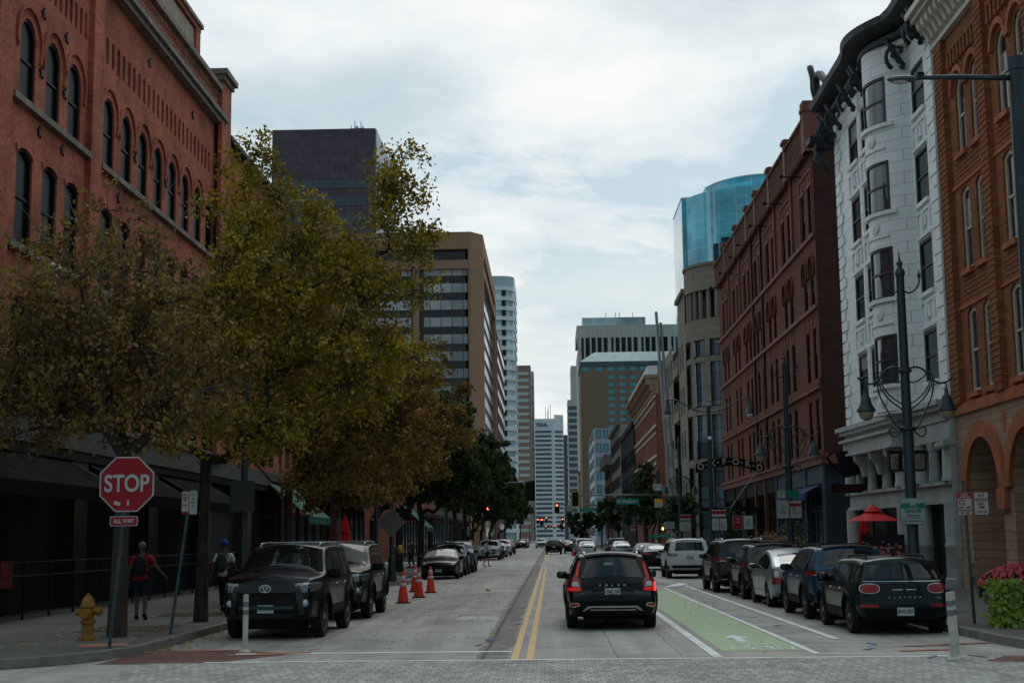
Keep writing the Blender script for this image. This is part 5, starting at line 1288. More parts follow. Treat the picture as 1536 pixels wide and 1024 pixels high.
    def Wf(s, y, z):
        w_ = s.W / 2 * interp(s.wz, z); h = s.L / 2; y0 = h * .55
        if y > y0: w_ *= 1 - s.planf * ((y - y0) / (h - y0)) ** 2.2
        if y < -y0: w_ *= 1 - s.planr * ((-y - y0) / (h - y0)) ** 2.2
        for yc in (s.ax[0], -s.ax[1]):
            d = hypot(y - yc, z - s.wr)
            if z < s.belt: w_ += s.flare * math_exp(-((d - s.wr - .06) / .10) ** 2)
        w_ += .008 * math_exp(-((z - (s.belt - .16)) / .05) ** 2)
        return w_
    def mesh(s, V, F, m, name, parent=None, smooth=True):
        me = bpy.data.meshes.new(name); me.from_pydata(V, [], F); me.materials.append(M[m] if isinstance(m, str) else m)
        if smooth: me.polygons.foreach_set('use_smooth', [True] * len(me.polygons))
        return link(name, me, parent or s.root)
    def side(s, poly, m, name, off=.006, sides=(1, -1), st=.14, parent=None):
        vo, fo = tri_poly(poly, st); o = None
        for sg in sides: o = s.mesh([(sg * (s.Wf(y, z) + off), y, z) for y, z in vo], fo, m, name, parent)
        return o
    def fr(s, poly, m, name, off=.008, rear=False, st=.09, mirror=False, parent=None):
        o = None
        for mg in ((1, -1) if mirror else (1,)):
            vo, fo = tri_poly([(x * mg, z) for x, z in poly], st); V = []; bad = set()
            for i, (x, z) in enumerate(vo):
                r = s.bvh.ray_cast(Vector((x, -8 if rear else 8, z)), Vector((0, 1 if rear else -1, 0)))
                if r[0] is None: bad.add(i); V.append((x, 0, z)); continue
                nn = r[1]; nn = nn if (nn.y < 0) == rear else -nn
                V.append(tuple(r[0] + nn * off))
            o = s.mesh(V, [f for f in fo if not bad & set(f)], m, name, parent)
        return o
    def idx(s, y, z):
        return min(range(s.n), key=lambda i: (s.P[i][0] - y) ** 2 + (s.P[i][1] - z) ** 2)
    def strip(s, p0, p1, q, m, name, off=.006, q2=None):
        """panel lying on the roof line between two outline points, half-width fraction q (q2 at p1)"""
        i0, i1 = s.idx(*p0), s.idx(*p1); V = []; F = []; q2 = q if q2 is None else q2; K = 9
        for i in range(i0, i1 + 1):
            t = (i - i0) / max(1, i1 - i0); qq = q + (q2 - q) * t; xe = s.rows[i][1]
            for k in range(K):
                f = -1 + 2 * k / (K - 1); x = xe * qq * f; fx = min(1, abs(x) / xe); o = s.bu[i] * (1 - fx * fx) + off
                V.append((x, s.P[i][0] + s.nr[i].x * o, s.P[i][1] + s.nr[i].y * o))
        for i in range(i1 - i0):
            for k in range(K - 1): F.append((i * K + k, i * K + k + 1, (i + 1) * K + k + 1, (i + 1) * K + k))
        return s.mesh(V, F, m, name)
    def ztop(s, y):
        best = 0
        for a, b_ in zip(s.P, s.P[1:]):
            lo, hi = min(a[0], b_[0]), max(a[0], b_[0])
            if lo <= y <= hi and hi - lo > 1e-6: best = max(best, a[1] + (b_[1] - a[1]) * (y - a[0]) / (b_[0] - a[0]))
        return best
    def windows(s, panes, gap=.10, lean=0., belt_drop=0., m='cglass'):
        for k, (ya, yb) in enumerate(panes):       # ya > yb
            N_ = 8; topp = []; botm = []
            for j in range(N_ + 1):
                y = ya + (yb - ya) * j / N_; z0 = s.belt + .035 + belt_drop * j / N_
                zt = s.ztop(y) - gap
                topp.append((y, zt)); botm.append((y, z0))
            keep = [j for j in range(N_ + 1) if topp[j][1] > botm[j][1] + .03]
            if not keep: continue
            t_ = [topp[j] for j in keep]; b_ = [botm[j] for j in keep]
            if keep[0] > 0: b_ = [botm[keep[0] - 1]] + b_
            sh = lean * (t_[-1][1] - b_[-1][1]) if k == len(panes) - 1 else 0
            t_[-1] = (t_[-1][0] + sh, t_[-1][1])
            s.side(b_ + t_[::-1], m, 'side_window', .005)
    def seam(s, pts, parent=None):
        for a, b_ in zip(pts, pts[1:]):
            d = Vector((b_[0] - a[0], b_[1] - a[1])).normalized(); n_ = Vector((-d.y, d.x)) * .006
            s.side([(a[0] - n_.x, a[1] - n_.y), (b_[0] - n_.x, b_[1] - n_.y), (b_[0] + n_.x, b_[1] + n_.y), (a[0] + n_.x, a[1] + n_.y)], 'blk', 'door_seam', .0035, st=.25)
    def doors(s, ys, handle='chrome', hz=None):
        """seams at the door edges and a handle per door"""
        zb = .42; hz = hz or s.belt - .1
        for y in ys: s.seam([(y, zb), (y, s.belt)])
        s.seam([(ys[0], zb), (ys[-1], zb)])
        for a in ys[1:]:
            for sg in (1, -1):
                y = a + .17; x = s.Wf(y, hz); MB().box(sg * (x + .012), sg * (x + .04), y - .09, y + .09, hz - .018, hz + .018).build('door_handle', handle, s.root, world=False)
    def mirrors(s, y, z, m=None, big=1.):
        for sg in (1, -1):
            x = sg * (s.Wf(y, s.belt) - .045); b_ = MB(); b_.ball((0, 0, 0), 1., 12, 9); b_.v = [(x + sg * .13 * big + .12 * big * (1 if a > 0 else -1) * abs(a) ** .6, y + .07 * (1 if b > 0 else -1) * abs(b) ** .6, z + .05 + .085 * big * (1 if c_ > 0 else -1) * abs(c_) ** .65) for a, b, c_ in b_.v]; b_.tube([(x - sg * .05, y + .02, z - .03), (x + sg * .08, y, z + .0)], .04, 6)
            o = b_.build('wing_mirror', m or s.paint, s.root, smooth=True, world=False)
            MB().ball((x + sg * .13 * big, y - .062, z + .06), 1., 8, 5, (.1 * big, .02, .07 * big)).build('mirror_glass', 'cglass', o, smooth=True, world=False)
    def rails(s, y0, y1, m='trim', x=None, cross=True):
        x = x or s.W / 2 * s.hwf - .12
        for sg in (1, -1):
            P = [(sg * x, y, s.ztop(y) + .055) for y in [y0 + (y1 - y0) * k / 8 for k in range(9)]]
            P = [(sg * x, y0 + .09, s.ztop(y0) - .01)] + P + [(sg * x, y1 - .09, s.ztop(y1) - .01)]
            MB().tube(P, .022, 6).build('roof_rail', m, s.root, smooth=True, world=False)
        if cross:
            for y in (y0 - .35, y1 + .5): MB().tube([(-x, y, s.ztop(y) + .06), (x, y, s.ztop(y) + .06)], .018, 6).build('roof_crossbar', m, s.root, world=False)
    def plate(s, z, txt, rear=False, x=0., m='plate'):
        r = s.bvh.ray_cast(Vector((x, -8 if rear else 8, z)), Vector((0, 1 if rear else -1, 0))); y = r[0].y; sg = -1 if rear else 1
        o = MB().box(x - .155, x + .155, y + sg * .012, y + sg * .03, z - .075, z + .075).build('number_plate', m, s.root, world=False)
        text(txt, .095, 'ptext', o, TM((x, y + sg * .033, z), '-y' if rear else '+y'), name='plate_lettering', sx=.78, bold=.002, depth=.001)
        return o

from math import asin as math_asin, exp as math_exp
CARS = {}

def offroader(label, plate):
    c = Car('offroad_suv', label, 'car', 4.82, 1.90, [(2.22, .40), (2.36, .47), (2.41, .62), (2.41, .92), (2.36, 1.10), (2.22, 1.17), (1.2, 1.23), (1.08, 1.25), (.50, 1.70), (.30, 1.76), (-.3, 1.79), (-1.6, 1.78), (-2.08, 1.73), (-2.28, 1.25), (-2.38, 1.0), (-2.41, .6), (-2.28, .42)], .40, (1.40, 1.39), 'pblack', 1.14, hw=.77, sill=.42, flare=.045, rt=.07, bf=.16, planf=.16, rimm='rim', ns=6, clad=True)
    c.strip((1.10, 1.24), (.50, 1.69), .93, 'cglass', 'windscreen', q2=.93); c.strip((-2.14, 1.62), (-2.28, 1.26), .86, 'cglass', 'rear_window')
    c.windows([(1.05, .12), (.04, -.86), (-.98, -1.85)], gap=.13, lean=.25)
    c.doors([.98, .06, -.92], hz=1.02)
    c.mirrors(.86, 1.18, 'trim', 1.15); c.rails(.25, -1.75, 'psilver2')
    # wide dark grille with raised surround, emblem, slim lower bar, lamps
    c.fr([(-.60, .66), (-.55, 1.04), (-.45, 1.07), (.45, 1.07), (.55, 1.04), (.60, .66), (.5, .52), (-.5, .52)], 'blk', 'grille', .01, st=.1)
    g = c.fr([(-.56, .93), (-.52, 1.06), (.52, 1.06), (.56, .93), (.45, .90), (-.45, .90)], 'pgrey', 'grille_bar', .04)
    c.fr([(-.52, .60), (-.50, .66), (.50, .66), (.52, .60)], mat('dark_teal_trim', (.02, .06, .06), .35), 'lower_grille_bar', .05)
    for sg in (1, -1): c.fr([(sg * .60, .50), (sg * .54, .98), (sg * .61, 1.03), (sg * .70, .80), (sg * .70, .5)], 'pgrey', 'grille_surround', .035)
    c.fr([(.50, 1.06), (.50, .985), (.66, .90), (.90, .92), (.93, 1.05), (.80, 1.09)], 'lens', 'headlight', .012, mirror=True, st=.07)
    c.fr([(.54, 1.065), (.6, 1.02), (.92, 1.06), (.88, 1.085)], 'lensw', 'headlight_reflector', .02, mirror=True, st=.06)
    c.fr([(.86, .93), (.90, .94), (.92, 1.0), (.88, .98)], 'amber', 'indicator', .024, mirror=True, st=.06)
    for sg in (1, -1):
        r = c.bvh.ray_cast(Vector((sg * .72, 8, .70)), Vector((0, -1, 0))); y = r[0].y
        MB().lathe([(.0, y + .05), (.06, y + .045), (.075, y + .02), (.075, y - .02)], (sg * .72, 0, .70), 12, 'y').build('fog_light', 'lensw', c.root, smooth=True, world=False)
    r = c.bvh.ray_cast(Vector((0, 8, .98)), Vector((0, -1, 0))); y = r[0].y + .045
    e = MB(); T = 18
    def oval(rx, rz, t, zz):
        V = []
        for k in range(T):
            a = 2 * pi * k / T
            for rr in (1, 1 - t):
                V.append((rx * rr * cos(a), y + .02, zz + rz * (rr if t < .5 else rr) * sin(a)))
        e.add(V, [(2 * k, 2 * k + 1, (2 * k + 3) % (2 * T), (2 * k + 2) % (2 * T)) for k in range(T)])
    oval(.115, .078, .16, .985); oval(.036, .07, .3, .985); oval(.07, .032, .3, 1.008)
    e.build('emblem', 'chrome', c.root, world=False)
    c.fr([(-.55, .36 + .08), (-.5, .52), (.5, .52), (.55, .44)], 'pgrey', 'skid_plate', .02)
    c.plate(.60, plate); c.fr([(.66, 1.0), (.66, 1.2), (.86, 1.2), (.86, .95)], 'tail', 'tail_light', .012, rear=True, mirror=True)
    return c
def wagon():
    c = Car('estate_car', 'black estate car with tall red tail lamps driving away beside the double yellow line', 'car', 4.84, 1.88,
            [(2.2, .30), (2.38, .42), (2.42, .6), (2.34, .78), (2.1, .92), (1.2, 1.02), (.95, 1.05), (.30, 1.44), (-.1, 1.51), (-1.5, 1.52), (-1.92, 1.49), (-1.98, 1.45), (-2.20, 1.03), (-2.26, .92), (-2.30, .76), (-2.40, .70), (-2.42, .5), (-2.34, .33), (-2.2, .30)], .345, (1.43, 1.39), 'pblack', .98, hw=.715, sill=.30, flare=.022, rt=.075, brr=.10, planr=.10, rimm='rim', ns=5, clad=True)
    c.strip((-2.0, 1.40), (-2.19, 1.06), .82, 'cglass', 'rear_window', q2=.86); c.strip((1.0, 1.05), (.32, 1.42), .92, 'cglass', 'windscreen')
    c.windows([(.98, .02), (-.06, -.95), (-1.05, -1.80)], gap=.11, lean=.35); c.doors([.92, .0, -.98], 'pblack', .86)
    c.mirrors(.66, 1.0, 'trim'); c.rails(-.0, -1.8, 'chrome', cross=False)
    c.strip((-1.86, 1.50), (-1.99, 1.44), .9, 'pblack', 'tailgate_spoiler', .03)
    # tall lamps running up the rear pillars
    c.fr([(.62, 1.40), (.68, 1.38), (.76, 1.10), (.90, .98), (.92, .76), (.62, .78), (.635, .98), (.695, 1.08)], 'tail', 'tail_light', .012, rear=True, mirror=True, st=.05)
    c.fr([(.66, 1.35), (.73, 1.09), (.69, 1.08), (.645, 1.35)], 'taillit', 'tail_light_strip', .018, rear=True, mirror=True, st=.06)
    c.fr([(.70, .97), (.80, .97), (.82, .88), (.66, .87)], 'lensw', 'reversing_light', .02, rear=True, mirror=True, st=.05)
    c.fr([(.84, .97), (.89, .94), (.895, .78), (.84, .78)], 'taill2', 'lit_lamp_edge', .02, rear=True, st=.05)
    c.fr([(.66, .86), (.90, .86), (.9, .79), (.64, .80)], 'taillit', 'tail_light_base', .019, rear=True, mirror=True, st=.05)
    c.fr([(-.40, .70), (-.45, .83), (.45, .83), (.40, .70)], 'blk', 'plate_recess', .004, rear=True)
    c.fr([(-.43, .83), (-.43, .845), (.43, .845), (.43, .83)], 'pgrey', 'tailgate_edge', .02, rear=True)
    c.plate(.775, 'CMC I58', rear=True)
    yv = c.bvh.ray_cast(Vector((0, -8, .91)), Vector((0, 1, 0)))[0].y - .012
    for k, ch in enumerate('VOLVO'): text(ch, .052, 'chrome', c.root, TM(((k - 2) * .125, yv, .905)), name='letter', sx=1.3, bold=.002)
    text('XC70', .045, 'chrome', c.root, TM((-.58, yv, .735)), name='lettering'); text('T6', .045, 'chrome', c.root, TM((.56, yv, .735)), name='lettering')
    # lower bumper with silver skid bars and red reflectors
    c.fr([(-.92, .34), (-.92, .60), (.92, .60), (.92, .34)], 'trim', 'rear_bumper', .012, rear=True, st=.12)
    c.fr([(-.62, .40), (-.50, .50), (.50, .50), (.62, .40), (.56, .40), (.46, .465), (-.46, .465), (-.56, .40)], 'chrome', 'skid_bar', .025, rear=True, st=.06)
    c.fr([(-.46, .415), (-.46, .44), (.46, .44), (.46, .415)], 'chrome', 'skid_bar', .028, rear=True, st=.08)
    c.fr([(.66, .50), (.70, .56), (.86, .56), (.86, .48), (.78, .47)], 'chrome', 'reflector_surround', .02, rear=True, mirror=True, st=.05); c.fr([(.69, .50), (.72, .54), (.84, .54), (.84, .49)], 'tail', 'reflector', .027, rear=True, mirror=True, st=.05)
    c.fr([(-.16, 1.30), (-.15, 1.355), (.03, 1.355), (.02, 1.30)], mat('rear_window_light_paint', (.16, .26, .24), .6), 'window_light_patch', .016, rear=True)  # pale patch painted on the glass for light seen inside the car
    MB().tube([(0, -1.55, 1.5), (0, -1.66, 1.58)], .012, 5).build('aerial', 'trim', c.root, world=False)
    return c
def clubman():
    c = Car('compact_estate_car', 'dark green compact estate with two rear doors, nearest of the row parked on the right', 'car', 4.27, 1.80,
            [(1.95, .30), (2.08, .42), (2.12, .6), (2.08, .78), (1.9, .90), (1.15, .98), (1.0, 1.0), (.58, 1.32), (.30, 1.39), (-1.2, 1.42), (-1.80, 1.38), (-1.88, 1.33), (-2.02, 1.0), (-2.07, .9), (-2.10, .62), (-2.13, .55), (-2.08, .36), (-1.95, .30)], .335, (1.30, 1.37), 'pgreen', .93, hw=.735, sill=.29, flare=.035, rt=.09, re=.15, brr=.10, planr=.11, rimm='rim', ns=8, clad=True)
    for sg in (1, -1):
        c.fr([(sg * .02, 1.04), (sg * .02, 1.30), (sg * .58, 1.29), (sg * .68, 1.08), (sg * .66, 1.03)], 'cglass', 'rear_window', .008, rear=True)
    c.strip((1.02, 1.0), (.58, 1.31), .9, 'cglass', 'windscreen'); c.windows([(.94, -.02), (-.10, -.92), (-1.02, -1.62)], gap=.105, lean=.15); c.doors([.86, -.06, -.96], 'chrome', .84)
    c.mirrors(.66, .97, 'trim', 1.1); c.rails(.05, -1.5, 'trim', cross=False)
    c.fr([(-.006, .35), (-.006, 1.36), (.006, 1.36), (.006, .35)], 'blk', 'door_seam', .005, rear=True)
    c.fr([(-.72, .985), (-.72, .995), (.72, .995), (.72, .985)], 'chrome', 'waist_trim', .012, rear=True)
    for sg in (1, -1):
        P = [(sg * .62 + sg * .165 * (1 if cos(a) > 0 else -1) * abs(cos(a)) ** .8, .86 + .08 * (1 if sin(a) > 0 else -1) * abs(sin(a)) ** .8) for a in [2 * pi * k / 18 for k in range(18)]]
        Q = [(sg * .62 + (x - sg * .62) * 1.09, .86 + (z - .86) * 1.14) for x, z in P]
        c.fr(Q, 'chrome', 'tail_light_ring', .012, rear=True, st=.05); c.fr(P, 'tail', 'tail_light', .022, rear=True, st=.05)
        c.fr([(sg * .48, .52), (sg * .48, .57), (sg * .80, .57), (sg * .80, .52)], 'tail', 'reflector', .014, rear=True, st=.06)
        c.fr([(sg * .03, .835), (sg * .03, .85), (sg * .22, .845), (sg * .22, .832)], 'chrome', 'door_handle', .02, rear=True, st=.06)
    c.fr([(-.86, .33), (-.86, .50), (.86, .50), (.86, .33)], 'trim', 'rear_bumper', .01, rear=True, st=.12)
    yv = c.bvh.ray_cast(Vector((.2, -8, .70)), Vector((0, 1, 0)))[0].y - .014
    for k, ch in enumerate('CLUBMAN'): text(ch, .042, 'chrome', c.root, TM(((k - 3) * .095, yv, .70)), name='letter', bold=.002)
    text('COOPER', .03, 'chrome', c.root, TM((.62, yv + .01, .685)), name='lettering')
    c.plate(.44, 'BVG 3KF', rear=True, x=.0)
    c.fr([(-.68, .70), (-.62, .725), (-.56, .70), (-.62, .688)], 'pgrey', 'emblem', .014, rear=True, st=.05)
    MB().lathe([(.05, 0), (.04, .05), (.01, .11)], (0, -1.45, 1.43), 8).build('aerial', 'trim', c.root, world=False)
    return c
def crossover(label, paint, name='crossover', lamp='line', plate='AKD 52P', cross=True, rails='trim'):
    c = Car(name, label, 'car', 4.62, 1.86, [(2.12, .34), (2.26, .46), (2.30, .66), (2.26, .86), (2.08, 1.0), (1.2, 1.08), (1.05, 1.10), (.42, 1.50), (.1, 1.58), (-1.0, 1.61), (-1.72, 1.58), (-1.86, 1.53), (-2.10, 1.17), (-2.20, 1.08), (-2.25, .92), (-2.31, .62), (-2.24, .40), (-2.1, .36)], .365, (1.36, 1.33), paint, 1.06, hw=.73, sill=.33, flare=.03, re=.14, brr=.09, planr=.12, rimm='rim', ns=10, clad=True)
    c.strip((-1.89, 1.48), (-2.10, 1.18), .84, 'cglass', 'rear_window', q2=.88); c.strip((1.08, 1.10), (.44, 1.48), .92, 'cglass', 'windscreen'); c.strip((-1.74, 1.575), (-1.88, 1.51), .92, 'trim', 'tailgate_spoiler', .03)
    c.windows([(1.02, .08), (.0, -.88), (-.98, -1.62)], gap=.11, lean=.3); c.doors([.92, .04, -.92], 'chrome', .95)
    c.mirrors(.72, 1.07, paint); c.rails(.05, -1.6, rails, cross=cross)
    if lamp == 'line':
        c.fr([(.28, .99), (.30, 1.045), (.62, 1.07), (.92, 1.06), (.90, .97), (.62, .99)], 'tail', 'tail_light', .014, rear=True, mirror=True, st=.06)
        c.fr([(.30, .985), (.30, 1.0), (.62, 1.005), (.84, 1.0), (.84, .975), (.62, .985)], 'lensw', 'lamp_trim', .022, rear=True, mirror=True, st=.06)
        c.side([(-2.1, .98), (-1.75, 1.04), (-1.95, 1.09), (-2.2, 1.04)], 'tail', 'tail_light', .012, st=.08)
    else:
        c.fr([(.45, .96), (.47, 1.10), (.72, 1.12), (.90, 1.08), (.88, .92), (.62, .93)], 'tail', 'tail_light', .014, rear=True, mirror=True, st=.06)
        c.fr([(.5, 1.0), (.5, 1.04), (.8, 1.04), (.8, 1.0)], 'lensw', 'reversing_light', .022, rear=True, mirror=True, st=.06)
    c.fr([(-.90, .36), (-.90, .60), (.90, .60), (.90, .36)], 'trim', 'rear_bumper', .012, rear=True, st=.12); c.fr([(-.5, .40), (-.48, .46), (.48, .46), (.5, .40)], 'chrome', 'skid_bar', .025, rear=True)
    c.plate(.83, plate, rear=True); c.fr([(-.3, .92), (-.3, .94), (.3, .94), (.3, .92)], 'chrome', 'tailgate_trim', .02, rear=True)
    c.fr([(-.5, .55), (-.55, .88), (.55, .88), (.5, .55)], 'blk', 'grille', .012, st=.12); c.fr([(.56, .82), (.55, .93), (.88, .98), (.9, .88)], 'lens', 'headlight', .014, mirror=True, st=.07); c.fr([(-.85, .36), (-.85, .5), (.85, .5), (.85, .36)], 'trim', 'front_bumper', .012, st=.12)
    return c
def hatch():
    c = Car('hatchback', 'pale silver hatchback with sloping roof, parked behind the dark blue car on the right', 'car', 4.45, 1.73, [(1.98, .28), (2.12, .38), (2.20, .55), (2.1, .72), (1.9, .84), (1.35, .96), (1.15, 1.02), (.40, 1.40), (.05, 1.48), (-.5, 1.47), (-1.25, 1.33), (-1.95, 1.10), (-2.10, 1.05), (-2.16, .86), (-2.22, .62), (-2.18, .38), (-2.0, .28)], .315, (1.38, 1.32), 'psilver', .95, hw=.74, sill=.25, flare=.012, re=.13, bf=.15, planf=.2, rimm='rim', ns=7)
    c.strip((-1.15, 1.36), (-1.90, 1.12), .84, 'cglass', 'rear_window'); c.strip((1.15, 1.03), (.42, 1.39), .9, 'cglass', 'windscreen'); c.strip((-1.93, 1.11), (-2.06, 1.07), .86, 'psilver', 'tailgate_spoiler', .035)
    c.fr([(-.5, .90), (-.52, 1.0), (.52, 1.0), (.5, .90)], 'cglass', 'lower_rear_window', .01, rear=True)
    c.windows([(1.05, .10), (.02, -.80), (-.86, -1.42)], gap=.10, lean=.2); c.doors([.95, .06, -.86], 'psilver', .86); c.mirrors(.76, .97, 'psilver')
    c.fr([(.60, .62), (.62, .98), (.72, 1.0), (.80, .95), (.82, .62)], 'tail', 'tail_light', .014, rear=True, mirror=True, st=.06); c.fr([(.64, .78), (.64, .96), (.76, .96), (.78, .78)], 'lensw', 'lamp_lens', .022, rear=True, mirror=True, st=.06)
    c.plate(.76, 'QVN 61L', rear=True); c.fr([(-.7, .28), (-.7, .36), (.7, .36), (.7, .28)], 'trim', 'bumper_insert', .01, rear=True)
    c.fr([(.50, .68), (.52, .80), (.78, .86), (.80, .74)], 'lens', 'headlight', .014, mirror=True, st=.07)
    MB().tube([(0, .2, 1.48), (0, .1, 1.56)], .01, 5).build('aerial', 'trim', c.root, world=False)
    return c
def boxsuv(label, paint, lamp='tail', plate='BHT 90C', name='large_suv'):
    c = Car(name, label, 'car', 4.95, 1.97, [(2.25, .40), (2.40, .5), (2.46, .7), (2.44, .95), (2.28, 1.10), (1.3, 1.17), (1.15, 1.20), (.62, 1.62), (.35, 1.70), (-1.4, 1.73), (-2.05, 1.70), (-2.16, 1.65), (-2.32, 1.22), (-2.38, 1.1), (-2.43, .9), (-2.47, .66), (-2.4, .42), (-2.25, .38)], .38, (1.48, 1.48), paint, 1.12, hw=.78, sill=.36, flare=.025, rt=.08, planr=.10, rimm='rim', ns=10, clad=True)
    c.strip((-2.17, 1.58), (-2.32, 1.22), .86, 'cglass', 'rear_window'); c.strip((1.17, 1.20), (.64, 1.60), .93, 'cglass', 'windscreen'); c.strip((-2.05, 1.70), (-2.17, 1.63), .9, paint, 'tailgate_spoiler', .03)
    c.windows([(1.12, .12), (.04, -.92), (-1.02, -1.92)], gap=.13, lean=.2); c.doors([1.0, .08, -.96], 'chrome', 1.0); c.mirrors(.85, 1.13, paint); c.rails(.2, -1.85, 'chrome', cross=False)
    c.fr([(.55, 1.0), (.55, 1.11), (.94, 1.13), (.94, 1.0)], lamp, 'tail_light', .014, rear=True, mirror=True, st=.06)
    c.fr([(.60, 1.03), (.6, 1.06), (.9, 1.06), (.9, 1.03)], 'lensw', 'lamp_lens', .022, rear=True, mirror=True, st=.06)
    c.fr([(-.95, .38), (-.95, .60), (.95, .60), (.95, .38)], 'trim', 'rear_bumper', .012, rear=True, st=.12); c.fr([(-.8, .45), (-.78, .48), (.78, .48), (.8, .45)], 'chrome', 'bumper_trim', .022, rear=True)
    c.plate(.92, plate, rear=True); c.fr([(-.08, 1.05), (-.08, 1.13), (.08, 1.13), (.08, 1.05)], 'chrome', 'emblem', .014, rear=True)
    c.fr([(-.6, .55), (-.62, 1.0), (.62, 1.0), (.6, .55)], 'blk', 'grille', .012, st=.12); c.fr([(.64, .90), (.63, 1.03), (.92, 1.05), (.94, .92)], 'lens', 'headlight', .014, mirror=True, st=.07)
    for z in (.68, .8, .92): c.fr([(-.58, z), (-.58, z + .03), (.58, z + .03), (.58, z)], 'chrome', 'grille_bar', .02)
    return c
def sedan(label, paint, name='saloon_car', plate='CFR 71J'):
    c = Car(name, label, 'car', 4.8, 1.84, [(2.15, .26), (2.32, .36), (2.40, .52), (2.34, .70), (2.1, .82), (1.25, .95), (1.1, .98), (.38, 1.36), (.0, 1.43), (-.6, 1.41), (-1.55, 1.10), (-1.75, 1.07), (-2.22, 1.05), (-2.32, .98), (-2.38, .72), (-2.38, .45), (-2.2, .3)], .335, (1.43, 1.38), paint, .92, hw=.70, sill=.26, flare=.015, bf=.16, planf=.18, rimm='rim', ns=9)
    c.strip((1.12, .99), (.40, 1.35), .9, 'cglass', 'windscreen'); c.strip((-.66, 1.38), (-1.52, 1.12), .84, 'cglass', 'rear_window')
    c.windows([(1.02, .05), (-.03, -.9), (-.96, -1.28)], gap=.095, lean=.2); c.doors([.92, .02, -.92], 'chrome', .84); c.mirrors(.78, .95, paint)
    c.fr([(-.55, .48), (-.6, .66), (.6, .66), (.55, .48)], 'blk', 'grille', .012, st=.12); c.fr([(.58, .66), (.56, .74), (.82, .80), (.86, .70)], 'lens', 'headlight', .014, mirror=True, st=.07); c.fr([(.60, .73), (.6, .745), (.82, .795), (.83, .775)], 'lensw', 'headlight_reflector', .02, mirror=True, st=.07)
    c.fr([(-.8, .28), (-.8, .4), (.8, .4), (.8, .28)], 'trim', 'front_bumper', .012, st=.12); c.plate(.42, plate)
    c.fr([(.42, .86), (.42, .97), (.84, .99), (.86, .86)], 'tail', 'tail_light', .014, rear=True, mirror=True, st=.06); c.plate(.76, plate, rear=True)
    return c
def at(c, x, y, rz=0.): c.root.location = (x, y, 0); c.root.rotation_euler = (0, 0, rz); return c.root

GL, GR, GF = 'cars parked along the left kerb', 'cars parked along the right kerb', 'cars far down the street'
car_a = at(offroader('black off-road SUV facing the photo, nearest of the parked pair on the left', 'KWS-731'), -5.40, 29.9, pi - .02); car_a['group'] = GL
car_b = at(offroader('second black off-road SUV with chrome fog-lamp surrounds, parked behind the first on the left', 'KWT-204'), -5.33, 36.4, pi); car_b['group'] = GL
# the second one has chrome lower grille frames
for ch in list(car_b.children):
    if ch.name.startswith('lower_grille_bar') or ch.name.startswith('emblem'): bpy.data.objects.remove(ch)
for sg in (1, -1):
    o = MB(); 
    for a, b_ in (((.40, .62), (.78, .62)), ((.78, .62), (.80, .78)), ((.80, .78), (.44, .78)), ((.44, .78), (.40, .62))): o.tube([(sg * a[0], 2.46 - .10 * (a[0] / .8) ** 2, a[1]), (sg * b_[0], 2.46 - .10 * (b_[0] / .8) ** 2, b_[1])], .022, 6)
    o.build('chrome_lamp_frame', 'chrome', car_b, world=False)
volvo = at(wagon(), 1.23, 31.9)
mini = at(clubman(), 6.58, 29.35, .0); mini['group'] = GR
blue = at(crossover('dark blue crossover with slim red and white tail lamps, parked second on the right', 'pblue'), 6.62, 34.2); blue['group'] = GR
pri = at(hatch(), 6.55, 39.75); pri['group'] = GR
blk = at(crossover('black crossover with red tail lamps, parked between the silver hatchback and dark large SUV', 'pgrey', plate='DRN 18A'), 6.6, 44.7); blk['group'] = GR
dbx = at(boxsuv('charcoal large SUV with chrome roof rails, parked ahead of the black crossover, right', 'pgrey'), 6.38, 50.2); dbx['group'] = GR
atl = at(boxsuv('white large SUV parked alone ahead of the dark row on the right', 'pwhite', name='large_suv', plate='CGX 35M'), 6.15, 66.7); atl['group'] = GR
for ch in atl.children:
    if ch.name.startswith('tail_light'): ch.data = ch.data.copy(); ch.data.materials[0] = M['cglass'] if False else mat('smoked_red_lamp', (.10, .01, .012), .15, coat=1.)
sed = at(sedan('black saloon with pale glass roof parked past the white large SUV on the right', 'pblack'), 6.0, 83.2); sed['group'] = GR
lsd = at(sedan('black saloon facing the photo behind the orange cones on the left', 'pblack', plate='BTL 44X'), -5.32, 70.0, pi); lsd['group'] = GL

def place(src, x, y, rz, paint, label, group=GF):
    c = copy_tree(src, None, label, (x, y, 0), rz, group)
    if paint:
        for ch in c.children:
            if ch.name.split('.')[0] in ('body', 'tailgate_spoiler', 'wing_mirror'):
                ch.material_slots[0].link = 'OBJECT'; ch.material_slots[0].material = M[paint]
    return c
place(blue, -5.3, 75.9, pi, 'pblue', 'dark blue crossover facing the photo between the black saloon and a taller dark car, left', GL)
place(dbx, -5.3, 81.8, pi, 'pgrey', 'tall dark SUV facing the photo, last before the left cross street', GL)
place(dbx, -5.45, 126.8, pi, 'psilver2', 'silver large SUV facing the photo, first past the cross street on the left', GL)
place(blk, -5.4, 133.5, pi, 'pgrey', 'dark crossover behind the silver large SUV past the cross street', GL)
place(lsd, -5.4, 145.5, pi, 'pblue2', 'bright blue saloon facing the photo past the cross street on the left', GL)
place(atl, -5.35, 158, pi, 'pwhite', 'white large SUV facing the photo behind the bright blue saloon', GL)
place(dbx, -5.3, 172, pi, 'pgrey', 'dark large SUV parked beyond the white one past the cross street on the left', GL)
place(lsd, -5.5, 262, 0, 'pblack', 'black saloon parked facing away, first of the farther row on the left', GL)
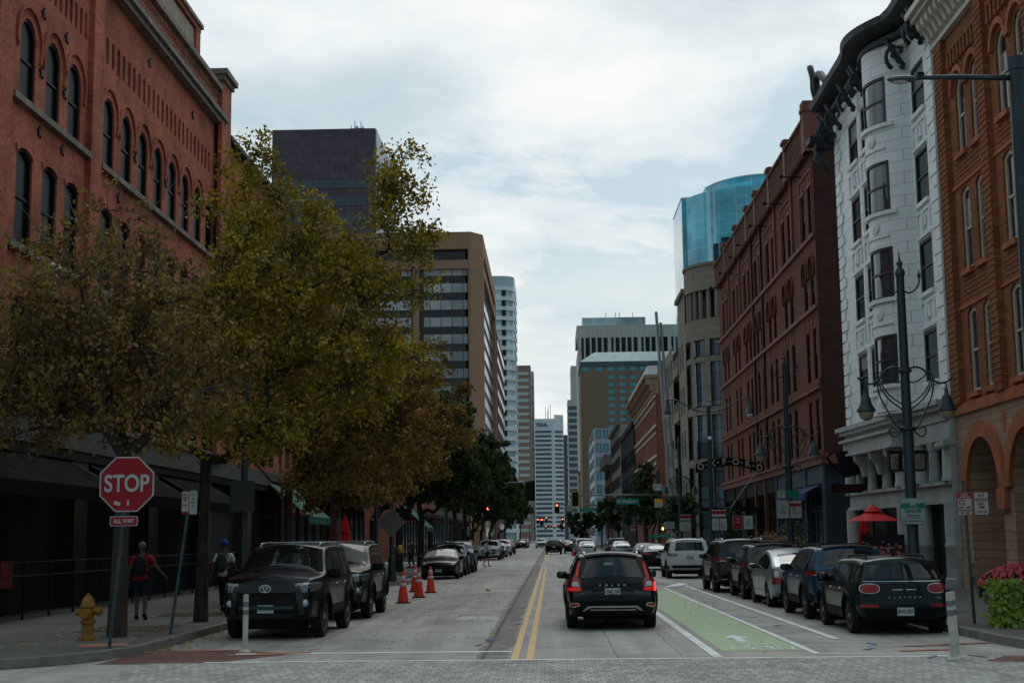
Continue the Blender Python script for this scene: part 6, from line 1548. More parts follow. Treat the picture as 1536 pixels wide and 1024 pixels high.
for k, (y, p, lb) in enumerate(((270, 'pblue', 'dark blue crossover in the farther row on the left'), (278, 'pwhite', 'white hatchback in the farther row on the left'), (286, 'psilver2', 'silver saloon in the farther row on the left'), (296, 'pwhite', 'white large SUV at the end of the farther row on the left'))):
    place((blue, pri, lsd, atl)[k], -5.5, y, 0, p, lb, GL)
place(blk, .27, 165.5, 0, 'pblack', 'black crossover driving away on the yellow line, small and central')
place(lsd, 2.4, 172, 0, 'pblack', 'dark saloon half hidden beside the small central black crossover')
place(pri, 3.35, 137, 0, 'pwhite', 'white hatchback seen from behind just above the black estate car')
place(dbx, 3.3, 150, 0, 'psilver2', 'silver grey large SUV in front of the white hatchback above the estate car')
place(atl, 3.2, 158.5, 0, 'pgrey', 'dark grey large SUV ahead of the silver grey one in the right lane')
place(atl, -1.9, 262, pi, 'pwhite', 'white van-like SUV coming toward the photo left of the yellow line, far off')
place(lsd, 2.6, 240, 0, 'pblack', 'black saloon far ahead in the right lane before the green lights')
place(pri, 5.0, 236, 0, 'pwhite', 'white hatchback far ahead near the right kerb')
place(lsd, 1.5, 330, 0, 'psilver2', 'silver saloon very far off in the middle of the street')
place(blk, 4.5, 345, 0, 'pblack', 'black crossover very far off near the right kerb')
place(blue, -2.5, 380, pi, 'pblue', 'dark crossover very far off left of the centre line')
for x, y, s_, p, lb in ((6.3, 96, sed, 'pgrey', 'dark grey saloon mostly hidden behind the black saloon on the right'), (6.3, 131, pri, 'psilver2', 'silver hatchback at the right kerb past the cross street'), (6.3, 140, dbx, 'pgrey', 'dark SUV at the right kerb past the cross street')):
    place(s_, x, y, 0, p, lb, GR)

# ================================================================== TREES
def leafmat(name, stops, trans=.3):
    m = bpy.data.materials.new(name); m.use_nodes = True; t = m.node_tree; t.nodes.clear()
    g = N(t, 'ShaderNodeNewGeometry'); tc = N(t, 'ShaderNodeTexCoord')
    n = N(t, 'ShaderNodeTexNoise', i={'Scale': .9, 'Detail': 3.}); t.links.new(tc.outputs['Object'], n.inputs[0])
    a = N(t, 'ShaderNodeMath', operation='MULTIPLY_ADD'); t.links.new(g.outputs['Random Per Island'], a.inputs[0]); a.inputs[1].default_value = .55
    b = N(t, 'ShaderNodeMath', operation='MULTIPLY_ADD'); t.links.new(n.outputs['Fac'], b.inputs[0]); b.inputs[1].default_value = 1.2; b.inputs[2].default_value = -.38
    t.links.new(b.outputs[0], a.inputs[2])
    c = ramp(t, a.outputs[0], stops)
    d = N(t, 'ShaderNodeBsdfDiffuse'); tr = N(t, 'ShaderNodeBsdfTranslucent'); gl = N(t, 'ShaderNodeBsdfGlossy', i={'Roughness': .45, 'Color': (.5, .55, .55, 1)})
    t.links.new(c, d.inputs[0]); t.links.new(c, tr.inputs[0])
    mx = N(t, 'ShaderNodeMixShader', i={0: trans}); t.links.new(d.outputs[0], mx.inputs[1]); t.links.new(tr.outputs[0], mx.inputs[2])
    m2 = N(t, 'ShaderNodeMixShader', i={0: .05}); t.links.new(mx.outputs[0], m2.inputs[1]); t.links.new(gl.outputs[0], m2.inputs[2])
    o = N(t, 'ShaderNodeOutputMaterial'); t.links.new(m2.outputs[0], o.inputs[0]); return m
M['lf_olive'] = leafmat('olive_brown_leaves', [(.0, (.065, .042, .014)), (.35, (.14, .088, .022)), (.6, (.21, .14, .026)), (.85, (.30, .22, .035)), (1., (.18, .07, .03))])
M['lf_yellow'] = leafmat('yellow_green_leaves', [(.0, (.05, .05, .010)), (.3, (.17, .145, .014)), (.6, (.34, .25, .02)), (.85, (.50, .36, .032)), (1., (.34, .17, .02))])
M['lf_rust'] = leafmat('rusty_olive_leaves', [(.0, (.05, .04, .012)), (.35, (.15, .10, .018)), (.65, (.27, .175, .026)), (1., (.36, .24, .035))])
M['lf_green'] = leafmat('dark_green_leaves', [(.0, (.015, .028, .009)), (.4, (.03, .055, .014)), (.75, (.06, .085, .02)), (1., (.11, .11, .02))])
M['lf_dry'] = leafmat('dry_red_brown_leaves', [(.0, (.07, .035, .02)), (.5, (.14, .07, .04)), (1., (.2, .11, .06))])
M['bark'] = mat('grey_brown_bark', (.036, .029, .023), .95, var=.5, vscale=9, bump=.9, bscale=14, streak=True); M['barkp'] = mat('pale_grey_bark', (.15, .14, .13), .9, var=.4, vscale=7, bump=.6, bscale=14, streak=True)

def tree(x, y, label, blobs, ncl, nleaf, lf, seed, r0=.2, lean=(0, 0), leaf=.075, fork=2.6, bark='bark', group='trees along the left pavement', name='street_tree', extra=None, spread=.42, z0=.13, twig=True):
    rg = np.random.default_rng(seed); rr = random.Random(seed)
    T = thing(name, label, 'tree', (x, y, z0), 0, group)
    # clump centres inside the crown blobs (local coordinates, z above the ground)
    wts = np.array([b[3] * b[4] * b[5] * (b[6] if len(b) > 6 else 1) for b in blobs]); wts = wts / wts.sum(); C_ = []
    for _ in range(ncl):
        b = blobs[rg.choice(len(blobs), p=wts)]; v = rg.normal(size=3); v /= np.linalg.norm(v); v *= rg.random() ** .42
        C_.append(np.array(b[:3]) + v * np.array(b[3:6]) - np.array([x, y, 0]))
    top = np.array([lean[0], lean[1], fork])
    nodes = [np.array([0, 0, 0.]), np.array([lean[0] * .4, lean[1] * .4, fork * .5]), top]; par = [-1, 0, 1]; dist = [0, fork * .5, fork]
    cn = []
    for c in sorted(C_, key=lambda c: np.linalg.norm(c - top)):
        best, bi = 1e9, 2
        for i in range(2, len(nodes)):
            d = np.linalg.norm(c - nodes[i]); k = d + .25 * dist[i] + (1.2 if nodes[i][2] > c[2] + .3 else 0)
            if k < best: best, bi = k, i
        a = nodes[bi]; d = c - a; L_ = np.linalg.norm(d); ns = max(1, int(L_ / .45)); p = bi
        for k in range(1, ns + 1):
            f = k / ns; q = a + d * f + rg.normal(size=3) * (.05 * L_ if k < ns else 0) + np.array([0, 0, -.10 * L_ * sin(pi * f) if d[2] > 0 else .05 * L_ * sin(pi * f)])
            nodes.append(q); par.append(p); dist.append(dist[p] + L_ / ns); p = len(nodes) - 1
        cn.append(p)
    load = np.zeros(len(nodes))
    for i in cn: load[i] += 1
    for i in range(len(nodes) - 1, 0, -1): load[par[i]] += load[i]
    rad = r0 * np.maximum(load, .6) ** .56 / load[0] ** .56; rad[0] = r0 * 1.35; rad[1] = r0 * 1.0; rad = np.maximum(rad, .009)
    mb = MB()
    for i in range(1, len(nodes)):
        a, b = nodes[par[i]], nodes[i]; ra, rb = (rad[par[i]] if par[i] <= 2 else min(rad[par[i]], rad[i] * 1.35)), rad[i]
        mb.tube([tuple(a), tuple(b)], [ra, rb], 9 if rb > .06 else (5 if rb > .02 else 4), cap=False)
    tips = []
    for ci, i in enumerate(cn):
        c = nodes[i]
        for _ in range(7):
            v = rg.normal(size=3); v /= np.linalg.norm(v); v[2] *= .8; v *= spread * (.4 + .9 * rg.random()); t_ = c + v; tips.append(t_)
            if twig: mid = c + v * .5 + rg.normal(size=3) * .04; mb.tube([tuple(c), tuple(mid), tuple(t_)], [.010, .007, .004], 3, cap=False)
    if extra:      # bare pale twigs
        tw = MB()
        for (a, b) in extra:
            a = np.array(a) - [x, y, 0]; b = np.array(b) - [x, y, 0]; d = b - a; pts = [a + d * k / 5 + rg.normal(size=3) * .05 for k in range(6)]
            tw.tube([tuple(p) for p in pts], [.022, .018, .014, .011, .008, .005], 4, cap=False)
            for k in range(1, 6):
                for _ in range(2):
                    v = d / np.linalg.norm(d) * .5 + rg.normal(size=3) * .35; tw.tube([tuple(pts[k]), tuple(pts[k] + v * .5 + rg.normal(size=3) * .03), tuple(pts[k] + v)], [.008, .006, .004], 3, cap=False)
        tw.build('bare_twigs', 'barkp', T, world=False, recalc=False)
    mb.build('trunk', bark, T, smooth=True, world=False, recalc=False)
    tips = np.array(tips); n = nleaf
    ti = rg.integers(0, len(tips), n); cc = tips[ti] + rg.normal(size=(n, 3)) * .115
    k = rg.normal(size=(n, 3)); k[:, 2] *= .6; k /= np.linalg.norm(k, axis=1)[:, None]
    u = rg.normal(size=(n, 3)); u -= k * (u * k).sum(1)[:, None]; u /= np.linalg.norm(u, axis=1)[:, None]; v = np.cross(k, u)
    s = leaf * (.6 + .8 * rg.random(n))[:, None]
    V = np.stack([cc - u * s, cc + v * s * .6 - u * s * .1, cc + u * s, cc - v * s * .6 - u * s * .1], 1).reshape(-1, 3)
    me = bpy.data.meshes.new('crown'); me.vertices.add(4 * n); me.vertices.foreach_set('co', V.ravel().astype(np.float32)); me.loops.add(4 * n); me.loops.foreach_set('vertex_index', np.arange(4 * n, dtype=np.int32))
    me.polygons.add(n); me.polygons.foreach_set('loop_start', np.arange(0, 4 * n, 4, dtype=np.int32)); me.polygons.foreach_set('loop_total', np.full(n, 4, dtype=np.int32)); me.update(calc_edges=True)
    me.materials.append(M[lf]); link('crown', me, T)
    return T
tree(-8.14, 26.84, 'olive brown tree with sparse leaves and bare twigs, trunk behind the stop sign',
     [(-9.3, 27.2, 5.4, 1.6, 1.8, 1.7, 1.3), (-7.9, 27, 6.3, 1.3, 1.6, 1.5), (-10.6, 27, 4.9, 1.1, 1.4, 1.3), (-8.8, 27.3, 7.7, 1.1, 1.2, 1.2, .6), (-6.9, 27, 5.2, 1.2, 1.3, 1.2), (-10.4, 27.4, 6.4, .8, 1.1, 1.0, .6), (-7.4, 26.8, 4.2, 1.4, 1.2, .5, 1.4), (-9.8, 26.6, 3.9, 1.2, 1.2, .5, 1.2)],
     140, 21000, 'lf_olive', 3, r0=.145, lean=(.05, .1), leaf=.054, fork=3.4, spread=.6,
     extra=[((-8.5, 27, 6.2), (-9.2, 27, 8.2)), ((-8.3, 27.1, 6.4), (-8.2, 27.2, 7.9)), ((-9, 27, 6.0), (-9.9, 27, 7.8)), ((-7.6, 27, 6), (-7.4, 27, 7.7)), ((-9.6, 27, 4.6), (-11.2, 27, 6.3)), ((-8, 26.8, 4.5), (-6.5, 26.6, 4.6))])
tree(-7.76, 31.7, 'tall golden olive tree reaching highest over the parked SUVs, second trunk from the stop sign',
     [(-5.9, 32, 7.4, 2.0, 2.2, 1.9, 1.2), (-6.9, 32, 9.3, 1.0, 1.6, 1.2), (-6.75, 32.2, 10.7, .4, .6, .7, 2.4), (-7.6, 32, 9.9, .5, .8, .5, 1.5), (-4.1, 32, 8.0, 1.2, 1.4, 1.0), (-3.5, 32, 9.7, .45, .5, 1.0, 2.4), (-3.2, 32, 7.4, .7, .7, .5, 1.3), (-5.3, 31.8, 9.5, .5, .8, .8), (-4.7, 32, 5.6, 1.8, 1.9, 1.1), (-7.5, 31.5, 6.3, 1.6, 1.7, 1.4), (-3.4, 32, 6.2, .8, .9, .45, 1.2), (-3.1, 32, 8.5, .65, .7, .25, 2.4), (-6.2, 31.5, 4.4, 2.0, 1.6, .7, 1.6), (-8.0, 31.2, 4.0, 1.0, 1.2, .6, 1.3)],
     230, 43000, 'lf_yellow', 8, r0=.125, lean=(.05, .05), leaf=.054, fork=3.6, spread=.5)
tree(-8.1, 44, 'golden brown tree leaning over the parked SUVs, third trunk from the stop sign',
     [(-6.2, 44, 6.8, 2.2, 2.4, 1.8), (-7.6, 44, 8.6, 1.6, 2, 1.6), (-4.6, 44, 6.6, 1.3, 1.6, 1.2, 1.2), (-5.6, 44, 4.9, 2.2, 2, .8, 1.2), (-9, 44, 5.8, 1.5, 2, 1.6), (-4.4, 44, 8.0, .8, 1, .5, 1.3), (-6.9, 44, 3.9, 1.9, 1.8, .6, 1.6), (-4.6, 44, 4.8, 1.2, 1.4, .7, 1.4)], 175, 38000, 'lf_rust', 21, r0=.13, fork=3.4, leaf=.065, spread=.5)
tree(-8.2, 55, 'rusty brown tree with thin pale trunk in front of the green awning',
     [(-7.7, 55, 5.4, 2.0, 2.2, 1.3), (-6.9, 55, 3.9, 1.9, 1.8, .8, 1.4), (-8.8, 55, 4.3, 1.2, 1.5, .9), (-7.6, 55, 7.2, 1.5, 1.8, 1.2), (-5.2, 55, 5.0, 1.2, 1.2, .7), (-8.4, 55, 3.5, 1.6, 1.6, .5, 1.5)], 110, 24000, 'lf_rust', 33, r0=.10, leaf=.075, bark='barkp')
tree(-8.2, 66, 'olive tree behind the second black off-road SUV, reaching over the cones',
     [(-6.3, 66, 6.6, 2.4, 2.6, 2.2), (-5.0, 66, 8.6, 1.3, 1.6, 1.0), (-4.4, 66, 6.8, 1.2, 1.5, 1.2), (-8.2, 66, 8.2, 2, 2.4, 2)], 110, 19000, 'lf_rust', 41, r0=.18, leaf=.095)
tree(-8.3, 78, 'dark green tree above the black saloon behind the cones', [(-6.9, 78, 6.2, 3.2, 3, 2.5), (-4.9, 78, 5.4, 1.9, 2.6, 2.0), (-7.0, 78, 8.6, 2.2, 2.4, 1.6)], 130, 22000, 'lf_green', 52, r0=.19, leaf=.12)
tree(-8.3, 91, 'dark green tree at the last left corner before the cross street', [(-6.4, 91, 6.3, 3.3, 3, 2.6), (-4.3, 91, 5.9, 1.9, 2.4, 2.2), (-6.6, 91, 9.0, 2.4, 2.4, 1.8)], 120, 19000, 'lf_green', 57, r0=.2, leaf=.14)
for k, (yy, h, lb) in enumerate(((128, 1.0, 'green tree on the left corner just past the cross street'), (141, 1.12, 'green tree second past the cross street on the left, above the bright blue saloon'), (156, .95, 'green tree third past the cross street on the left'), (176, 1.0, 'green tree fourth past the cross street on the left'), (200, 1.05, 'distant green tree before the farther row of cars on the left'), (235, 1.0, 'most distant green tree on the left pavement'))):
    tree(-8.6, yy, lb, [(-6.6, yy, 6.5 * h, 3.3, 3.2, 2.8 * h), (-4.5, yy, 5.6 * h, 1.8, 2.4, 1.9 * h), (-6.6, yy, 9.2 * h, 2.3, 2.4, 1.7 * h)], 85, 10500, 'lf_green', 60 + k, r0=.2, leaf=.2, twig=False)
GT = 'trees along the right pavement'
tree(9.0, 128, 'thin young green tree at the right corner past the cross street, under the street-name sign', [(8.6, 128, 4.9, 1.3, 1.5, 1.8), (8.4, 128, 7.2, .7, .8, 1.2, 1.5), (7.2, 128, 4.6, .9, 1, .8)], 60, 5000, 'lf_green', 71, r0=.1, leaf=.16, group=GT, fork=2.0)
tree(9.3, 140, 'sparse green tree behind the thin young one on the right', [(9.3, 140, 4.6, 1.6, 1.8, 1.6)], 40, 3500, 'lf_green', 72, r0=.1, leaf=.17, group=GT, fork=2.0)
tree(9.8, 112, 'sparse green tree by the hotel sign canopy on the right', [(9.9, 112, 3.6, 1.5, 1.6, 1.3)], 40, 3500, 'lf_green', 73, r0=.09, leaf=.15, group=GT, fork=1.8)
tree(9.2, 196, 'distant dark green tree on the right pavement', [(8.8, 196, 5, 2.4, 2.5, 2.6)], 40, 3500, 'lf_green', 74, r0=.15, leaf=.25, group=GT, fork=2.4, twig=False)
tree(7.5, 300, 'far green tree rounding the end of the right pavement', [(6.5, 300, 4.4, 4.4, 4, 3.2)], 50, 4000, 'lf_green', 75, r0=.2, leaf=.35, group=GT, fork=2.4, twig=False)
# shrubs in pots by the hotel
for k, (xx, yy, zz, lb) in enumerate(((9.6, 78.5, 2.9, 'tall narrow green shrub by the hotel entrance'), (10.3, 79.5, 1.9, 'round green shrub right of the tall narrow shrub'), (9.6, 57.5, 1.9, 'loose green shrub between the hotel and the white building'), (9.0, 54.5, 1.3, 'lower green shrub in front of the navy awnings'))):
    P_ = thing('potted_shrub', lb, 'plant', (xx, yy, .13), 0, 'potted shrubs on the right pavement')
    MB().lathe([(.0, .0), (.28, 0), (.36, .5), (.30, .5), (.28, .42), (0, .42)], (0, 0, 0), 12).build('pot', mat('dark_planter', (.03, .03, .03), .7), P_, world=False)
    rg = random.Random(k); mb = MB(); tw = MB()
    for _ in range(1300):
        z = .5 + rg.random() * (zz - .1); w_ = (.55 if k != 0 else .5) * sin(pi * min(1, (z - .3) / (zz + .4))) ** .5
        a = rg.random() * 6.28; q = sqrt(rg.random()) * w_; p = Vector((q * cos(a), q * sin(a), z)); u = Vector((rg.gauss(0, 1), rg.gauss(0, 1), rg.gauss(0, .7))).normalized() * .075; v = u.orthogonal().normalized() * .035
        mb.quad(tuple(p - u), tuple(p + v), tuple(p + u), tuple(p - v))
    for _ in range(9): a = rg.random() * 6.28; tw.tube([(0, 0, .4), (.2 * cos(a), .2 * sin(a), .5 + zz * .5), (.35 * cos(a), .35 * sin(a), .4 + zz * rg.random())], [.02, .013, .005], 4, cap=False)
    mb.build('foliage', 'lf_green', P_, world=False, recalc=False); tw.build('stem', 'bark', P_, world=False)

# ================================================================== STREET FURNITURE
def lamp(x, y, label, h=8.15):
    T = thing('street_lamp', label, 'street lamp', (x, y, .14), 0, 'twin-lantern street lamps along the right kerb')
    k = h / 8.15
    MB().lathe([(.26, 0), (.26, .12), (.20, .2), (.22, .5), (.17, .62), (.17, 1.0), (.13, 1.1), (.125, 4.0), (.115, 4.05), (.095, 7.7 * k), (.12, 7.72 * k), (.12, 7.8 * k), (.06, 7.9 * k), (.05, 8.0 * k)], (0, 0, 0), 14).build('pole', 'dkmetal', T, smooth=True, ang=35, world=False)
    MB().ball((0, 0, 8.0 * k), .075, 8, 6).lathe([(.03, 8.05 * k), (.012, 8.25 * k), (0, 8.35 * k)], (0, 0, 0), 6).build('finial', 'dkmetal', T, smooth=True, world=False)
    MB().lathe([(.125, 4.08), (.20, 4.1), (.20, 4.16), (.125, 4.18)], (0, 0, 0), 14).lathe([(.12, 5.42), (.16, 5.44), (.16, 5.5), (.12, 5.52)], (0, 0, 0), 14).build('collar', 'dkmetal', T, world=False)
    for s in (-1, 1):
        MB().tube(cr([(0, 0, 7.42), (s * .16, 0, 7.30), (s * .32, 0, 7.36), (s * .42, 0, 7.50), (s * .44, 0, 7.66)]), .022, 6).ball((s * .44, 0, 7.72), .045, 8, 5).lathe([(.045, 7.66), (.02, 7.78), (0, 7.9)], (s * .44, 0, 0), 6).build('small_arm', 'dkmetal', T, smooth=True, world=False)
        A = MB()
        A.tube(cr([(0, 0, 5.48), (s * .22, 0, 5.56), (s * .42, 0, 5.50), (s * .58, 0, 5.30), (s * .78, 0, 5.18), (s * .98, 0, 5.22), (s * 1.10, 0, 5.34)]), .025, 7)
        A.tube(cr([(0, 0, 5.26), (s * .2, 0, 5.2), (s * .42, 0, 5.32), (s * .56, 0, 5.44), (s * .66, 0, 5.3)]), .018, 6)
        A.tube(cr([(0, 0, 4.66), (s * .22, 0, 4.78), (s * .44, 0, 4.98), (s * .58, 0, 5.26), (s * .52, 0, 5.46)]), .018, 6)
        A.tube(cr([(0, 0, 4.45), (s * .16, 0, 4.62), (s * .38, 0, 4.80), (s * .56, 0, 5.06), (s * .63, 0, 5.28)]), .02, 6)
        A.tube(cr([(s * .1, 0, 4.12), (s * .26, 0, 4.2), (s * .44, 0, 4.55), (s * .6, 0, 4.9), (s * .66, 0, 5.25)]), .02, 6)
        A.tube(cr([(s * .1, 0, 4.12), (s * .3, 0, 3.95), (s * .42, 0, 4.05), (s * .36, 0, 4.18), (s * .26, 0, 4.12)]), .02, 6)
        A.tube(cr([(s * .93, 0, 5.2), (s * .93, 0, 5.02)]), .02, 6)
        A.build('scroll_bracket', 'dkmetal', T, smooth=True, world=False)
        c_ = (s * .93, 0, 0)
        sh = MB().lathe([(.0, 5.06), (.04, 5.05), (.05, 4.92), (.12, 4.84), (.14, 4.70), (.22, 4.58), (.23, 4.54), (.19, 4.53), (0, 4.6)], c_, 14).build('lamp_shade', 'dkmetal', T, smooth=True, ang=40, world=False)
        MB().lathe([(.175, 4.535), (.18, 4.48), (.14, 4.38), (.06, 4.33), (0, 4.32)], c_, 12).build('lamp_glass', mat('amber_grey_lamp_glass', (.30, .24, .16), .25, spec=.6), sh, smooth=True, world=False)
    return T
L1 = lamp(8.25, 33.0, 'dark green twin-lantern lamp post standing behind the nearest parked car on the right')
def recopy(o, x, y, label): return copy_tree(o, None, label, (x, y, .14))
recopy(L1, 8.4, 50.6, 'twin-lantern lamp post in front of the navy shop awnings')
recopy(L1, 8.3, 92, 'twin-lantern lamp post by the arched hotel sign, third along the right kerb')
recopy(L1, 8.3, 128, 'twin-lantern lamp post past the cross street on the right')
recopy(L1, 8.3, 165, 'twin-lantern lamp post farther down the right kerb, before the brick building')
recopy(L1, 8.3, 210, 'farthest twin-lantern lamp post on the right kerb')
T = thing('street_lamp', 'tall lamp post with two wide gull-wing arms beside the hotel', 'street lamp', (8.05, 72, .14))
MB().lathe([(.22, 0), (.2, .6), (.14, .7), (.12, 4), (.1, 8.1), (.13, 8.12), (.1, 8.3), (0, 8.35)], (0, 0, 0), 12).build('pole', 'dkmetal', T, smooth=True, ang=35, world=False)
for s in (-1, 1):
    MB().tube(cr([(0, 0, 7.95), (s * .5, 0, 8.0), (s * 1.0, 0, 8.2), (s * 1.6, 0, 8.55), (s * 2.05, 0, 8.6)]), .035, 7).build('arm', 'dkmetal', T, smooth=True, world=False)
    sh = MB().lathe([(0, 8.66), (.06, 8.6), (.07, 8.2), (.16, 8.05), (.2, 7.85), (.17, 7.83), (0, 7.9)], (s * 2.08, 0, 0), 12).build('lamp_shade', 'dkmetal', T, smooth=True, ang=40, world=False)
    MB().lathe([(.16, 7.85), (.15, 7.72), (.06, 7.62), (0, 7.6)], (s * 2.08, 0, 0), 10).build('lamp_glass', mat('white_lamp_glass', (.5, .52, .52), .25), sh, smooth=True, world=False)
MB().ball((0, -.15, 6.6), .1, 8, 6).build('camera_dome', 'white', T, world=False)
T = thing('overhead_street_light', 'dark pole at the right edge with a long arm and flat street light head', 'street lamp', (8.36, 24.5, .14))
MB().lathe([(.24, 0), (.19, .7), (.17, 5), (.15, 9.8), (.17, 9.82), (.17, 10.05), (0, 10.07)], (0, 0, 0), 14).build('pole', 'dkmetal', T, smooth=True, ang=35, world=False)
MB().tube([(0, 0, 9.68), (-1.05, 0, 9.72), (-1.76, 0, 9.72)], [.055, .05, .04], 8).build('arm', 'dkmetal', T, smooth=True, world=False)
MB().ball((-2.02, 0, 9.7), 1., 12, 8, (.28, .14, .06)).build('light_head', mat('grey_green_light_head', (.10, .13, .14), .4, metal=.3), T, smooth=True, world=False)
MB().ball((-2.06, 0, 9.65), 1., 10, 6, (.15, .09, .035)).build('lens', mat('pale_light_lens', (.5, .5, .48), .3), T, smooth=True, world=False)
MB().box(-1.76, -1.64, -.035, .035, 9.72, 9.82).build('sensor', 'black', T, world=False)

# plain dark posts, left pavement
for (x, y, h, lb) in ((-8.62, 40, 8.5, 'dark lamp post rising through the leaves beside the man in a white shirt'), (-6.75, 60.6, 6.2, 'dark post in front of the diamond sign back by the cones'), (-7.45, 60.9, 6.5, 'dark post just left of the diamond sign back')):
    T = thing('dark_post', lb, 'post', (x, y, .14), 0, 'dark posts on the left pavement')
    MB().lathe([(.22, 0), (.22, .1), (.17, .3), (.15, .9), (.1, 1.0), (.085, h), (.1, h + .05), (0, h + .15)], (0, 0, 0), 12).build('pole', 'dkmetal', T, smooth=True, ang=35, world=False)
T = thing('square_sign_back', 'dark square sign back on the lamp post by the man in a white shirt', 'sign', (-8.62, 39.85, 2.7))
MB().box(-.36, .32, -.02, .02, 0, .86).build('board', mat('weathered_sign_back', (.05, .055, .05), .6, var=.2), T, world=False); MB().box(-.06, .06, .02, .06, .1, .76).build('bracket', 'dkmetal', T, world=False)
T = thing('diamond_sign_back', 'grey back of a diamond shaped road sign on the dark post by the cones', 'sign', (-6.75, 60.4, 2.6))
MB(FF(.0)).prism([(0, -.62), (.62, 0), (0, .62), (-.62, 0)], 0, .02).build('board', mat('aluminium_sign_back', (.14, .15, .14), .5, metal=.3), T, world=False); MB().box(-.05, .05, .0, .1, -.4, .4).build('bracket', 'dkmetal', T, world=False)

M['sred'] = mat('sign_red', (.24, .004, .009), .5); M['swhite'] = mat('sign_white', (.36, .39, .39), .5, var=.08, vscale=5); M['sgreen'] = mat('sign_green', (.0, .20, .13), .5); M['sblk'] = mat('sign_lettering_dark', (.03, .03, .035), .6)
M['post'] = mat('blue_grey_perforated_post', (.045, .085, .10), .5, metal=.3, var=.25, vscale=6); M['sorange'] = mat('sign_yellow_orange', (.65, .33, .02), .5)
def frect(mb, x0, x1, z0, z1, y0, y1, r=.03):
    pts = []
    for cx, cz, a in ((x1 - r, z1 - r, 0), (x0 + r, z1 - r, 90), (x0 + r, z0 + r, 180), (x1 - r, z0 + r, 270)):
        for k in range(4): t = radians(a + 30 * k); pts.append((cx + r * cos(t), cz + r * sin(t)))
    n = len(pts); mb.add([(p[0], y0, p[1]) for p in pts] + [(p[0], y1, p[1]) for p in pts], [tuple(range(n)), tuple(range(n, 2 * n))] + [(i, (i + 1) % n, n + (i + 1) % n, n + i) for i in range(n)])
    return mb
# stop sign (post leans)
T = thing('stop_sign', 'red octagonal STOP sign with ALL WAY plate on a leaning blue-grey post', 'stop sign', (-7.40, 24.0, .14))
lean = .105
def lp(z): return (lean * z / 1.0 * .95, 0, z)
P0 = MB()
for dx in (-.025, .025): pass
P0.tube([(0, 0, 0), (.27, 0, 3.1)], .03, 8).build('post', 'post', T, world=False)
hl = MB()
for k in range(42): z = .08 + k * .07; xx = .27 * z / 3.1; hl.box(xx - .008, xx + .008, -.034, -.029, z, z + .025)
hl.build('post_holes', 'black', T, world=False)
cx, cz = .245, 2.72
def octa(r, rot=.04): return [(cx + r * cos(pi / 8 + k * pi / 4 + rot * 0), cz + r * sin(pi / 8 + k * pi / 4)) for k in range(8)]
f0 = lambda u, v, w_: (u, -.045 - w_, v)
MB(f0).prism(octa(.50), 0, .012).build('sign_border', 'swhite', T, world=False)
MB(f0).prism(octa(.475), .012, .016).build('sign_face', 'sred', T, world=False)
text('STOP', .40, 'swhite', T, TM((cx, -.066, cz)), name='lettering', sx=.80, bold=.008)
frect(MB(), .21 - .235, .21 + .235, 2.02, 2.185, -.06, -.045).build('lower_plate_border', 'swhite', T, world=False); frect(MB(), .21 - .222, .21 + .222, 2.032, 2.173, -.064, -.060).build('lower_plate', 'sred', T, world=False)
text('ALL WAY', .10, 'swhite', T, TM((.21, -.067, 2.10)), name='lettering', sx=.8, bold=.003)
s_ = MB(f0); s_.prism([(cx - .22, cz - .33), (cx - .11, cz - .37), (cx - .09, cz - .31), (cx - .2, cz - .27)], .016, .018).prism([(cx + .01, cz - .36), (cx + .045, cz - .36), (cx + .05, cz - .27), (cx + .015, cz - .27)], .016, .018); s_.build('sticker', mat('worn_sticker', (.4, .36, .33), .7), T, world=False)

def sign_post(name, label, x, y, h, boards, lean=0., cat='sign', group=None, post='post', r=.03):
    T = thing(name, label, cat, (x, y, .14), 0, group)
    MB().tube([(0, 0, 0), (lean, 0, h)], r, 8).build('post', post, T, world=False)
    for (bx, bz, w_, hh, bm, edge, lines) in boards:
        bx += lean * bz / h
        frect(MB(), bx - w_ / 2, bx + w_ / 2, bz - hh / 2, bz + hh / 2, -.05, -.038, .025).build('board_edge', edge, T, world=False)
        b = frect(MB(), bx - w_ / 2 + .014, bx + w_ / 2 - .014, bz - hh / 2 + .014, bz + hh / 2 - .014, -.054, -.05, .02).build('board', bm, T, world=False)
        for (tx, s, lz, m_) in lines:
            if tx.startswith('#'):      # colour band
                z0, z1 = lz; MB().box(bx - w_ / 2 + .02, bx + w_ / 2 - .02, -.057, -.054, bz + z0, bz + z1).build('band', m_, T, world=False)
            elif tx == '->' or tx == '<->':
                MB().box(bx - w_ * .32, bx + w_ * .25, -.059, -.055, bz + lz - .008, bz + lz + .008).add([(bx + w_ * .36, -.057, bz + lz), (bx + w_ * .22, -.057, bz + lz + .03), (bx + w_ * .22, -.057, bz + lz - .03)], [(0, 1, 2)]).build('arrow', m_, T, world=False)
                if tx == '<->': MB().add([(bx - w_ * .40, -.057, bz + lz), (bx - w_ * .26, -.057, bz + lz + .03), (bx - w_ * .26, -.057, bz + lz - .03)], [(0, 1, 2)]).build('arrow', m_, T, world=False)
            elif tx == 'o':
                mb = MB(f0c(bx, bz + lz)); mb.ring([(s * cos(k * pi / 8), s * sin(k * pi / 8)) for k in range(16)], [(.72 * s * cos(k * pi / 8), .72 * s * sin(k * pi / 8)) for k in range(16)], 0, .003); mb.quad((-.6 * s, .7 * s, .003), (-.7 * s, .6 * s, .003), (.6 * s, -.7 * s, .003), (.7 * s, -.6 * s, .003)); mb.build('symbol', m_, T, world=False)
            else: text(tx, s, m_, T, TM((bx, -.058, bz + lz)), name='lettering', sx=.85, bold=.0015, depth=.001)
    return T
def f0c(cx, cz): return lambda u, v, w_: (cx - .06 + u, -.055 - w_, cz + v)
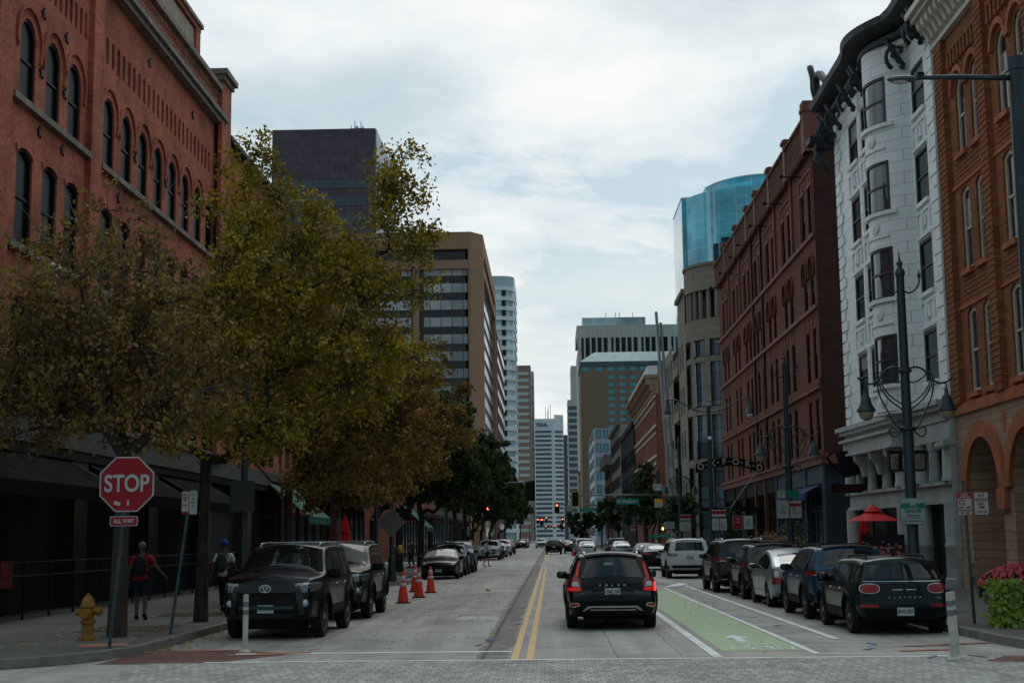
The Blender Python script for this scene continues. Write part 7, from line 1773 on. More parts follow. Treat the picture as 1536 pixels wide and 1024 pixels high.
NP = [('NO', .09, .16, 'sred'), ('PARKING', .085, .075, 'sred'), ('ANY', .07, -.005, 'sred'), ('TIME', .07, -.075, 'sred'), ('->', 0, -.155, 'sred')]
SS = [('#', 0, (.10, .21), 'sred'), ('STREET', .05, .175, 'swhite'), ('SWEEPING', .05, .13, 'swhite'), ('o', .06, .03, 'sred'), ('8AM - 10AM', .05, -.075, 'sred'), ('2ND MONDAY', .045, -.13, 'sred'), ('APR - NOV', .04, -.18, 'sred')]
sign_post('parking_sign', 'red and white NO PARKING ANY TIME and street sweeping signs by the flower planter', 8.15, 28.2, 2.75, [(-.0 - .02, 2.30, .30, .46, 'swhite', 'sred', SS), (.30, 2.30, .30, .46, 'swhite', 'sred', NP)], lean=-.07)
HR = [('2', .14, .12, 'sgreen'), ('HOUR', .07, .02, 'sgreen'), ('PARKING', .055, -.06, 'sgreen'), ('8AM-6PM', .045, -.13, 'sgreen')]
sign_post('parking_sign', 'narrow parking signs on a leaning post between the stop sign and the second tree', -7.36, 27.7, 2.8, [(-.07, 2.50, .155, .46, 'swhite', 'sred', [('NO', .05, .15, 'sred'), ('PARK', .045, .09, 'sred'), ('ING', .045, .04, 'sred'), ('TOW', .04, -.05, 'sred'), ('#', 0, (-.22, -.17), 'sred')]), (.085, 2.50, .155, .46, 'swhite', 'swhite', [('HOUR', .04, .15, 'sgreen'), ('6AM', .04, .07, 'sgreen'), ('MON', .04, .0, 'sgreen'), ('FRI', .04, -.07, 'sgreen')])], lean=.36)
sign_post('parking_sign', 'green and white parking signs on the lamp post near the navy awnings', 8.35, 50.3, 3.4, [(-.25, 2.62, .42, .62, 'swhite', 'swhite', HR), (.20, 2.62, .42, .62, 'swhite', 'sred', SS[:1] + SS[3:]), (-.28, 3.15, .3, .28, 'swhite', 'sgreen', [('P', .2, 0, 'sgreen')]), (.12, 3.15, .44, .28, 'sgreen', 'sgreen', [])])
sign_post('parking_sign', 'parking signs on a thin post in front of the hotel, second pair along', 8.4, 63, 2.7, [(-.24, 2.3, .42, .6, 'sred', 'swhite', [('NO', .12, .15, 'swhite'), ('STOP', .1, 0, 'swhite')]), (.22, 2.3, .42, .6, 'swhite', 'sgreen', HR)])
sign_post('parking_sign', 'stacked parking signs on a thin post under the hotel sign', 8.35, 71.5, 3.1, [(0, 2.85, .7, .36, 'swhite', 'sred', [('#', 0, (-.05, .12), 'sred')]), (-.18, 2.3, .36, .6, 'swhite', 'sgreen', HR), (.2, 2.3, .36, .6, 'swhite', 'sred', SS[3:])])
sign_post('parking_sign', 'small stacked parking signs beyond the hotel canopy', 8.4, 90, 3.1, [(0, 2.9, .7, .38, 'swhite', 'sred', [('#', 0, (-.05, .12), 'sred')]), (0, 2.35, .7, .6, 'swhite', 'swhite', HR)])
sign_post('parking_sign', 'pair of pale parking signs before the cross street on the right', 8.3, 101, 2.9, [(-.2, 2.5, .36, .5, 'swhite', 'swhite', HR), (.2, 2.5, .36, .5, 'swhite', 'swhite', HR)])
sign_post('parking_sign', 'single small red and white sign past the cross street on the right', 8.3, 146, 3.0, [(0, 2.6, .5, .6, 'swhite', 'sred', [('#', 0, (.0, .2), 'sred')])])
# bike route sign on the near lamp post
T = thing('cycle_route_sign', 'green and white DENVER bikeway sign fixed to the nearest twin-lantern post', 'sign', (8.22, 32.82, 2.08))
frect(MB(), -.29, .29, 0, .6, -.06, -.045, .04).build('board_edge', 'sgreen', T, world=False); frect(MB(), -.275, .275, .015, .585, -.064, -.06, .03).build('board', 'swhite', T, world=False)
hl = MB(); hl.add([(-.27, -.067, .36), (.27, -.067, .36), (.27, -.067, .47), (.2, -.067, .50), (.14, -.067, .465), (.09, -.067, .49), (.06, -.067, .44), (-.05, -.067, .43), (-.09, -.067, .5), (-.15, -.067, .47), (-.2, -.067, .50), (-.27, -.067, .46)], [tuple(range(12))]); hl.build('hills_emblem', 'sgreen', T, world=False)
b = MB()
for cx_ in (-.05, .06):
    b.add([(cx_ + .04 * cos(k * pi / 6), -.069, .4 + .04 * sin(k * pi / 6)) for k in range(12)] + [(cx_ + .028 * cos(k * pi / 6), -.069, .4 + .028 * sin(k * pi / 6)) for k in range(12)], [(k, (k + 1) % 12, 12 + (k + 1) % 12, 12 + k) for k in range(12)])
b.add([(-.05, -.069, .4), (-.03, -.069, .46), (.04, -.069, .46), (.06, -.069, .4), (.045, -.069, .4), (.03, -.069, .445), (-.015, -.069, .445)], [tuple(range(7))]); b.build('cycle_symbol', 'swhite', T, world=False)
text('DENVER', .105, 'sgreen', T, TM((0, -.068, .30)), name='lettering', bold=.002); text('Bikeway', .085, 'sgreen', T, TM((0, -.068, .205)), name='lettering'); MB().box(-.27, .27, -.068, -.065, .145, .153).build('rule', 'sgreen', T, world=False)
text('D5 Central Bus Dist', .058, 'sgreen', T, TM((0, -.068, .08)), name='lettering')

# delineator posts
def delineator(x, y, h, label, lean=0.):
    T = thing('delineator_post', label, 'bollard', (x, y, 0), 0, 'plastic delineator posts at the crosswalk')
    MB().lathe([(.11, 0), (.11, .02), (.06, .05), (.048, .08), (.048, h - .03), (.04, h), (0, h)], (0, 0, 0), 14).build('post', mat('dirty_white_plastic', (.40, .41, .36), .6, var=.2, vscale=7), T, smooth=True, ang=35, world=False)
    for z in (h - .16, h - .30): MB().lathe([(.0495, z - .05), (.0505, z - .05), (.0505, z + .035), (.0495, z + .035)], (0, 0, 0), 14).build('reflective_band', mat('grey_reflective_band', (.16, .17, .19), .4, metal=.3), T, world=False)
    T.rotation_euler = (0, lean, 0)
delineator(-5.27, 24.7, .98, 'white plastic post standing in front of the black off-road SUV', .005)
delineator(5.98, 21.85, 1.0, 'left of the two touching cream posts by the right kerb', -.03); delineator(6.11, 22.15, 1.0, 'right of the two touching cream posts by the right kerb', -.03)

# cones
for k, (x, y, lb) in enumerate(((-4.45, 43.0, 'orange cone nearest the parked SUVs'), (-4.35, 47.0, 'orange cone in the middle of the group, in front of the half hidden one'), (-4.95, 52.0, 'orange cone half hidden behind the middle one'), (-4.3, 51.0, 'orange cone on the right of the group, by the black saloon'))):
    if k == 0:
        T = thing('traffic_cone', lb, 'traffic cone', (x, y, 0), 0, 'orange cones on the left lane')
        MB().box(-.21, .21, -.21, .21, 0, .035).build('base', 'black', T, world=False)
        cp = MB().lathe([(.165, .035), (.16, .08), (.045, .9), (.03, .92), (0, .92)], (0, 0, 0), 16).build('cone_body', mat('orange_plastic', (.75, .055, .02), .5, var=.1, vscale=6), T, smooth=True, ang=40, world=False)
        for z0, z1 in ((.50, .59), (.66, .80)): MB().lathe([(.165 - .12 * (z0 - .08) / .82 + .003, z0), (.165 - .12 * (z1 - .08) / .82 + .003, z1)], (0, 0, 0), 16).build('reflective_collar', mat('white_reflective', (.55, .57, .57), .4), T, smooth=True, world=False)
        C0 = T
    else: copy_tree(C0, None, lb, (x, y, 0))
copy_tree(C0, None, 'far orange cone beside the silver grey SUV', (2.25, 147, 0), group='far orange cones'); copy_tree(C0, None, 'far orange cone on the right pavement edge', (7.3, 116, 0), group='far orange cones')
T = thing('crushed_can', 'small crushed red can lying in the left lane beyond the cones', 'litter', (-2.35, 52.3, 0)); MB().lathe([(.0, -.06), (.03, -.06), (.032, .05), (.0, .06)], (0, 0, .03), 8, 'x').build('can', 'red', T, world=False); MB().ball((.09, .02, .03), .03, 6, 4).build('lid', 'swhite', T, world=False)
T = thing('plastic_bag', 'flat pale blue plastic scrap lying on the lane buffer beside the parked cars', 'litter', (4.55, 53.8, 0)); MB().add([(-.45, -.2, .01), (0, -.25, .05), (.4, -.1, .02), (.5, .1, .12), (.2, .2, .16), (-.2, .15, .06)], [(0, 1, 4, 5), (1, 2, 3, 4)]).build('film', mat('pale_plastic_film', (.4, .48, .52), .3), T, world=False)

# hydrant
T = thing('fire_hydrant', 'yellow fire hydrant standing left of the stop sign', 'fire hydrant', (-8.42, 26.0, .14)); hy = mat('ochre_hydrant_paint', (.22, .105, .01), .55, var=.4, vscale=9); M['hy'] = hy
MB().lathe([(.15, 0), (.15, .06), (.115, .07), (.105, .1), (.105, .30), (.14, .31), (.14, .36), (.105, .37), (.105, .58), (.13, .6), (.13, .64), (.12, .66), (.10, .74), (.05, .80), (.03, .81), (.03, .85), (0, .85)], (0, 0, 0), 16).build('barrel', hy, T, smooth=True, ang=40, world=False)
MB().lathe([(.065, 0), (.065, .08), (.085, .085), (.085, .13), (.03, .135), (.025, .17), (0, .17)], (.10, 0, .52), 10, 'x').build('nozzle', hy, T, smooth=True, ang=40, world=False); MB().lathe([(.06, 0), (.06, .07), (.075, .075), (.075, .11), (0, .12)], (-.21, 0, .5), 10, 'x').build('nozzle', hy, T, smooth=True, ang=40, world=False)
MB().lathe([(.08, 0), (.08, .07), (.10, .075), (.10, .12), (.03, .125), (0, .15)], (0, -.23, .47), 12, 'y').build('pumper_cap', hy, T, smooth=True, ang=40, world=False)

# patio fence, left
def patio(name, label, pts, h=1.05, rail2=1.3, m='black', z=.14, dens=.11, solid=None):
    T = thing(name, label, 'fence', (pts[0][0], pts[0][1], z)); a0 = pts[0]
    R_ = MB(); S_ = MB()
    for a, b in zip(pts, pts[1:]):
        d = Vector((b[0] - a[0], b[1] - a[1])); n = int(d.length / 1.8) + 1
        A, B = (a[0] - a0[0], a[1] - a0[1]), (b[0] - a0[0], b[1] - a0[1])
        for hh in (h, .12): R_.tube([(A[0], A[1], hh), (B[0], B[1], hh)], .022, 6)
        if rail2: R_.tube([(A[0], A[1], rail2), (B[0], B[1], rail2)], .015, 5)
        for k in range(n + 1):
            t = k / n; x, y = A[0] + (B[0] - A[0]) * t, A[1] + (B[1] - A[1]) * t
            MB().box(x - .025, x + .025, y - .025, y + .025, 0, (rail2 or h) + .04).build('fence_post', m, T, world=False)
        k = 0
        while k * dens < d.length: t = k * dens / d.length; x, y = A[0] + (B[0] - A[0]) * t, A[1] + (B[1] - A[1]) * t; S_.box(x - .008, x + .008, y - .008, y + .008, .12, h); k += 1
    R_.build('rail', m, T, world=False); S_.build('balusters', m, T, world=False, recalc=False)
    if solid:
        for a, b in zip(pts, pts[1:]): MB().add([(a[0] - a0[0], a[1] - a0[1], .15), (b[0] - a0[0], b[1] - a0[1], .15), (b[0] - a0[0], b[1] - a0[1], h - .03), (a[0] - a0[0], a[1] - a0[1], h - .03)], [(0, 1, 2, 3)]).build('infill_panel', 'black', T, world=False)
    return T
patio('patio_fence', 'black metal patio fence along the brick warehouse behind the hydrant', [(-12.3, 28), (-12.3, 56)], 1.0, 1.32)
patio('patio_fence', 'black patio fence in front of the white terracotta building', [(11.0, 46.7), (11.0, 57)], 1.0, None)
T = thing('restaurant_sign', 'red and white panel hanging on the patio fence at the left edge', 'sign', (-12.25, 32.0, 1.2)); MB().box(-.02, .02, -.35, .35, -.3, .3).build('board', mat('dim_red_board', (.10, .004, .006), .6), T, world=False); MB().box(.02, .03, -.28, .3, -.13, .02).build('white_band', mat('dim_grey_band', (.12, .14, .15), .6), T, world=False); text('EAT', .16, 'sred', T, TM((.034, 0, -.055), '+x'))
bpy.data.objects.remove(T.children[-1])

# banner on the right patio fence
T = thing('event_banner', 'dark banner with a pale lower panel on the patio fence at the white building', 'banner', (10.9, 46.5, .3))
MB().box(-.95, .45, -.02, .0, 0, 1.55).build('dark_panel', mat('dark_navy_banner', (.012, .013, .02), .6), T, world=False)
MB().add([(-.9, -.025, .05), (.42, -.025, .05), (.42, -.025, .95), (-.9, -.025, .62)], [(0, 1, 2, 3)]).build('pale_panel', mat('lilac_white_banner', (.36, .37, .46), .6), T, world=False)
text('LIVE MUSIC', .12, 'sblk', T, TM((-.2, -.03, .55))); text('FRI  SAT  SUN', .09, 'sblk', T, TM((-.2, -.03, .35)))
for ch in list(T.children)[-2:]: bpy.data.objects.remove(ch)
ln = MB()
for z, a, b in ((.62, -.6, .2), (.55, -.5, .1), (.28, -.75, -.4), (.28, -.25, -.05), (.28, .1, .35)): ln.box(a, b, -.03, -.026, z - .02, z + .02)
ln.build('print_lines', mat('navy_print', (.05, .05, .14), .7), T, world=False)
text('+', .2, 'swhite', T, TM((-.25, -.03, 1.32)), name='emblem'); w_ = MB().box(-.6, .15, -.03, -.026, 1.1, 1.13).box(-.4, -.05, -.03, -.026, 1.02, 1.04).build('print_lines', 'swhite', T, world=False)

# umbrellas
def umbrella(name, label, x, y, open_=True, h=2.5, r=1.35):
    T = thing(name, label, 'umbrella', (x, y, .14), 0); MB().lathe([(.3, 0), (.3, .06), (.04, .08), (.025, h + .25), (0, h + .28)], (0, 0, 0), 10).build('pole', 'black', T, world=False)
    if open_:
        mb = MB(); V = [(0, 0, h + .1)]
        for k in range(8): a = pi / 8 + 2 * pi * k / 8; V += [(r * .5 * cos(a), r * .5 * sin(a), h - .12), (r * cos(a), r * sin(a), h - .32)]
        F_ = []
        for k in range(8): i, j = 1 + 2 * k, 1 + 2 * ((k + 1) % 8); F_ += [(0, i, j), (i, i + 1, j + 1, j)]
        mb.add(V, F_).build('canopy', 'red', T, world=False)
        MB().lathe([(.34, h + .02), (.12, h + .2), (0, h + .24)], (0, 0, 0), 8).build('vent_cap', 'red', T, world=False)
    else:
        mb = MB(); V = []; F_ = []; n = 20
        for j, (z, rr) in enumerate(((h + .2, .03), (h, .1), (h - .5, .17), (h - 1.1, .24), (h - 1.45, .30))):
            for k in range(n): a = 2 * pi * k / n; q = rr * (1 + .22 * (1 if k % 2 else -1)); V.append((q * cos(a), q * sin(a), z))
        for j in range(4):
            for k in range(n): F_.append((j * n + k, j * n + (k + 1) % n, (j + 1) * n + (k + 1) % n, (j + 1) * n + k))
        mb.add(V, F_).build('folded_canopy', 'red', T, smooth=False, world=False); MB().lathe([(.2, h - .6), (.21, h - .55), (.2, h - .5)], (0, 0, 0), 12).build('tie_strap', 'sred', T, world=False)
    return T
umbrella('patio_umbrella', 'open red umbrella on the patio of the white building', 11.35, 50.8, h=2.5, r=.95)
umbrella('patio_umbrella', 'folded red umbrella under the open one on the right patio', 11.7, 54, False, h=2.3)
umbrella('patio_umbrella', 'folded dark red umbrella behind the parked SUVs on the left', -9.0, 62.5, False, h=2.6)
# patio tables and chairs glimpsed behind the fence
for k, (x, y) in enumerate(((11.9, 49.2), (12.0, 52.6))):
    T = thing('patio_table', ('round patio table nearest the brick arches, behind the right fence', 'round patio table under the folded red umbrella, behind the right fence')[k], 'table', (x, y, .14), 0, 'patio tables')
    MB().lathe([(.4, .72), (.4, .75), (0, .75)], (0, 0, 0), 14).build('table_top', 'darktrim', T, world=False); MB().lathe([(.25, 0), (.03, .04), (.03, .72)], (0, 0, 0), 10).build('stem', 'black', T, world=False)

# hanging signs on the white building
T = thing('hanging_chair_sign', 'black tilted chair-shaped hanging sign on the white terracotta building', 'sign', (12.2, 57.5, 4.3))
c = MB(); c.box(-.55, .35, -.06, .0, -.1, .95); c.build('chair_seat', 'blk', T, world=False); MB().tube([(-.7, -.03, 1.0), (-.95, -.03, .85), (-.7, -.03, .3), (-.3, -.03, 0)], .06).tube([(.35, -.03, .9), (.7, -.03, .8), (.6, -.03, .3), (.3, -.03, .0)], .06).build('chair_arms', 'blk', T, world=False)
T.rotation_euler = (0, -.22, 0)
T = thing('neon_letter_sign', 'dark red lettered sign board under the hanging chair sign', 'sign', (12.1, 57.2, 3.55)); MB().box(-.95, .75, -.05, .0, -.05, .3).build('board', 'black', T, world=False); text('ROCKING', .26, mat('dark_red_letters', (.18, .02, .01), .5), T, TM((-.1, -.06, .12)))
T = thing('lantern_box_sign', 'row of three black framed box lanterns on the white building above its door', 'sign', (12.0, 48.4, 4.05))
for k, (a, w_) in enumerate(((-.62, .36), (-.22, .3), (.18, .44))):
    b = MB().box(a, a + w_, -.18, .1, -.1, .55).build('lantern_frame', 'black', T, world=False); MB().box(a + .05, a + w_ - .05, -.185, -.18, -.04, .48).build('lantern_glass', mat('dim_lantern_glass', (.2, .19, .16), .5, var=.8, vscale=9), b, world=False)
MB().box(-.7, .7, -.02, .02, .56, .6).build('bracket', 'black', T, world=False)

# flower planter
T = thing('flower_planter', 'large planter of red flowers with lime green trailing leaves at the right edge', 'planter', (8.55, 27.3, .14))
MB().lathe([(.0, 0), (.42, 0), (.5, .3), (.62, .6), (.60, .62), (.56, .56), (0, .56)], (.25, .2, 0), 18).build('pot', mat('grey_stone_pot', (.10, .10, .10), .8, var=.2), T, smooth=True, ang=40, world=False)
rg = random.Random(9)
def scatter(n, fn, size, name, m, flat=.42):
    mb = MB()
    for _ in range(n):
        p, k = fn(); p = Vector(p); k = Vector(k).normalized(); u = Vector((rg.gauss(0, 1), rg.gauss(0, 1), rg.gauss(0, 1))); u = (u - k * u.dot(k)).normalized(); v = k.cross(u); s = size * rg.uniform(.6, 1.3)
        mb.quad(tuple(p - u * s), tuple(p + v * s * flat), tuple(p + u * s), tuple(p - v * s * flat))
    return mb.build(name, m, T, world=False, recalc=False)
def lime():
    z = rg.uniform(.0, .86); x = -.16 + max(-1.1, min(1.1, rg.gauss(0, .5))) * .34 * (1 - .5 * max(0, z - .45)) * (1 - .5 * max(0, .35 - z)); y = -.42 - .08 * rg.random() + .15 * (x + .2) ** 2; return (x + rg.gauss(0, .06), y + rg.gauss(0, .06), z), (rg.gauss(0, .4), -1, rg.gauss(.5, .3))
scatter(950, lime, .06, 'trailing_leaves', leafmat('lime_green_leaves', [(0, (.07, .13, .012)), (.5, (.19, .29, .022)), (1, (.33, .43, .05))]), .75)
def dome():
    a = rg.random() * 6.28; e = rg.random() ** .6; x = .30 + .78 * cos(a) * sin(e * 1.5); y = .2 + .62 * sin(a) * sin(e * 1.5); z = .72 + .42 * cos(e * 1.5); return (x, y, z), (cos(a), sin(a) - .5, 1)
scatter(2600, lambda: (lambda q: ((q[0][0] * .97, q[0][1], q[0][2] - rg.random() * .25), (rg.gauss(0, 1), rg.gauss(0, 1), 1)))(dome()), .05, 'foliage', 'lf_green')
scatter(850, dome, .034, 'red_flowers', leafmat('red_pink_petals', [(0, (.30, .01, .03)), (.6, (.55, .03, .06)), (1, (.7, .15, .2))]), .9)
scatter(160, lambda: ((rg.uniform(-.55, -.3), -.35 + rg.gauss(0, .05), rg.uniform(.45, .65)), (0, -1, .3)), .03, 'purple_flowers', mat('purple_petals', (.16, .05, .35), .7), .8)
scatter(160, lambda: ((rg.uniform(.15, .6), -.42 + rg.gauss(0, .05), rg.uniform(.45, .7)), (0, -1, .3)), .03, 'purple_flowers', 'purple_petals' if False else mat('purple_petals', (.16, .05, .35), .7), .8)
# pink flower box in front of the right patio
for k, (x, y, lb) in enumerate(((9.4, 41.0, 'pink flower pot just visible over the roof of the nearest parked car'),)):
    T = thing('flower_pot', lb, 'planter', (x, y, .14)); MB().lathe([(0, 0), (.3, 0), (.42, .7), (0, .7)], (0, 0, 0), 14).build('pot', 'grey_stone_pot' if False else mat('grey_stone_pot', (.1, .1, .1), .8), T, world=False)
    scatter(900, lambda: ((rg.gauss(0, .3), rg.gauss(0, .3), 1.0 + rg.gauss(0, .17)), (rg.gauss(0, 1), rg.gauss(0, 1), 1)), .05, 'foliage', 'lf_green'); scatter(160, lambda: ((rg.gauss(-.1, .33), rg.gauss(-.1, .3), 1.1 + rg.gauss(0, .15)), (0, -1, .6)), .05, 'pink_flowers', mat('coral_petals', (.5, .08, .12), .7), .9)
T = thing('hanging_flower_basket', 'golden brown hanging flower basket over the parked black crossover', 'planter', (8.1, 52.5, 1.6))
MB().ball((0, 0, -.1), .35, 12, 8, (1, 1, .6)).tube([(0, 0, .1), (.3, 0, .5)], .01, 4).build('basket', 'bark', T, world=False)
scatter(900, lambda: ((rg.gauss(0, .42), rg.gauss(0, .2), .05 + rg.gauss(0, .14)), (rg.gauss(0, 1), -1, 1)), .06, 'foliage', leafmat('golden_brown_foliage', [(0, (.05, .03, .015)), (.6, (.25, .14, .05)), (1, (.45, .33, .18))]))
# blue scooter
T = thing('kick_scooter', 'blue and black scooter parked on the right pavement behind the nearest car', 'scooter', (8.75, 32.6, .14))
MB().ball((.05, 0, .40), 1., 10, 6, (.24, .14, .10)).build('seat_cover', 'pblue2', T, smooth=True, world=False); MB().tube([(-.45, 0, .34), (-.2, 0, .33), (.1, 0, .28)], .06).build('frame', 'psilver', T, world=False); MB().lathe([(.08, -.04), (.13, -.04), (.13, .04), (.08, .04)], (-.1, 0, .13), 12, 'y').build('wheel', 'tyre', T, world=False); MB().lathe([(.08, -.04), (.13, -.04), (.13, .04), (.08, .04)], (-.65, 0, .13), 12, 'y').build('wheel', 'tyre', T, world=False)
MB().box(-.7, -.05, -.05, .05, .2, .27).tube([(-.6, 0, .25), (-.62, 0, .55)], .03).build('deck', 'trim', T, world=False)
# parking meters, left
for k, (x, y, lb) in enumerate(((-7.45, 56.5, 'parking meter under a yellow bag by the cones'), (-7.5, 68, 'grey headed parking meter beside the dark post'), (-7.5, 71, 'parking meter under a yellow bag farther along'))):
    T = thing('parking_meter', lb, 'parking meter', (x, y, .14), 0, 'parking meters on the left kerb'); MB().tube([(0, 0, 0), (0, 0, 1.1)], .03).build('post', 'dkmetal', T, world=False)
    MB().lathe([(.04, 1.05), (.12, 1.12), (.14, 1.3), (.11, 1.44), (0, 1.48)], (0, 0, 0), 10).build('head_cover' if k != 1 else 'head', mat('yellow_bag', (.5, .36, .02), .6) if k != 1 else 'post', T, smooth=True, world=False)

# ================================================================== TRAFFIC SIGNALS AND MAST ARMS
M['redlit'] = mat('lit_red_signal', (.5, .02, .01), .4, emit=(1., .10, .06), es=7.); M['amblit'] = mat('lit_orange_hand', (.5, .1, .02), .4, emit=(1., .32, .10), es=4.); M['off'] = mat('unlit_signal_lens', (.02, .02, .02), .3); M['syel'] = mat('yellow_backplate_edge', (.6, .33, .03), .5)
def signal(label, x, y, z, red=True, back=False, s=1., group='traffic signals down the street', edge=True, horizontal=False):
    T = thing('traffic_signal', label, 'traffic light', (x, y, z), 0, group)
    MB().box(-.18 * s, .18 * s, -.12, .12, -.52 * s, .52 * s).build('housing', 'black', T, world=False)
    fr_ = lambda u, v, w_: (u, -.0 - w_, v)
    if edge: MB(fr_).ring([(-.34 * s, -.68 * s), (.34 * s, -.68 * s), (.34 * s, .68 * s), (-.34 * s, .68 * s)], [(-.28 * s, -.62 * s), (.28 * s, -.62 * s), (.28 * s, .62 * s), (-.28 * s, .62 * s)], -.02, .03).build('backplate_edge', 'syel' if not back else 'black', T, world=False)
    MB().box(-.28 * s, .28 * s, -.01, .01, -.62 * s, .62 * s).build('backplate', 'black', T, world=False)
    if not back:
        for k in range(3):
            zc = (.33 - .33 * k) * s
            MB().lathe([(.14 * s, -.30), (.15 * s, -.30), (.15 * s, -.12), (.14 * s, -.12)], (0, 0, zc), 10, 'y', 0, pi).build('visor', 'black', T, world=False)
            MB().lathe([(0, -.15), (.11 * s, -.14), (.12 * s, -.12)], (0, 0, zc), 12, 'y').build('lens', 'redlit' if (k == 0 and red) else 'off', T, world=False)
    return T
def mast(label, x, y, x2, h, hp=None, cat='mast arm', group='signal mast arms'):
    T = thing('signal_mast', label, cat, (x, y, .14), 0, group); hp = hp or h + .3
    MB().lathe([(.2, 0), (.16, .4), (.13, hp), (0, hp + .05)], (0, 0, 0), 12).build('pole', 'dkmetal', T, smooth=True, ang=35, world=False)
    MB().tube([(0, 0, h), (x2 - x, 0, h + .05)], [.09, .05], 8).build('arm', mat('grey_green_mast', (.10, .13, .14), .45, metal=.3), T, smooth=True, world=False); return T
mast('tall grey mast on the right corner, its arm carrying the green street name sign', 9.45, 126, 2.1, 5.35, 7.6)
signal('signal head with yellow-edged black backplate at the tip of the nearest mast arm, unlit face', 2.15, 125.85, 5.2, red=False, s=1.0, group='near cross street signals')
signal('signal with a lit red lamp low on the right corner mast pole', 9.75, 125.8, 3.6, s=.9, edge=False, group='near cross street signals')
T = thing('pedestrian_signal', 'pedestrian signal with an orange hand below the red signal on the corner mast', 'pedestrian signal', (9.75, 125.8, 2.55)); MB().box(-.22, .22, -.1, .1, -.24, .24).build('housing', 'black', T, world=False)
hd = MB(); hd.box(-.07, .07, -.115, -.105, -.12, .02)
for i in range(4): hd.box(-.07 + .038 * i, -.045 + .038 * i, -.115, -.105, .02, .12 + (.02 if i in (1, 2) else 0))
hd.box(-.11, -.075, -.115, -.105, -.06, .03); hd.build('lit_hand', 'amblit', T, world=False)
T = thing('street_name_sign', 'green Wazee street name sign hanging from the nearest mast arm', 'sign', (6.75, 125.8, 4.95)); MB().box(-.98, .98, -.02, .02, -.24, .24).build('board', 'sgreen', T, world=False); text('Wazee', .42, 'swhite', T, TM((.05, -.03, 0)), bold=.008); MB().box(-.92, -.68, -.03, -.021, -.14, .14).build('logo_panel', mat('grey_green_panel', (.2, .3, .3), .6), T, world=False); text('St', .2, 'swhite', T, TM((.82, -.03, .04)))
T = thing('arrow_sign', 'white sign with a two-way black arrow on the corner mast pole', 'sign', (9.4, 125.8, 6.15)); MB().box(-.36, .36, -.02, .02, -.28, .28).build('board', 'swhite', T, world=False); MB().box(-.2, .2, -.03, -.021, -.02, .02).add([(.3, -.026, 0), (.18, -.026, .08), (.18, -.026, -.08)], [(0, 1, 2)]).add([(-.3, -.026, 0), (-.18, -.026, .08), (-.18, -.026, -.08)], [(0, 1, 2)]).build('arrow', 'sblk', T, world=False)
T = thing('hotel_direction_sign', 'yellow-orange and white sign under the two-way arrow sign', 'sign', (9.45, 125.8, 4.75)); MB().box(-.36, .36, -.02, .02, -.36, .4).build('board', 'swhite', T, world=False); MB().box(-.35, .35, -.03, -.021, .02, .38).build('orange_field', 'sorange', T, world=False); text('V  e', .24, 'sblk', T, TM((0, -.03, -.17)))
T = thing('street_name_sign', 'small green sign low on the corner mast pole', 'sign', (9.5, 125.75, 1.9)); MB().box(-.9, .9, -.02, .02, -.13, .16).build('board', 'sgreen', T, world=False); MB().box(-.5, .6, -.03, -.021, -.03, .05).build('faded_lettering', mat('faded_sign_print', (.1, .35, .3), .6), T, world=False)
mast('mast with a pale arm reaching over the left lanes seen from behind', -7.9, 108, -1.6, 5.85, 6.1, group='signal mast arms')
signal('black back of a signal head at the end of the left mast arm', -1.55, 108, 5.4, back=True, s=1.1, group='near cross street signals')
mast('second mast arm down the street with a green name sign', 8.6, 245, 1.6, 7.2); signal('signal with a lit red lamp and yellow edge on the second mast arm', 1.05, 245, 6.9, s=1.35); 
T = thing('street_name_sign', 'green street name sign on the second mast arm', 'sign', (6.5, 244.8, 6.5)); MB().box(-1.6, 1.6, -.02, .02, -.3, .3).build('board', 'sgreen', T, world=False); MB().box(-1.1, 1.1, -.03, -.021, -.07, .07).build('faded_lettering', 'faded_sign_print' if False else mat('faded_sign_print', (.1, .35, .3), .6), T, world=False)
T = thing('regulatory_sign', 'white square sign right of the green name sign on the second mast', 'sign', (8.7, 244.7, 7.3)); MB().box(-.45, .45, -.02, .02, -.5, .5).build('board', 'swhite', T, world=False); MB().box(-.3, .3, -.03, -.021, -.05, .05).build('arrow', 'sblk', T, world=False)
T = thing('regulatory_sign', 'white square sign on the second mast arm near its signal', 'sign', (3.2, 244.7, 6.9)); MB().box(-.45, .45, -.02, .02, -.5, .5).build('board', 'swhite', T, world=False); MB().box(-.3, .3, -.03, -.021, -.05, .05).build('arrow', 'sblk', T, world=False)
mast('third mast arm down the street on the right', 8.8, 370, 2.2, 7.0)
for k, (px, pz, yy, lb) in enumerate(((-1.6, 4.6, 245, 'red signal left of the yellow line at the second crossing'), (8.9, 4.6, 245, 'lit red signal on the right pole of the second crossing'), (-3.4, 6.2, 370, 'leftmost small red signal over the third crossing'), (-1.2, 6.6, 370, 'small red signal just left of the centre over the third crossing'), (3.0, 6.2, 370, 'small red signal right of centre over the third crossing'), (6.4, 6.4, 370, 'small red signal near the right end of the third crossing'), (-2.0, 5.6, 520, 'tiny red signal left of centre far down the street'), (1.2, 5.8, 520, 'tiny red signal in the centre far down the street'), (4.6, 5.8, 520, 'tiny red signal right of centre far down the street'), (-5.6, 4.2, 128, 'red signal facing the photo at the left corner past the pedestrian'))):
    signal(lb, px, yy, pz, s=1.0 if yy < 300 else 1.15, edge=False)
    if k in (0, 2, 4, 6): mast(('left pole of the second crossing signals', '', 'left pole with arm of the third crossing signals', '', 'slim pole of the third crossing signals', '', 'left pole of the far crossing signals')[k], -7.9 if k != 4 else 8.9, yy + .3, px - .3 if k != 4 else px, pz + .8)

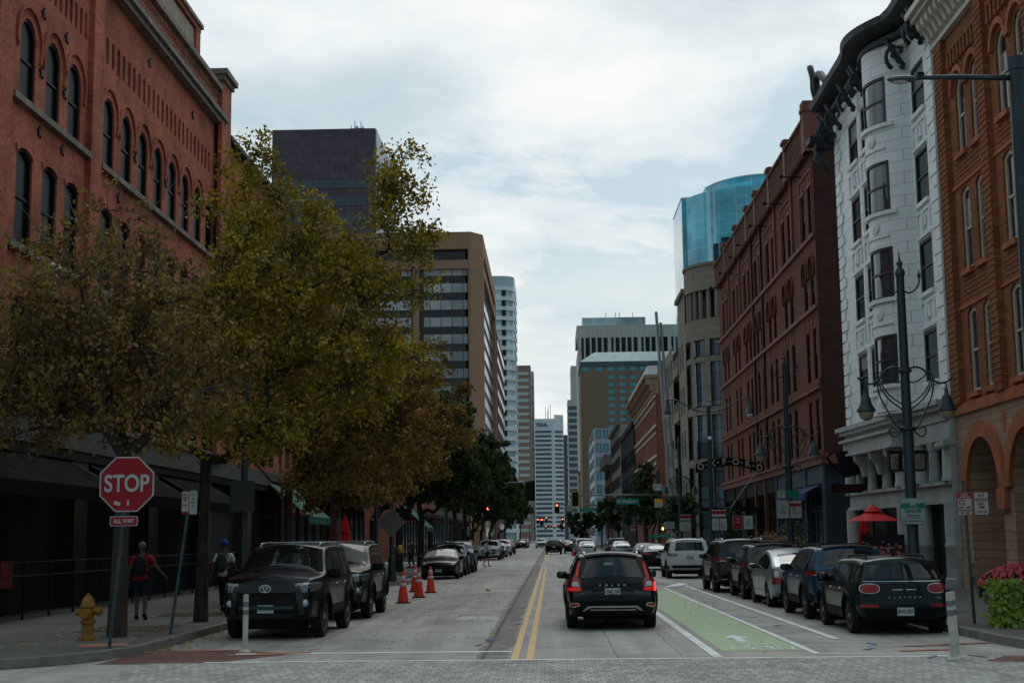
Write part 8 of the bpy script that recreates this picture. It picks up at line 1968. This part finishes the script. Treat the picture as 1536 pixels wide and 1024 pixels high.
# ================================================================== PEOPLE
def skin(nodes, edges, root, name, m, parent, sub=2, k=1.):
    """nodes: name -> (x, y, z, r); one continuous skinned surface"""
    ks = list(nodes); me = bpy.data.meshes.new(name); me.from_pydata([nodes[q][:3] for q in ks], [(ks.index(a), ks.index(b)) for a, b in edges], [])
    o = bpy.data.objects.new(name, me); col.objects.link(o); md = o.modifiers.new('s', 'SKIN'); md.use_smooth_shade = True; md.branch_smoothing = .6
    for i, q in enumerate(ks):
        sv = me.skin_vertices[0].data[i]; r = nodes[q][3]; sv.radius = (r, r * 1.0) if not isinstance(r, tuple) else r; sv.use_root = (q == root)
    s2 = o.modifiers.new('d', 'SUBSURF'); s2.levels = sub; s2.render_levels = sub
    dg = bpy.context.evaluated_depsgraph_get(); dg.update(); nm = bpy.data.meshes.new_from_object(o.evaluated_get(dg)); bpy.data.objects.remove(o)
    nm.materials.clear(); nm.materials.append(M[m] if isinstance(m, str) else m); nm.polygons.foreach_set('use_smooth', [True] * len(nm.polygons)); nm.name = name
    return link(name, nm, parent)
def person(label, x, y, z, rz, skin_m, shirt, trousers, short=False, step=.28, arm_r=None, cap=None, hair=None, pack=None, shoes='black', scale=1., sleeve='short', hood=False):
    T = thing('person', label, 'person', (x, y, z), rz)
    s = step; H = {}
    H['pel'] = (0, 0, .95, .125); H['sp'] = (0, .01, 1.12, .125); H['ch'] = (0, .015, 1.32, .145); H['nk0'] = (0, .02, 1.45, .075); H['nk'] = (0, .035, 1.52, .055); H['hd'] = (0, .055, 1.60, .085); H['hd2'] = (0, .05, 1.69, .082)
    E_ = [('pel', 'sp'), ('sp', 'ch'), ('ch', 'nk0'), ('nk0', 'nk'), ('nk', 'hd'), ('hd', 'hd2')]
    for sd, st in ((-1, s), (1, -s)):
        q = 'l' if sd < 0 else 'r'
        H['hip' + q] = (sd * .095, 0, .90, .095); H['kn' + q] = (sd * .105, st * .62 + .05, .50, .058); H['an' + q] = (sd * .11, st * 1.15 - .06, .10 + (.05 if st < 0 else 0), .038); H['to' + q] = (sd * .12, st * 1.15 + .10, .045 + (.0 if st < 0 else 0), .035)
        E_ += [('pel', 'hip' + q), ('hip' + q, 'kn' + q), ('kn' + q, 'an' + q), ('an' + q, 'to' + q)]
        aw = -st * .8
        sh, el, wr = (sd * .185, .01, 1.42), (sd * .25, aw * .35 - .03, 1.14), (sd * .27, aw * .9 + .05, .90)
        if arm_r and sd > 0: el, wr = arm_r
        H['sh' + q] = (*sh, .058); H['el' + q] = (*el, .042); H['wr' + q] = (*wr, .028)
        d = (Vector(wr) - Vector(el)).normalized(); pm = Vector(wr) + d * .06; H['pa' + q] = (*pm, .032); E_ += [('ch', 'sh' + q), ('sh' + q, 'el' + q), ('el' + q, 'wr' + q), ('wr' + q, 'pa' + q)]
        side = d.cross(Vector((sd, 0, 0))).normalized()
        for i, (off, ln) in enumerate(((-.026, .062), (-.009, .075), (.009, .07), (.026, .055))):
            a = pm + side * off + d * .03; b = a + d * ln * .55 + Vector((-sd * .008, 0, 0)); c = b + d * ln * .5 + Vector((-sd * .022, 0, 0))
            H['f%d%s' % (i, q)] = (*a, .0095); H['g%d%s' % (i, q)] = (*b, .0088); H['h%d%s' % (i, q)] = (*c, .0078); E_ += [('pa' + q, 'f%d%s' % (i, q)), ('f%d%s' % (i, q), 'g%d%s' % (i, q)), ('g%d%s' % (i, q), 'h%d%s' % (i, q))]
        a = Vector(wr) + d * .03 + side * -.035; b = a + d * .045 + side * -.02; H['t0' + q] = (*a, .011); H['t1' + q] = (*b, .0095); E_ += [('wr' + q, 't0' + q), ('t0' + q, 't1' + q)]
    body = skin(H, E_, 'pel', 'body', skin_m, T)
    # face: nose, ears, eyes, mouth on the side the figure looks to (+y)
    F_ = MB(); F_.ball((0, .145, 1.615), 1., 7, 5, (.014, .02, .024))
    for sd in (-1, 1): F_.ball((sd * .083, .05, 1.62), 1., 7, 5, (.012, .02, .032))
    F_.build('nose_and_ears', skin_m, body, smooth=True, world=False)
    e = MB()
    for sd in (-1, 1): e.ball((sd * .03, .128, 1.645), 1., 6, 4, (.012, .008, .007))
    e.ball((0, .132, 1.575), 1., 6, 4, (.025, .006, .006)); e.build('eyes_and_mouth', mat('dark_eyes', (.03, .015, .012), .4), body, smooth=True, world=False)
    def grow(keys, dr, **kw): return {q: (H[q][0], H[q][1], H[q][2], H[q][3] + dr) for q in keys}
    G = grow(['pel', 'sp', 'ch', 'nk0', 'shl', 'shr'], .02); G['pel'] = (0, 0, .99, .15); G['pe0'] = (0, 0, .84, .145); G['nk0'] = (0, .02, 1.45, .08)
    ed = [('pe0', 'pel'), ('pel', 'sp'), ('sp', 'ch'), ('ch', 'nk0'), ('ch', 'shl'), ('ch', 'shr')]
    for q in 'lr':
        a, b = Vector(H['sh' + q][:3]), Vector(H['el' + q][:3])
        if sleeve == 'short': G['m' + q] = (*(a + (b - a) * .75), .062); ed.append(('sh' + q, 'm' + q))
        else: G['e' + q] = (*b, .055); G['w' + q] = (*Vector(H['wr' + q][:3]), .042); ed += [('sh' + q, 'e' + q), ('e' + q, 'w' + q)]
    skin(G, ed, 'ch', 'shirt', shirt, T)
    G = {'pel': (0, 0, .97, .148), 'pl': (-.09, 0, .88, .115), 'pr': (.09, 0, .88, .115)}; ed = [('pel', 'pl'), ('pel', 'pr')]
    for q, sd in (('l', -1), ('r', 1)):
        a, b, c = Vector(H['hip' + q][:3]), Vector(H['kn' + q][:3]), Vector(H['an' + q][:3])
        if short: G['k' + q] = (*(a + (b - a) * .95), .092); ed.append(('p' + q, 'k' + q))
        else: G['k' + q] = (*b, .078); G['a' + q] = (*(b + (c - b) * .9), .06); ed += [('p' + q, 'k' + q), ('k' + q, 'a' + q)]
    skin(G, ed, 'pel', 'shorts' if short else 'trousers', trousers, T)
    for q in 'lr':
        a, b = Vector(H['an' + q][:3]), Vector(H['to' + q][:3]); MB().tube([tuple(a + Vector((0, -.04, -.03))), tuple(a + Vector((0, .02, -.03))), tuple(b), tuple(b + Vector((0, .05, -.005)))], [.045, .055, .048, .03], 8).build('shoe', shoes, T, smooth=True, world=False)
    if hair: MB().ball((0, .035, 1.675), 1., 14, 10, (.093, .102, .09)).build('hair', hair, T, smooth=True, world=False)
    if cap:
        MB().lathe([(.1, 1.655), (.103, 1.69), (.09, 1.75), (.05, 1.79), (0, 1.80)], (0, .04, 0), 14).add([(-.07, .12, 1.675), (.07, .12, 1.675), (.055, .21, 1.66), (-.055, .21, 1.66)], [(0, 1, 2, 3)]).build('cap', cap, T, smooth=True, world=False)
    if hood: MB().ball((0, -.06, 1.49), 1., 10, 6, (.12, .08, .07)).build('hood', shirt, T, smooth=True, world=False)
    if pack:
        B = thing('backpack', pack[0], 'backpack', (x, y, z), rz); b = MB()
        for k in range(1): b.ball((0, -.235, 1.22), 1., 14, 10, (.15, .10, .235))
        o = b.build('bag', pack[1], B, smooth=True, world=False); MB().ball((0, -.32, 1.14), 1., 10, 6, (.11, .05, .12)).build('front_pocket', pack[1], B, smooth=True, world=False)
        for sd in (-1, 1): MB().tube([(sd * .10, -.17, 1.42), (sd * .12, -.05, 1.515), (sd * .12, .1, 1.46), (sd * .13, .165, 1.3), (sd * .15, .05, 1.1), (sd * .12, -.17, 1.05)], .018, 6).build('strap', pack[1], B, smooth=True, world=False)
    return T
M['sk1'] = mat('tanned_skin', (.13, .065, .04), .6); M['sk2'] = mat('fair_skin', (.36, .2, .14), .6); M['tred'] = mat('red_tshirt_cloth', (.34, .012, .015), .85, var=.15, vscale=6); M['twhite'] = mat('white_tshirt_cloth', (.5, .54, .56), .85, var=.1, vscale=6); M['tnavy'] = mat('dark_navy_cloth', (.015, .022, .035), .9); M['tblack'] = mat('black_cloth', (.012, .012, .014), .9)
M['hairg'] = mat('short_grey_hair', (.14, .14, .14), .8, var=.3, vscale=30); M['capb'] = mat('bright_blue_cap', (.01, .04, .35), .7)
person('man in red shirt and dark shorts walking away past the leaning parking sign', -9.35, 32.6, .14, .12, 'sk1', 'tred', 'tnavy', short=True, step=.12, hair='hairg', arm_r=((.33, -.02, 1.18), (.50, .12, .98)), pack=('dark backpack on the back of the man in red', 'tblack'))
person('man in white shirt, dark trousers and blue cap walking away beside the parked SUV', -8.15, 35.6, .14, -.05, 'sk1', 'twhite', 'tblack', step=.30, cap='capb', pack=('dark teal backpack on the man in the white shirt', mat('dark_teal_backpack', (.015, .035, .035), .8)))
person('pedestrian in white hooded top and black shorts crossing the street beyond the cones', -4.43, 98, 0, -pi / 2 + .5, 'sk2', 'twhite', 'tblack', short=True, step=.22, sleeve='long', hood=True, hair=mat('brown_hair', (.08, .05, .03), .8), shoes='twhite')
for k, (x, y, sh, lb) in enumerate(((-8.6, 88, 'tblack', 'person in dark clothes on the left pavement behind the parked cars'), (-8.9, 84, 'twhite', 'person in a pale top standing under the trees on the left pavement'), (9.2, 108, 'tblack', 'person in dark clothes at the right corner before the cross street'), (9.6, 130, mat('yellow_vest', (.5, .42, .05), .8), 'person in a yellow vest past the cross street on the right'), (-9.2, 64, 'tblack', 'person in dark clothes on the left pavement behind the yellow-bagged meter'))):
    person(lb, x, y, .14, random.Random(k).uniform(-2, 2), 'sk1', sh, 'tnavy', step=.1, hair='hairg' if k % 2 else mat('brown_hair', (.08, .05, .03), .8))
